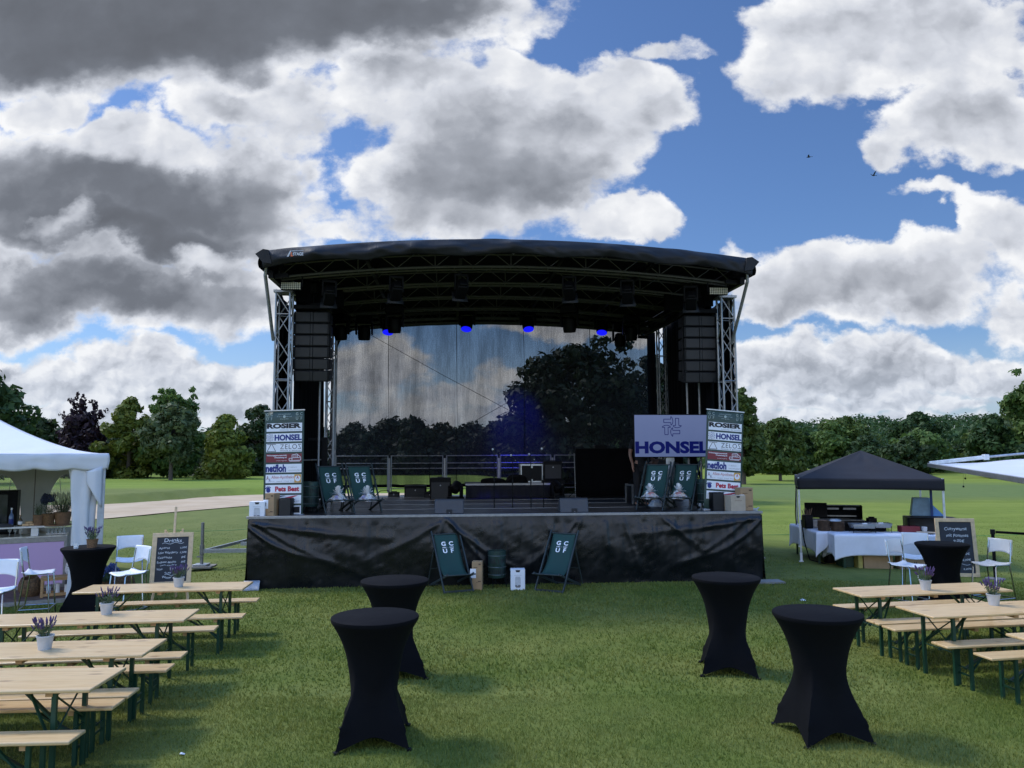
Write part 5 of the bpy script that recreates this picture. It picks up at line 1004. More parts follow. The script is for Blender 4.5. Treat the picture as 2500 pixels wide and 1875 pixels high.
# ------------------------------------------------------------ high tables in black stretch covers
def bar_table(label, x, y, rz_, s=1.):
    t = thing('bar_table', label, 'bar table', (x, y, 0), rz_, 'round bar tables in black stretch covers'); r0 = .40 * s; H = 1.10
    MB().lathe([(0, H), (r0 - .01, H), (r0, H - .006), (r0 + .002, H - .02), (r0 - .004, H - .04)], n=64, cap=False).build('table_top', STRETCH, t)
    def cov(u, v):
        a = u * 2 * pi; c = abs(cos(2 * (a - pi / 4) / 1) ) ; cc = max(0, cos(4 * (a - pi / 4)) * .5 + .5) ** 2.2
        low_ = .105 * (1 - (1 - abs(((a / (pi / 2)) % 1) - .5) * 2) ** 2.0) * 1.0
        z = (H - .038) * (1 - v) + (low_ * .9 + .012) * v
        q = 1 - z / H
        wst = .232 * s; top = r0 - .004
        if q < .5: r = wst + (top - wst) * ((.5 - q) / .465) ** 2.1
        else: r = wst
        e = max(0, (q - .34) / .66); sq = .46 * s * e ** 1.35
        sqr = sq * (1 / max(abs(cos(a - pi / 4 - round((a - pi / 4) / (pi / 2)) * pi / 2 + 0)), .1)) if False else sq
        d = ((a - pi / 4 + pi / 4) % (pi / 2)) - pi / 4                 # angle from the nearest corner leg
        cr = (.205 * s + .25 * s * e ** 1.15) * cos(pi / 4) / cos(pi / 4 - abs(d))   # chord between neighbouring legs
        cr *= 1 - .12 * e * sin(pi / 2 * min(1, abs(d) / (pi / 4)))
        k_ = sst(.36, .8, q); r = r * (1 - k_) + max(cr, wst * .82) * k_
        r += .006 * MN.noise((cos(a) * 2, sin(a) * 2, z * 3)) * e
        if abs(d) < .16 and .80 < q < .86: r += .014 * (1 - abs(d) / .16)
        return (r * cos(a), r * sin(a), z)
    MB().sheet(cov, 128, 44, True).build('stretch_cover', STRETCH, t, sharp=70)
    for i in range(4): a = i * pi / 2 + pi / 4; MB().lathe([(0, 0), (.03, 0), (.03, .02), (0, .025)], (.437 * s * cos(a), .437 * s * sin(a), 0), 10, cap=False).build('foot', BLKP, t)
    return t
bar_table('nearest black bar table on the left side of the grass aisle', -1.27, 7.25, R(8)); bar_table('black bar table just behind the nearest left one, half hidden by it', -1.40, 9.3, R(20))
bar_table('black bar table alone on the grass right of centre, farther than its neighbour', 2.56, 9.42, R(-12)); bar_table('nearest black bar table on the right beside the wooden benches', 2.83, 7.32, R(8))
bar_table('black bar table by the white tent carrying a woven flower pot', -6.9, 12.7, R(10)); bar_table('black bar table with white bar stools beside the food chalkboard', 6.98, 12.7, R(15))
# ------------------------------------------------------------ beer garden tables and benches
def folding(name, L, Wd, H, leg_in, lw):
    t = thing(name, '', 'table' if H > .6 else 'bench'); th = .027
    MB().box((0, 0, H - th / 2), (L, Wd, th)).build('table_top' if H > .6 else 'seat', PINE, t, bevel=.008)
    for x in (-L * .36, 0, L * .36): MB().box((x + (.03 if x < 0 else -.03 if x > 0 else 0), 0, H - th - .02), (.055, Wd * .82, .04)).build('cross_batten', PINEB, t)
    for sx in (-1, 1):
        x = sx * (L / 2 - leg_in); g = MB(); yw = Wd * .38
        for sy in (-1, 1): g.bar((x, sy * yw, 0), (x, sy * yw, H - th), lw, .03)
        g.bar((x, -yw, H - th - .02), (x, yw, H - th - .02), .03)
        if H > .6: g.tube([(x, -yw, H * .50), (x, yw, H - .06)], .008, 5).tube([(x, yw, H * .50), (x, -yw, H - .06)], .008, 5).tube([(x, -yw, H * .45), (x, yw, H * .45)], .007, 5)
        else: g.tube([(x, -yw, H * .45), (x, yw, H * .45)], .007, 5).bar((x, -yw, H * .3), (x, yw, H * .3), .01, .02)
        g.build('leg_frame', BGREEN, t)
        k_ = MB(); k_.bar((x, 0, H * .42), (x - sx * .42, 0, H - th - .01), .035, .018); k_.bar((x, -yw, H * .4), (x - sx * .30, -yw * .3, H - th - .01), .02, .012); k_.build('brace', BGREEN, t)
    return t
bt = folding('beer_table', 2.2, .64, .77, .30, .037); bb = folding('beer_bench', 2.2, .26, .48, .30, .033)
LT = [(-4.80, 10.86, 6, 'left row wooden table farthest from the camera, nearest the stage'), (-4.76, 8.86, 7, 'second farthest wooden table of the left row'), (-4.50, 7.42, 5, 'third wooden table of the left row, a lavender pot on its left part'), (-4.40, 6.42, 3, 'wooden table of the left row nearest the camera, nothing on it')]
LB = [(-4.82, 11.36, 8, 'left row bench behind the farthest table'), (-4.64, 10.26, 7, 'left row bench in front of the farthest table'), (-4.72, 9.50, 8, 'left row bench behind the second farthest table'), (-4.58, 8.26, 7, 'left row bench in front of the second farthest table'), (-4.51, 7.80, 5, 'left row bench behind the third table'), (-4.48, 6.99, 5, 'left row bench in front of the third table'), (-4.46, 6.70, 4, 'left row bench just behind the nearest table'), (-4.38, 5.95, 3, 'left row bench nearest the camera, only its right end in view')]
RT = [(5.44, 10.44, 10, 'right row wooden table farthest from the camera with one lavender pot'), (5.66, 9.18, 10, 'second wooden table of the right row'), (6.06, 7.75, 9, 'right row wooden table nearest the camera, only its corner in view')]
RB = [(5.55, 11.00, 10, 'right row bench behind the farthest table'), (5.56, 10.0, 9, 'right row bench between the two tables, farther one'), (5.6, 9.66, 9, 'right row bench behind the second table'), (5.76, 8.84, 9, 'right row bench in front of the second table'), (5.94, 8.36, 9, 'right row bench nearest the camera')]
RB[1] = (5.56, 9.99, 9, 'right row bench in front of the farthest table')
for i, (x, y, a, l) in enumerate(LT + RT): put(bt, i == 0, (x, y, 0), R(a), l, 'wooden beer tables left of the grass aisle' if i < 4 else 'wooden beer tables right of the grass aisle')
for i, (x, y, a, l) in enumerate(LB + RB): put(bb, i == 0, (x, y, 0), R(a), l, 'wooden beer benches left of the grass aisle' if i < 8 else 'wooden beer benches right of the grass aisle')
# ------------------------------------------------------------ plants in pots
def pot_plant(name, label, loc, pot, h, n, spread, potm, lm, fm, seed, cat='potted plant', group=None, fl=.06, r0=.055, r1=.072, ph=.13):
    t = thing(name, label, cat, loc, seed, group); rr = random.Random(seed)
    p = MB().lathe([(0, 0), (r0, 0), (r1, ph - .012), (r1 + .005, ph - .012), (r1 + .005, ph), (r1 - .004, ph), (r1 - .008, ph - .02), (0, ph - .02)], n=28, cap=False).build('pot', potm, t)
    MB().lathe([(0, ph - .019), (r1 - .008, ph - .018)], n=16, cap=False).build('soil', SOIL, p)
    g = MB(); f = MB()
    for i in range(n):
        a = rr.uniform(0, 2 * pi); q = rr.uniform(.1, 1) ** .6; L = h * rr.uniform(.55, 1.05); o = Vector((r1 * .6 * q * cos(a), r1 * .6 * q * sin(a), ph - .02)); d = Vector((spread * q * cos(a + rr.uniform(-.3, .3)), spread * q * sin(a), L)); e = o + d; sd = Vector((-sin(a + rr.uniform(-1, 1)), cos(a), 0)) * .0022
        g.add([o - sd, o + sd, e + sd * .5, e - sd * .5], [(0, 1, 2, 3)])
        for k_ in range(7):
            u = rr.uniform(.15, .8); b_ = o + d * u; w = Vector((rr.uniform(-1, 1), rr.uniform(-1, 1), rr.uniform(.2, 1.2))).normalized() * rr.uniform(.02, .038); s2 = w.cross(Vector((rr.uniform(-1, 1), rr.uniform(-1, 1), .3))).normalized() * .0035; g.add([b_ - s2, b_ + w * .5 - s2, b_ + w, b_ + w * .5 + s2], [(0, 1, 2, 3)])
        if fm and rr.random() < .75: f.lathe([(0, 0), (.006, .006), (.0075, fl * .4), (.005, fl * .8), (0, fl)], e - d.normalized() * fl * .4, 6, cap=False, M=Vector((0, 0, 1)).rotation_difference(d).to_matrix().to_4x4())
    g.build('foliage', lm, t, sharp=None); f.build('flowers', fm or lm, t) if f.v else None
    return t
LG = 'lavender in pale metal pots on the tables'
for loc, s_, l in (((-4.63, 10.86, .77), 1, 'lavender pot on the farthest left table, in front of the drinks board'), ((-4.66, 9.02, .77), 2, 'lavender pot on the second farthest left table'), ((-4.40, 7.42, .77), 3, 'lavender pot on the third left table, nearest the camera'), ((5.45, 10.36, .77), 4, 'lavender pot on the farthest right table with a white tag'), ((5.70, 9.32, .77), 5, 'lavender pot on the second right table')):
    t = pot_plant('lavender_pot', l, loc, 0, .17, 46, .075, ZINC, LAVL, LAVF, s_, group=LG)
    if s_ == 4: MB().box((-.03, -.09, .16), (.03, .004, .04)).build('plant_tag', WPAP, t)
pot_plant('lavender_pot', 'lavender in a woven pot on the bar table by the white tent', (-6.80, 12.62, 1.10), 0, .20, 50, .09, WICKER, LAVL, LAVF, 6, r0=.07, r1=.085, ph=.14)
t = thing('candle_glass', 'clear candle glass on the bar table beside the woven pot', 'glass', (-6.98, 12.48, 1.10)); MB().lathe([(0, 0), (.036, 0), (.04, .09), (.037, .09), (.033, .006), (0, .006)], n=20, cap=False).build('glass', GCLEAR, t); MB().lathe([(0, .006), (.03, .006), (.032, .045), (0, .045)], n=16, cap=False).build('candle', WPAP, t)
# ------------------------------------------------------------ white bar stools
def stool():
    t = thing('bar_stool', '', 'bar stool'); w = .20
    for sx in (-1, 1):
        b = MB(); b.tube([(sx * (w + .03), -.22, 0), (sx * w, -.17, .74), (sx * w, -.15, .765), (sx * w, .14, .765)], .011, 8); b.build('front_leg', CHROME, t)
        b = MB(); b.tube([(sx * (w + .03), .24, 0), (sx * w, .15, .74), (sx * w, .17, .84), (sx * (w - .005), .21, 1.12)], .011, 8); b.build('rear_leg', CHROME, t)
    b = MB(); b.tube([(-w - .02, -.215, .24), (w + .02, -.215, .24)], .010, 8); b.tube([(-w - .02, -.215, .24), (-w - .02, .215, .24), (w + .02, .215, .24), (w + .02, -.215, .24)], .008, 6); b.build('foot_rail', CHROME, t)
    MB().sheet(lambda u, v: (-.21 + .42 * u, -.20 + .39 * v, .785 - .028 * sin(pi * u) - .015 * sin(pi * v) + .02 * (v > .9) - .012 * (v < .08)), 14, 12).build('seat', WHITE, t, thick=.012)
    def bk(u, v):
        z0 = .90 + .055 * sin(pi * u) ** .7; z = z0 + (1.16 - z0) * v; return (-.212 + .424 * u, .19 + .12 * (z - .9) + .035 * sin(pi * u), z)
    MB().sheet(bk, 18, 8).build('backrest', WHITE, t, thick=.012); return t
s0 = stool(); SG = 'white bar stools with chrome legs'
for i, (x, y, a, l) in enumerate(((-7.02, 10.6, 8, 'white bar stool at the left picture edge, cut by it'), (-7.42, 12.25, 110, 'white bar stool seen from the side left of the flower pot bar table'), (-6.62, 13.5, 26, 'white bar stool partly hidden behind the flower pot bar table'), (-5.93, 12.1, -34, 'white bar stool right of the flower pot bar table before the drinks board'), (6.32, 12.55, 30, 'white bar stool left of the right bar table before the white tablecloth'), (6.98, 13.55, -27, 'white bar stool hidden behind the right bar table, back rest showing'), (7.80, 12.75, -70, 'white bar stool right of the right bar table near the belt post'))):
    put(s0, i == 0, (x, y, 0), R(a), l, SG)
# ------------------------------------------------------------ chalkboards
def board(label, loc, rz_, lean, w, h, lines, easel):
    t = thing('chalkboard', label, 'chalkboard', loc, rz_, 'wood framed chalkboards'); M = Matrix.Rotation(-lean, 4, 'X'); f = .075
    MB().box((-w / 2 + f / 2, 0, h / 2), (f, .03, h)).box((w / 2 - f / 2, 0, h / 2), (f, .03, h)).box((0, -.002, h - f / 2), (w - .004, .03, f)).box((0, -.002, f / 2), (w - .004, .03, f)).xf(M).build('frame', LWOOD, t, bevel=.004)
    MB().box((0, .002, h / 2), (w - 2 * f + .01, .012, h - 2 * f + .01)).xf(M).build('slate', SLATE, t)
    for s_, x0, x1, z0, z1 in lines:
        b = MB()
        if s_ == '~':
            pts = [(x0 + (x1 - x0) * i / 16, -.006, z0 + (z1 - z0) * i / 16 + .012 * sin(i * .8)) for i in range(17)]; b.tube(pts, .004, 4)
        else:
            m_ = fit_text(MB(), s_, x0, x1, z0, z1, -.0055, bold=.008); m_.v = [(x + .12 * (z - z0), y, z + .006 * sin(x * 40)) for x, y, z in m_.v]; b.add(m_.v, m_.f)
        b.xf(M).build('chalk_line' if s_ == '~' else 'chalk_writing', CHALK, t, sharp=None)
    b = MB()
    if easel:
        b.bar((0, .06, -.02), (0, .16 + lean * h, h + .42), .035, .03); b.bar((-.14, .05 + lean * h, h - .2), (-.14, .05 + lean * h, h + .03), .03); b.bar((.14, .05 + lean * h, h - .2), (.14, .05 + lean * h, h + .04), .03)
        for sx in (-1, 1): b.bar((sx * .3, .02, -.35), (sx * .12, .06 + lean * h, h), .035, .03)
        b.bar((0, .65, -.35), (0, .1 + lean * h, h), .035, .03); b.bar((-.34, -.02, -.02), (.34, -.02, -.02), .05, .03)
    else: b.bar((-w * .4, .55, 0), (-w * .4, .02 + lean * h, h * .95), .03); b.bar((w * .4, .55, 0), (w * .4, .02 + lean * h, h * .95), .03)
    b.build('easel' if easel else 'rear_support', LWOOD, t); return t
hb = 1.08
board('tall drinks chalkboard on a wooden easel behind the farthest left table', (-5.86, 13.4, .36), R(14), R(11), .66, .90, [('Drinks', -.14, .14, .74, .80), ('~', -.17, .18, .715, .725), ('Aperol', -.22, -.05, .615, .66), ('7,50€', .12, .23, .62, .655), ('Lillet Wild Berry', -.225, .09, .535, .58), ('7,50€', .12, .23, .54, .575), ('Caipirinha', -.23, .0, .455, .50), ('8€', .15, .22, .46, .495), ('Erdbeer-Mojito', -.235, .07, .375, .42), ('8€', .15, .22, .38, .415), ('(zum abholen)', -.18, .08, .335, .362), ('Wein', -.235, -.14, .27, .305), ('Tonic', -.03, .09, .265, .31), ('8€', .14, .21, .265, .305), ('0,75', -.10, .0, .205, .235), ('~', -.1, .2, .19, .18), ('Wasser', -.14, .02, .13, .17), ('2,50€', .07, .19, .10, .14)], True)
board('Currywurst menu chalkboard standing behind the right bar table', (9.30, 16.3, 0), R(-9), R(7), .78, 1.20, [('Currywurst', -.22, .22, .93, 1.02), ('mit Pommes', -.19, .24, .815, .88), ('9,00€', -.06, .15, .70, .765), ('Pommes', -.22, .02, .56, .62), ('4,00€', .04, .23, .56, .61), ('Bratwurst', -.24, .03, .44, .5), ('4,50€', .06, .23, .44, .49), ('Steak', -.24, -.05, .32, .38), ('8,00€', .08, .24, .32, .37), ('~', -.2, .22, .25, .25), ('Salat', -.24, -.05, .14, .19), ('3,00€', .08, .24, .14, .18)], False)
# ------------------------------------------------------------ belt post, boundary cord, litter, birds
t = thing('belt_post', 'black belt barrier post on a round base, belt running out to the right', 'barrier post', (9.85, 16.0, 0)); MB().lathe([(0, 0), (.18, 0), (.18, .015), (.03, .035), (0, .035)], n=28, cap=False).build('post_base', mat('worn steel plate', (.20, .20, .21), .45, .6), t); MB().tube([(0, 0, .02), (0, 0, .92)], .032, 14).build('post', BLK, t); MB().tube([(0, 0, .90), (0, 0, 1.0)], .045, 14).build('belt_cassette', BLKP, t); MB().sheet(lambda u, v: (.04 + 2.6 * u, -.03 - 1.2 * u, .925 + .05 * v - .03 * sin(pi * u)), 12, 1).build('belt', BLKF, t, thick=.003)
def cord(label, pts, m, r=.006):
    P = []
    for a, b in zip(pts, pts[1:]):
        for i in range(7): q = i / 7; P.append((a[0] + (b[0] - a[0]) * q, a[1] + (b[1] - a[1]) * q, a[2] + (b[2] - a[2]) * q - .10 * sin(pi * q) + .02 * MN.noise((q * 5, a[0], 0))))
    o = MB().tube(P + [pts[-1]], r, 5).build('boundary_cord', m, None); return tag(o, label, 'cord', 'green cords marking the lawn edge')
GC = mat('green cord', (.07, .25, .07), .6); cord('thin green cord crossing the lawn between the drinks board and the stage', [(-9.5, 21.5, .55), (-6.6, 21.9, .62), (-5.2, 22.5, .65)], GC); cord('thin pale green cord crossing the lawn behind the right bar stools', [(5.6, 22.4, .35), (8.6, 22.0, .36), (15, 21.5, .35)], GC)
for x, y, l in ((5.05, 13.6, 'white scrap of paper on the grass left of the right bar stools'), (-2.86, 6.9, 'tiny pale scrap on the grass right of the left benches'), (4.55, 5.6, 'dry straw lying on the grass at the lower right')):
    o = MB().sheet(lambda u, v: (-.09 + .18 * u, -.05 + .1 * v, .035 + .03 * sin(u * 5) * sin(v * 3)), 6, 4).build('paper_scrap', WPAP, None, thick=.002); o.location = (x, y, 0); o.scale = (1, 1, 1) if x > 5 else (.22, .3, .4); tag(o, l, 'litter')
def bird(label, loc, rz_, up):
    t = thing('bird', label, 'bird', loc, rz_, 'birds flying in the blue part of the sky'); t.scale = (.72, .72, .72); b = MB()
    b.lathe([(0, -.24), (.03, -.2), (.075, -.05), (.07, .08), (.035, .17), (.03, .22), (0, .27)], n=10, cap=False, M=Matrix.Rotation(R(-90), 4, 'X'))
    for s_ in (-1, 1): b.add([(s_ * .05, -.08, .03), (s_ * .05, .10, .03), (s_ * .30, .12, .03 + up * .2), (s_ * .56, -.02, .03 + up * .42), (s_ * .30, -.06, .03 + up * .2)], [(0, 1, 2, 3, 4), (4, 3, 2, 1, 0)])
    b.add([(-.03, -.2, .01), (.03, -.2, .01), (.08, -.42, .0), (-.08, -.42, .0)], [(0, 1, 2, 3)]); b.build('body', mat('dark feathers', (.02, .02, .022), .8) if 'dark feathers' not in bpy.data.materials else bpy.data.materials['dark feathers'], t); return t
bird('left bird flying in the blue sky with wings spread', (23.97, 60, 26.33), R(70), .2); bird('right bird flying in the blue sky with wings raised', (29.11, 60, 24.78), R(100), .9)
# ------------------------------------------------------------ white tent with the drinks bar (left)
C0 = Vector((-7.35, 14.0, 0)); TA = Vector((-.885, -.465, 0)).normalized(); TB = Vector((-.465, .885, 0)).normalized(); TR = math.atan2(-TA.y, -TA.x)
def TN(a, b, z=0): p = C0 + TA * a + TB * b; return (p.x, p.y, z)
tent = thing('white_tent', 'white pagoda tent with scalloped edge housing the drinks bar', 'tent', tuple(C0), TR)
# tent local frame: x runs to the right, so a = -x ; y = depth
N = 5.0
def troof(u, v, side):
    e = (u - .5) * 2; r = 1 - v; h = 2.62 + 1.06 * v ** 1.7; q = N / 2 * r; m = -.0 * e
    sag = -.05 * (1 - e * e) * sin(pi * v)
    P = {0: (e * q, -q), 1: (q, e * q), 2: (-e * q, q), 3: (-q, -e * q)}[side]
    return (P[0] - N / 2, P[1] + N / 2, h + sag)
b = MB()
for s_ in range(4): b.sheet(lambda u, v, s_=s_: troof(u, v, s_), 20, 20)
b.build('roof', WPVC, tent, sharp=50)
def tval(u, v, side):
    e = (u - .5) * 2; q = N / 2 + .03 + .015 * sin(v * 4) + .012 * MN.noise((u * 14, v * 3, side)) + .02 * v * MN.noise((u * 30, 0, side)); z = 2.625 - (.27 + .035 * abs(sin(u * pi * 9))) * v
    P = {0: (e * q, -q), 1: (q, e * q), 2: (-e * q, q), 3: (-q, -e * q)}[side]
    return (P[0] - N / 2, P[1] + N / 2, z)
b = MB()
for s_ in range(4): b.sheet(lambda u, v, s_=s_: tval(u, v, s_), 120, 8)
b.build('scalloped_valance', WPVC, tent, sharp=60, thick=.003)
for x, y in ((-.06, .06), (-N + .06, .06), (-.06, N - .06), (-N + .06, N - .06)):
    g = MB().box((x, y, 1.3), (.11, .11, 2.6)).build('tent_leg', mat('grey painted aluminium', (.40, .42, .43), .5, .2) if 'grey painted aluminium' not in bpy.data.materials else bpy.data.materials['grey painted aluminium'], tent, bevel=.01)
b = MB(); b.bar((0, .05, 2.56), (-N, .05, 2.56), .06); b.bar((0, N - .05, 2.56), (-N, N - .05, 2.56), .06); b.bar((-.05, 0, 2.56), (-.05, N, 2.56), .06); b.build('eave_rail', bpy.data.materials['grey painted aluminium'], tent)
def curt(u, v):
    a = u * 2 * pi; w = .16 + .10 * (1 - v) ** 1.2 * 1.0 - .05 * sin(pi * v); r = w * (1 + .20 * sin(a * 5 + 2 * sin(v * 5)) + .12 * MN.noise((cos(a) * 2, sin(a) * 2, v * 5)))
    return (-.33 + r * cos(a) - .03 * v, .12 + .5 * r * sin(a), 2.48 * (1 - v) + .04 * v)
MB().sheet(curt, 60, 40, True).build('gathered_curtain', WPVC, tent, sharp=80)
b = MB(); b.sheet(lambda u, v: (-.05 - .26 * u, -.02 - .06 * sin(pi * u), 2.40 - .75 * v * (1 - u * .75) - .1 * u), 8, 8); b.build('curtain_flap', WPVC, tent, thick=.004)
# back wall: four panels each with an arched clear window
ww, z0, z1 = .62, .95, 2.16
for i in range(4):
    xc = -.80 - 1.25 * i; pw = 1.25; arch = []
    for k_ in range(25):
        q = k_ / 24; a = pi * q; arch.append((xc + ww / 2 * cos(a) * (1 + .25 * (1 - sin(a))), z0 + (z1 - z0) * (.0 + 1.0 * sin(a) ** .55)))
    x0, x1 = xc - pw / 2 + .01, xc + pw / 2 - .01; V_ = [(x, N - .1, z) for x, z in arch]; F_ = []; out_ = []
    for k_ in range(25):
        a = pi * k_ / 24; c_, s_ = cos(a), sin(a); tmax = min(((x1 - xc) / c_ if c_ > 1e-6 else (x0 - xc) / c_ if c_ < -1e-6 else 9), ((2.58 - z0) / s_ if s_ > 1e-6 else 9)); out_.append((xc + c_ * tmax, N - .1, z0 + s_ * tmax))
    V_ += out_; F_ = [(k_, k_ + 1, 26 + k_, 25 + k_) for k_ in range(24)]
    V_ += [(x0, N - .1, .05), (x1, N - .1, .05)]; F_ += [(50, 51, 25, 0, 24, 49)]
    c_ = MB().add(V_, F_); 
    p_ = c_.build('wall_panel', mat('inner tent fabric', (.50, .48, .43), .7, var=.08, vs=2) if 'inner tent fabric' not in bpy.data.materials else bpy.data.materials['inner tent fabric'], tent, sharp=180)
    MB().add([(x, N - .09, z) for x, z in arch], [tuple(range(25))]).build('clear_window', FILM, p_, sharp=None)
    b = MB(); b.bar((xc - .14, N - .085, 2.05), (xc - .02, N - .085, z0), .012); b.bar((xc + .16, N - .085, 2.05), (xc + .03, N - .085, z0), .012); b.build('window_bar', bpy.data.materials['inner tent fabric'], p_)
    b = MB().tube([(x0 - .01, N - .08 + .01 * sin(q * 3), 2.5 - q * .24) for q in range(11)], .014, 6); b.build('panel_seam', mat('dark lacing', (.10, .085, .06), .9) if 'dark lacing' not in bpy.data.materials else bpy.data.materials['dark lacing'], p_)
b = MB().sheet(lambda u, v: (-.04, N * (.55 + .42 * u), 1.0 - .95 * v + .02 * sin(u * 9)), 8, 4); b.build('clear_side_wall', FILM, tent)
# plank floor
b = MB()
for i in range(17): b.box((-2.6, .38 + .27 * i, .045), (4.9, .262, .05))
o = b.build('plank_floor', mat('weathered deck planks', (.115, .075, .055), .75, var=.4, vs=9), None, bevel=.004); o.location = TN(0, 0); o.rotation_euler = (0, 0, TR); tag(o, 'brown plank floor under the white tent bar', 'floor', kind='structure')
o = MB().box((-2.6, .215, .035), (4.95, .05, .07)).build('floor_edge', ALUD, None); o.location = TN(0, 0); o.rotation_euler = (0, 0, TR); tag(o, 'grey metal edge of the tent plank floor', 'floor edge', kind='structure')
bar = thing('bar_counter', 'white bar counter with violet lit front panel inside the white tent', 'bar counter', TN(.62, 1.6, .07), TR)
L_ = 3.4; MB().box((-L_ / 2, .3, .46), (L_ - .06, .56, .9)).build('counter_body', WHITE, bar)
m = bpy.data.materials.new('violet lit panel'); m.use_nodes = True; k = NT(m.node_tree); p_ = m.node_tree.nodes['Principled BSDF']; x, y, z = k.sep(k.n('ShaderNodeTexCoord').outputs['Object'])
c = k.mix(k.ss(x, -2.2, -.3), (.22, .13, .46, 1), (.22, .175, .38, 1)); p_.inputs['Base Color'].default_value = (.24, .20, .36, 1); p_.inputs['Roughness'].default_value = .35; k.put(p_.inputs['Emission Color'], c); p_.inputs['Emission Strength'].default_value = .45
MB().box((-L_ / 2, .005, .47), (L_ - .1, .02, .80)).build('lit_front_panel', m, bar)
b = MB(); b.box((-L_ / 2, .0, .915), (L_, .05, .09)); b.box((-L_ / 2, .0, .035), (L_, .05, .07)); b.box((-.02, .0, .47), (.05, .05, .82)); b.build('counter_frame', ALUD, bar, bevel=.005)
MB().box((-L_ / 2, .34, .975), (L_, .66, .03)).build('counter_top', ALU, bar); MB().box((-L_ / 2, .18, 1.16), (L_ - .1, .30, .035)).build('upper_shelf', WHITE, bar, bevel=.006)
b = MB()
for x in (-.55, -1.55, -2.6, -3.3): b.box((x, .18, 1.065), (.12, .2, .15))
b.build('shelf_post', WHITE, bar)
SHZ = 1.25
t = thing('bottle_fridge', 'black bottle fridge with a pale bottle picture on its door behind the bar', 'fridge', TN(1.6, 3.2, .07), TR); MB().box((-.4, .3, .9), (.8, .6, 1.8)).build('cabinet', BLK, t, bevel=.01); MB().box((-.46, -.012, 1.35), (.58, .02, .75)).build('glass_door', mat('dark door glass', (.02, .028, .034), .15), t)
MB().prism([(-.46 + x, 1.1 + z) for x, z in ((-.07, 0), (.07, 0), (.075, .22), (.03, .32), (.025, .48), (-.025, .48), (-.03, .32), (-.075, .22))], -.026, -.023).build('bottle_picture', mat('pale glass picture', (.35, .38, .37), .4), t); b = MB()
for i in range(4):
    for j in range(3): b.lathe([(0, 0), (.035, 0)], (-.7 + .16 * i, -.024, .3 + .16 * j), 10, cap=False, M=Matrix.Rotation(R(90), 4, 'X'))
b.build('stored_bottle_end', mat('bottle ends', (.10, .12, .13), .3), t, sharp=None)
t = thing('bar_machine', 'dark drinks machine standing under the shelf behind the bar', 'machine', TN(2.0, 1.95, 1.06), TR); MB().box((-.25, .2, .12), (.6, .3, .24)).build('housing', ALUD, t, bevel=.02); MB().box((-.25, .045, .1), (.5, .02, .1)).build('front_panel', BLK, t)
def bottle(label, a, b_, h, m, cm):
    t = thing('bottle', label, 'bottle', TN(a, b_, SHZ), 0, 'bottles on the bar shelf'); MB().lathe([(0, 0), (.038, 0), (.04, h * .55), (.03, h * .66), (.014, h * .76), (.013, h), (0, h)], n=18, cap=False).build('glass', m, t); MB().lathe([(0, 0), (.016, 0), (.016, h * .1), (0, h * .1)], (0, 0, h * .95), 10, cap=False).build('cap', cm, t)
    MB().lathe([(.0395, h * .15), (.0405, h * .16), (.0405, h * .42), (.0395, h * .43)], n=18, cap=False).build('label', WPAP if h < .3 else BNAVY, t)
bottle('blue bottle with white cap on the bar shelf', 1.57, 1.80, .33, mat('pale blue glass', (.10, .16, .30), .1), WHITE); bottle('short brown bottle on the bar shelf beside the wood blocks', 1.42, 1.78, .20, mat('brown glass', (.10, .075, .04), .15), KRAFT)
for i, (a, z, l) in enumerate(((1.33, 0, 'wood block on the bar shelf nearest the brown bottle'), (1.22, 0, 'wood block on the bar shelf nearest the plants'), (1.28, .04, 'wood block lying on top of the other two'))):
    o = MB().box((0, 0, .02), (.11, .07, .038)).build('wood_block', LWOOD, None, bevel=.004); o.location = TN(a, 1.78 + .02 * i, SHZ + z); o.rotation_euler = (0, 0, TR + .3 * i - .2); tag(o, l, 'wood block', 'wood blocks on the bar shelf')
o = lump('bar_cloth', 'dark folded cloth lying on the bar shelf at the left edge', 'cloth', TN(1.75, 1.75, SHZ), (.5, .25, .06), 11, mat('dark blue cloth', (.04, .045, .06), .9))
for i in range(3):
    t = thing('wine_glass', 'empty wine glass under the bar shelf', 'glass', TN(1.40 + .09 * i, 1.75, 1.062), 0, 'wine glasses under the bar shelf'); MB().lathe([(0, 0), (.03, 0), (.006, .008), (.005, .07), (.03, .10), (.036, .13), (.03, .165)], n=16, cap=False).build('glass', GCLEAR, t)
t = thing('glass_tray', 'tray of clear glasses at the right end of the bar counter', 'glasses', TN(.82, 1.95, 1.062), TR); MB().box((0, 0, .008), (.34, .24, .014)).build('tray', ALU, t); b = MB()
for i in range(5):
    for j in range(3): b.lathe([(.024, 0), (.03, .09), (.027, .09), (.022, .005)], (-.13 + .065 * i, -.07 + .07 * j, .015), 10, cap=False)
b.build('tumblers', GCLEAR, t)
PG = 'potted plants on the bar shelf'
pot_plant('potted_plant', 'rosemary in a small terracotta pot on the bar shelf', TN(1.12, 1.78, SHZ), 0, .27, 40, .05, TERRA, LAVL, None, 11, group=PG, r0=.075, r1=.10, ph=.20)
t = pot_plant('potted_plant', 'drooping blue hydrangea in a brown pot on the bar shelf', TN(.955, 1.76, SHZ), 0, .25, 60, .12, WICKER, HERB, None, 12, group=PG, r0=.09, r1=.11, ph=.22)
def floret(parent, cs, r, m, seed):
    cl = [(x, y, z, r) for x, y, z in cs]; link('flower_heads', leaves(cl, 260 * len(cl), r * .28, seed, 1), m, parent, sharp=None)
floret(t, [(-.10, -.02, .50), (-.02, -.06, .53), (.08, .0, .52), (-.16, .0, .46)], .075, mat('dark blue petals', (.035, .042, .085), .8, var=.3, vs=50), 3)
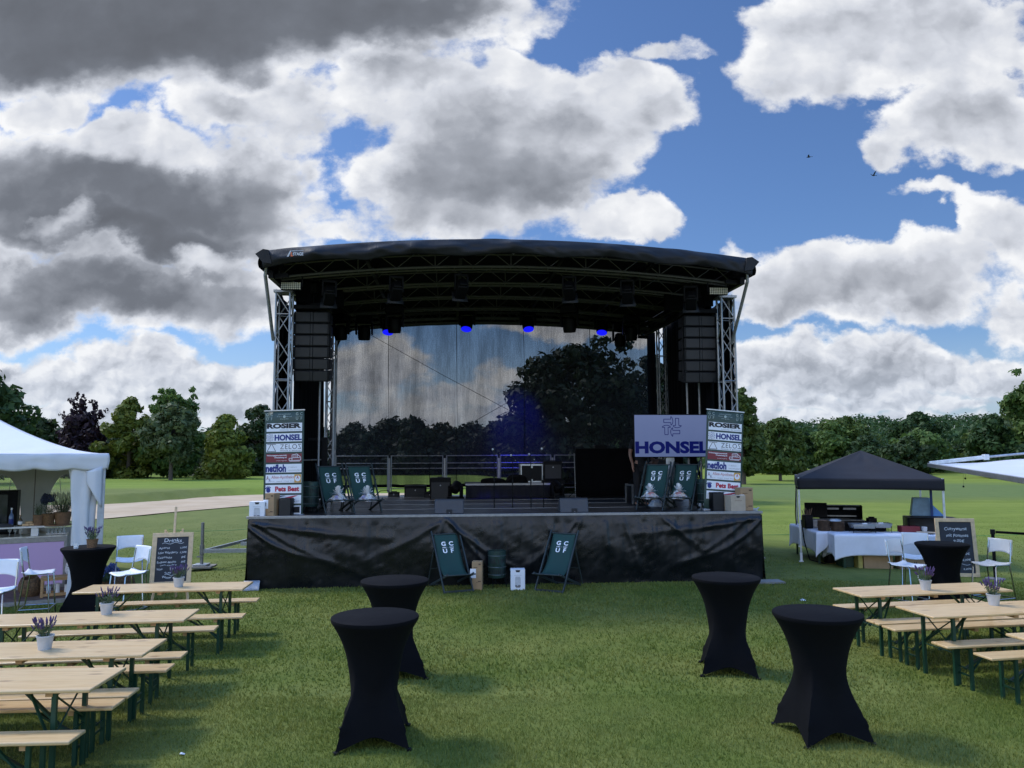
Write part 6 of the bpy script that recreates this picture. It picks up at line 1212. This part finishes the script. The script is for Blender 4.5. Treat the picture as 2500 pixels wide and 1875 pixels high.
pot_plant('potted_plant', 'bushy heather with cream flower spikes in the biggest pot on the bar shelf', TN(.72, 1.78, SHZ), 0, .36, 150, .17, TERRA, HERB, CREAM, 13, group=PG, fl=.10, r0=.12, r1=.155, ph=.24)
o = MB().lathe([(0, 0), (.26, 0), (.26, .02), (0, .02)], n=24, cap=False).build('round_tray', TERRA, None); o.location = TN(.80, 1.78, SHZ - .012); tag(o, 'round brown tray under the biggest pot on the bar shelf', 'tray')
# decoration on the floor before the bar
t = thing('candle_crate', 'low wooden crate with white pillar candles standing before the bar', 'crate', (-8.20, 14.25, .07), TR); b = MB()
for x in (-.30, .30):
    for y in (-.14, .14): b.box((x, y, .17), (.04, .04, .34))
for y in (-.14, .14):
    for z in (.04, .31): b.box((0, y, z), (.64, .02, .05))
for x in (-.3, .3):
    for z in (.04, .31): b.box((x, 0, z), (.02, .28, .05))
b.box((0, 0, .02), (.6, .28, .02)); b.box((0, 0, .335), (.66, .32, .02)); b.build('crate_frame', PINEB, t)
for i in range(4): o = MB().lathe([(0, 0), (.035, 0), (.037, .15 + .03 * (i % 2)), (.01, .155 + .03 * (i % 2)), (0, .15)], n=16, cap=False).build('candle', WPAP, None); o.location = (-8.20 + cos(TR) * (-.2 + .14 * i), 14.25 + sin(TR) * (-.2 + .14 * i), .105); tag(o, ('leftmost', 'second', 'third', 'rightmost')[i] + ' white candle inside the wooden crate before the bar', 'candle', 'white candles in the wooden crate')
def wicker_ball(label, loc, r, h, hole=True):
    o = MB().lathe([(0, 0), (r * .7, 0), (r, h * .4), (r * .95, h * .7), (r * .7, h), (r * .6, h), (r * .85, h * .65), (0, h * .5)], n=28, cap=False).build('wicker_basket', mat('twisted wicker', (.13, .075, .035), .8, var=.6, vs=35, bump=1, bs=30) if 'twisted wicker' not in bpy.data.materials else bpy.data.materials['twisted wicker'], None); o.location = loc; o.rotation_euler = (R(12), 0, 0); return tag(o, label, 'basket', 'wicker baskets by the bar')
wicker_ball('round wicker basket left of the candle crate before the bar', (-8.72, 14.2, .07), .19, .34); wicker_ball('wicker basket on the grass behind the right side of the flower pot bar table', (-7.35, 14.75, 0), .24, .38)
def hydr(label, loc, s_, seed, potm):
    t = thing('hydrangea', label, 'flower pot', loc, 0, 'blue hydrangeas on the ground by the bar'); MB().lathe([(0, 0), (.10, 0), (.13, .2), (.12, .2), (0, .18)], n=20, cap=False).build('pot', potm, t); link('foliage', leaves([(-.1, 0, .26, .12), (.1, 0, .26, .12), (0, -.08, .24, .12)], 260, .06, seed), HERB, t, sharp=None); floret(t, [(-.13, -.06, .33), (.0, -.10, .37), (.12, -.02, .34), (.02, .05, .4), (-.05, -.13, .3)], .075, BLUEF, seed)
hydr('blue hydrangea above the candle crate left of the flower pot bar table', (-8.0, 14.55, .32), 1, 21, BLKP); hydr('blue hydrangea on the grass right of the flower pot bar table', (-7.55, 14.65, .10), 1, 22, TERRA)
o = MB().box((0, 0, .13), (.6, .3, .26)).build('black_crate', BLKP, None, bevel=.01); o.location = (-7.95, 14.6, .07); o.rotation_euler = (0, 0, TR); tag(o, 'black crate carrying the hydrangea behind the candle crate', 'crate')
t = thing('lantern', 'white perforated lantern with a ring handle before the bar', 'lantern', (-8.25, 14.75, .33), 0); MB().lathe([(0, 0), (.12, 0), (.17, .12), (.15, .25), (.09, .31), (.08, .30), (.13, .24), (0, .02)], n=28, cap=False).build('lantern_body', mat('white perforated metal', (.60, .60, .60), .5, var=.4, vs=50), t); MB().tube([(.12 * cos(a / 12 * 2 * pi), 0, .42 + .12 * sin(a / 12 * 2 * pi)) for a in range(13)], .012, 6).build('ring_handle', WICKER, t)
# small sign on the golf green
t = thing('tee_sign', 'small white sign board standing at the edge of the golf green', 'sign', (-36.5, 66, terr(-36.5, 66)), 0); MB().box((0, 0, .55), (.75, .03, .5)).xf(Matrix.Rotation(R(14), 4, 'X')).build('sign_panel', WPAP, t); MB().box((-.3, .15, .2), (.04, .04, .5)).box((.3, .15, .2), (.04, .04, .5)).build('sign_post', BLK, t); MB().box((0, -.04, .56), (.4, .01, .06)).box((0, -.04, .45), (.3, .01, .04)).xf(Matrix.Rotation(R(14), 4, 'X')).build('sign_print', GREYINK, t)
# ------------------------------------------------------------ black pavilion with the food stand (right)
PR = R(-19); pav = thing('black_pavilion', 'black pop up pavilion on white legs over the food stand', 'pavilion', (6.77, 18.4, 0), PR)
PW, PD = 3.08, 3.05; CANV = mat('black canvas', (.010, .0098, .014), .8, var=.15, vs=2, bump=.15, bs=4)
def proof(u, v, s_):
    e = (u - .5) * 2; r = 1 - v; P = {0: (e, -1), 1: (1, e), 2: (-e, 1), 3: (-1, -e)}[s_]; sg = -.05 * (1 - e * e) * sin(pi * v) + (.035 * MN.noise((u * 5 + v * 3, v * 6, s_)) + .012 * MN.noise((u * 14 - v * 9, v * 12, s_))) * sin(pi * u) * sin(pi * v)
    return (PW / 2 + P[0] * r * PW / 2, PD / 2 + P[1] * r * PD / 2, 1.955 + .66 * v + sg)
b = MB()
for s_ in range(4): b.sheet(lambda u, v, s_=s_: proof(u, v, s_), 18, 16)
b.build('canopy', CANV, pav, sharp=40)
def pval(u, v, s_):
    e = (u - .5) * 2; P = {0: (e, -1), 1: (1, e), 2: (-e, 1), 3: (-1, -e)}[s_]; o_ = .012 + .02 * v * MN.noise((u * 8, v, s_)); return (PW / 2 + P[0] * (PW / 2 + o_), PD / 2 + P[1] * (PD / 2 + o_), 1.96 - .26 * v + .012 * sin(pi * u) * v)
b = MB()
for s_ in range(4): b.sheet(lambda u, v, s_=s_: pval(u, v, s_), 40, 4)
b.build('valance', CANV, pav, sharp=50, thick=.003)
LEGM = mat('pale grey leg paint', (.58, .61, .62), .4, .2)
for x, y in ((.02, .02), (PW - .02, .02), (.02, PD - .02), (PW - .02, PD - .02)):
    l = MB().box((x, y, 1.0), (.042, .042, 1.95)).build('pavilion_leg', LEGM, pav); MB().box((x, y, .02), (.10, .10, .012)).box((x + .0, y, .12), (.055, .055, .2)).build('leg_foot', WHITE, l)
b = MB()
for y in (.03, PD - .03):
    for i in range(4): x0, x1 = PW * i / 4, PW * (i + 1) / 4; za, zb = (1.72, 1.92) if i % 2 == 0 else (1.92, 1.72); b.bar((x0, y, za), (x1, y, zb), .015, .025); b.bar((x0, y, zb), (x1, y, za), .015, .025)
b.build('scissor_frame', LEGM, pav); MB().tube([(-.03, .4, 1.75), (-.06, .9, 1.1), (-.05, .8, .8)], .012, 6).build('hanging_strap', BLK, pav)
def PV(x, y, z=0): return (6.77 + cos(PR) * x - sin(PR) * y, 18.4 + sin(PR) * x + cos(PR) * y, z)
def ftable(label, loc, rz_, L, Wd, drops):
    t = thing('folding_table', label, 'table', loc, rz_, 'folding tables under the pavilion'); MB().box((0, 0, .75), (L, Wd, .03)).build('table_top', PINEB, t)
    for x in (-L / 2 + .2, L / 2 - .2):
        for y in (-Wd / 2 + .08, Wd / 2 - .08): MB().box((x, y, .37), (.04, .04, .74)).build('leg', BGREEN, t)
    return t
def cloth(label, loc, rz_, L, Wd, drop, seed, gap=None):
    def f(u, v):   # radial sheet: v<.4 is the top, the rest hangs
        a = u * 2 * pi; c_, s_ = cos(a), sin(a); q = max(abs(c_), abs(s_)); px_, py_ = c_ / q, s_ / q
        k_ = min(1, v / .4); x, y = px_ * L / 2 * k_, py_ * Wd / 2 * k_; h = max(0, (v - .4) / .6)
        cor = (min(abs(px_), abs(py_))) ** 6; d = drop(a) * (1 + .30 * cor); o_ = .02 + .05 * h * cor + h * (.028 * sin(a * 17 + seed) * (.3 + cor) + .03 * MN.noise((cos(a) * 3, sin(a) * 3, seed + h)))
        return (x + px_ * o_ * (h > 0), y + py_ * o_ * (h > 0), .772 - d * h)
    o = MB().sheet(f, 120, 25, True).build('tablecloth', CLOTH, None, sharp=70, thick=.002); o.location = loc; o.rotation_euler = (0, 0, rz_); return tag(o, label, 'tablecloth', 'white tablecloths at the food stand')
T1, T2 = (8.48, 17.62, 0), (7.42, 18.95, 0); A1, A2 = R(-6), R(86)
ftable('folding table under the long white cloth facing the guests', T1, A1, 2.5, .7, 0); ftable('folding table under the side white cloth at the left of the stand', T2, A2, 2.1, .68, 0)
def d1(a): return .44 - .03 * cos(a) + .02 * sin(a * 3)
cloth('long white tablecloth on the front food table', T1, A1, 2.52, .72, d1, 1); cloth('white tablecloth on the side food table, its front end tucked up', T2, A2, 2.12, .70, lambda a: .45 - .27 * max(0, cos(a - pi)) ** 12, 4)
TZ = .777
t = thing('gas_grill', 'black gas grill with its lid raised behind the white tables', 'grill', (8.08, 19.05, 0), PR + R(6)); g = MB().box((0, 0, .45), (.95, .5, .86)); g.build('grill_cabinet', BLK, t, bevel=.01); MB().box((0, -.02, .90), (1.0, .56, .10)).build('cook_box', BLKP, t, bevel=.015); b = MB()
b.box((0, -.02, .952), (.9, .48, .012)); b.build('cooking_grate', ALUD, t)
def lid(u, v): a = R(-15) + R(105) * v; return (-.47 + .94 * u, .30 - .04 + .26 * cos(a) - .12, .97 + .30 * sin(a) + .02)
l = MB().sheet(lid, 2, 12).build('lid', BLKP, t, thick=.02); b = MB(); 
for x in (-.47, .47): b.prism([(.14 + .0 * x, .96)] , 0, 0) if False else b.add([(x, .13, .96), (x, .40, .93), (x, .37, 1.10), (x, .22, 1.27), (x, .12, 1.28)], [(0, 1, 2, 3, 4)])
b.build('lid_end', BLK, l, thick=.02); MB().tube([(-.42, .10, 1.29), (.42, .10, 1.29)], .016, 8).build('lid_handle', ALU, l); MB().box((-.2, .30, 1.20), (.34, .02, .05)).box((.22, .30, 1.20), (.30, .02, .05)).box((0, .3, 1.02), (.74, .02, .03)).build('lid_slot', ALUD, l)
MB().bar((-.47, .1, 1.29), (-.66, .1, 1.31), .03).build('side_handle', BLK, t); MB().box((.62, 0, .88), (.28, .45, .03)).build('side_shelf', ALUD, t); b = MB()
for i in range(4): b.lathe([(0, -.02), (.025, -.02), (.025, 0)], (-.3 + .2 * i, -.31, .88), 10, cap=False, M=Matrix.Rotation(R(90), 4, 'X'))
b.build('knob', ALUD, t)
def chafing(label, loc, rz_, lidup):
    t = thing('chafing_dish', label, 'chafing dish', loc, rz_, 'steel chafing dishes on the white tables'); b = MB()
    for x in (-.24, .24):
        for y in (-.15, .15): b.tube([(x, y, 0), (x, y, .20)], .006, 6)
    for z in (.05, .19): b.tube([(-.24, -.15, z), (.24, -.15, z), (.24, .15, z), (-.24, .15, z), (-.24, -.15, z)], .005, 5)
    b.build('wire_stand', BLK, t); MB().add([(-.23, -.14, .10), (.23, -.14, .10), (.23, .14, .10), (-.23, .14, .10), (-.26, -.17, .2), (.26, -.17, .2), (.26, .17, .2), (-.26, .17, .2)], [(3, 2, 1, 0), (0, 1, 5, 4), (1, 2, 6, 5), (2, 3, 7, 6), (3, 0, 4, 7)]).build('steel_pan', ALUD, t, thick=.004); MB().box((0, 0, .185), (.5, .32, .01)).build('pan_lid' if not lidup else 'food_tray', GALV, t); MB().box((.05, -.02, .2), (.1, .04, .02)).build('handle', WHITE, t)
chafing('steel chafing dish on the front table before the grill', (7.95, 17.72, TZ), A1, 0); chafing('steel chafing dish on the front table right of the grill', (8.38, 17.85, TZ), A1 - .1, 1)
def stack(label, loc, n, r, m):
    b = MB(); rr = random.Random(n)
    for i in range(n): z = i * .014; dx = rr.uniform(-.006, .006); b.lathe([(0, z), (r * .7, z), (r, z + .013), (r, z + .0165), (r * .68, z + .004), (0, z + .004)], (dx, -dx, 0), 24, cap=False)
    o = b.build('plate_stack', m, None); o.location = loc; return tag(o, label, 'plates', 'stacks of brown plates on the side table')
PLM = mat('brown palm leaf plates', (.20, .13, .085), .8, var=.4, vs=14); stack('taller stack of brown plates at the left of the side table', (7.25, 18.15, TZ), 17, .14, PLM); stack('lower stack of brown plates right of the taller stack', (7.55, 18.10, TZ), 15, .155, PLM)
o = lump('napkin_pile', 'grey foil and tongs lying on the lower plate stack', 'foil', (7.5, 18.1, TZ + .225), (.3, .2, .05), 14, GALV)
t = thing('contact_grill', 'grey double contact grill standing on the side table with its lid open', 'grill', (7.42, 19.0, TZ), PR); MB().box((0, 0, .10), (.55, .42, .2)).build('housing', ALUD, t, bevel=.02); M = Matrix.Translation((0, .18, .2)) @ Matrix.Rotation(R(65), 4, 'X'); MB().box((0, .2, .03), (.52, .38, .06)).xf(M).build('lid', BLKP, t, bevel=.012); b = MB()
for i in range(12): b.box((-.22 + .04 * i, .2, .066), (.012, .34, .012))
b.xf(M).build('ribs', BLK, t)
t = thing('utensil_rack', 'dark rack of utensils at the left back of the side table', 'utensils', (7.10, 18.75, TZ), 0); MB().box((0, 0, .16), (.2, .25, .32)).build('holder', BLKP, t, bevel=.03); b = MB()
for i in range(6): b.tube([(-.08 + .03 * i, 0, .3), (-.12 + .05 * i, .02, .44 + .02 * (i % 3))], .009, 5)
b.build('utensils', mat('wooden utensils', (.14, .09, .06), .7), t)
t = thing('spice_box', 'small black appliance behind the right chafing dish', 'appliance', (8.62, 18.7, .9), 0); MB().box((0, 0, .06), (.2, .16, .12)).build('housing', BLKP, t, bevel=.012); MB().box((0, 0, .135), (.12, .08, .03)).build('lid_knob', BLK, t, bevel=.008); o = MB().box((0, 0, .44), (.5, .4, .88)).build('side_cabinet', BLK, None, bevel=.01); o.location = (8.65, 18.75, 0); tag(o, 'black side cabinet right of the gas grill', 'cabinet')
o = MB().box((0, 0, .07), (.40, .28, .14)).build('red_box', BRED, None, bevel=.01); o.location = (9.02, 17.75, TZ); o.rotation_euler = (0, 0, A1); tag(o, 'dark red flat box on the front food table', 'box')
o = MB().lathe([(0, 0), (.13, 0), (.2, .03), (.2, .035), (.12, .01), (0, .01)], n=28, cap=False).build('platter', KRAFTL, None); o.location = (9.22, 17.38, TZ); tag(o, 'pale platter at the right part of the front food table', 'plate')
stackb = MB()
for i in range(6): stackb.lathe([(.03, 0), (.06, .07), (.056, .07), (.0, .005)], (.0, 0, .012 * i), 16, cap=False)
o = stackb.build('bowl_stack', WPAP, None); o.location = (9.30, 17.6, TZ); tag(o, 'stack of white bowls on the front food table', 'bowls')
t = thing('fryer_cabinet', 'dark open fronted fryer cabinet behind the menu chalkboard', 'fryer', (9.50, 17.75, 0), PR); MB().box((0, .3, .55), (.95, .5, 1.1)).build('cabinet', mat('charcoal panel', (.035, .036, .04), .5), t, bevel=.008); MB().box((-.45, -.02, .56), (.05, .3, 1.1)).box((.02, -.0, 1.1), (1.0, .55, .02)).build('side_panel', BLK, t); MB().box((.1, .03, .62), (.6, .02, .25)).build('open_front', INK, t); MB().box((-.2, .02, .55), (.3, .03, .02)).box((.1, .02, .68), (.04, .02, .2)).build('rack', ALU, t)
t = thing('cool_bag', 'pale blue tapered panel standing on the fryer cabinet', 'cool box', (9.65, 18.3, 1.1), PR); MB().add([(-.26, -.1, 0), (.16, -.1, 0), (.16, .2, 0), (-.26, .2, 0), (-.20, -.08, .42), (.15, -.08, .42), (.15, .15, .42), (-.20, .15, .42)], [(3, 2, 1, 0), (4, 5, 6, 7), (0, 1, 5, 4), (1, 2, 6, 5), (2, 3, 7, 6), (3, 0, 4, 7)]).build('bag_body', mat('pale blue foil', (.16, .27, .38), .35, .2), t, bevel=.01); MB().add([(.17, -.06, 0), (.45, -.02, 0), (.17, -.02, .3), (.17, .1, 0), (.45, .1, 0), (.17, .1, .3)], [(0, 1, 2), (5, 4, 3), (0, 3, 4, 1), (1, 4, 5, 2), (2, 5, 3, 0)]).build('bag_flap', mat('bright blue foil', (.05, .20, .48), .35), t)
MB().box((.165, -.16, .1), (.05, .04, 1.1)).build('blue_pole', mat('blue pole paint', (.01, .04, .16), .4), t)
carton('cardboard_box', 'wide brown box under the middle of the front food table', (8.15, 17.55, 0), A1, (.62, .3, .34), KRAFT, 'box', 'boxes under the food table'); c = carton('cardboard_box', 'wide brown box with black marks under the right part of the front food table', (8.88, 17.45, 0), A1, (.56, .3, .30), KRAFT, 'box', 'boxes under the food table'); MB().box((.02, -.152, .14), (.015, .003, .07)).box((.06, -.152, .14), (.015, .003, .07)).box((.04, -.152, .105), (.06, .003, .01)).build('print', INK, c, sharp=None)
o = MB().box((0, 0, .17), (.10, .3, .34)).build('yellow_crate', mat('yellow plastic', (.40, .34, .09), .6), None, bevel=.008); o.location = (7.76, 17.6, 0); tag(o, 'yellow crate left of the wide brown box under the table', 'crate'); o = MB().box((0, 0, .17), (.26, .3, .34)).build('green_crate', BGREEN, None, bevel=.008); o.location = (7.55, 17.75, 0); tag(o, 'dark green crate under the left end of the front food table', 'crate')
t = thing('fuel_can', 'dark gas bottle and blue can under the side table', 'gas bottle', (7.45, 18.35, 0), 0); MB().lathe([(0, 0), (.13, 0), (.14, .05), (.14, .3), (.08, .38), (.03, .42), (0, .42)], n=20, cap=False).build('bottle', BLKP, t); MB().box((.17, -.1, .15), (.12, .1, .3)).build('can', BNAVY, t, bevel=.01); MB().tube([(.0, 0, .4), (.2, -.2, .3), (.15, -.25, .05), (-.1, -.2, .02)], .012, 6).build('hose', mat('yellow hose', (.3, .22, .03), .6), t)
o = lump('sand_bag', 'grey sand bag on the grass behind the menu chalkboard', 'sand bag', (9.95, 17.2, 0), (.5, .4, .24), 17, mat('grey sack cloth', (.10, .10, .085), .9))
o = MB().tube([PV(.05, .1, 1.0), PV(.1, .0, .5), PV(.2, -.1, .1), PV(.6, -.2, .02), PV(1.0, .3, .02)], .014, 6).build('power_cable', BLK, None); tag(o, 'black power cable hanging by the left pavilion leg', 'cable')
# ------------------------------------------------------------ white awning reaching in from the right
aw = thing('white_awning', 'white awning with aluminium rails reaching in from the right picture edge', 'awning', (7.55, 14.0, 0), 0)
T_, L2, U_ = Vector((0, 0, 2.35)), Vector((-1.97, -6.0, 2.23)), Vector((2.49, -1.0, 2.62))
def awn(u, v): p = T_ + (U_ - T_) * u * 1.6 + (L2 - T_) * v; return tuple(p + Vector((0, 0, -.05 * sin(pi * min(1, u)) - .02 * sin(pi * v) + .008 * sin(u * 26))))
MB().sheet(awn, 40, 24).build('awning_cloth', WPVC, aw, thick=.004); e_ = (L2 - T_); f_ = (U_ - T_)
MB().bar(T_ - e_ * .01, L2, .05, .07).build('front_rail', ALU, aw, bevel=.006); MB().bar(T_ + Vector((0, 0, .03)), T_ + f_ * .32 + Vector((0, 0, .05)), .07, .07).build('side_rail', LEGM, aw, bevel=.01); MB().tube([T_ + f_ * .3 + Vector((0, 0, .05)), T_ + f_ * 1.6 + Vector((0, 0, .06))], .022, 8).build('folding_arm', ALU, aw); MB().box(T_ + f_ * .33 + Vector((0, 0, .05)), (.09, .09, .10)).build('arm_joint', LEGM, aw, bevel=.01)
MB().bar(T_ + f_ * 1.6, T_ + f_ * 1.6 + e_, .14, .18).build('cassette', LEGM, aw); MB().tube([T_ + Vector((.01, 0, 0)), T_ + Vector((.01, 0, -.12))], .012, 6).tube([T_ + f_ * .06, T_ + f_ * .06 + Vector((0, 0, -.06))], .012, 6).build('hook', BLK, aw)
for q in (0, 1): p_ = T_ + f_ * 1.6 + e_ * q; MB().box((p_.x, p_.y, p_.z / 2), (.12, .12, p_.z)).build('wall_post', LEGM, aw)
for i, (dx, dy, z) in enumerate(((.40, -.4, 2.12), (.36, -.4, 1.98))): MB().lathe([(0, -.02), (.016, -.01), (.016, .01), (0, .02)], (dx, dy, z), 8, cap=False).tube([(dx, dy, z), (dx + .01, dy, 2.28)], .0015, 4).build('hanging_weight', BLK, aw)
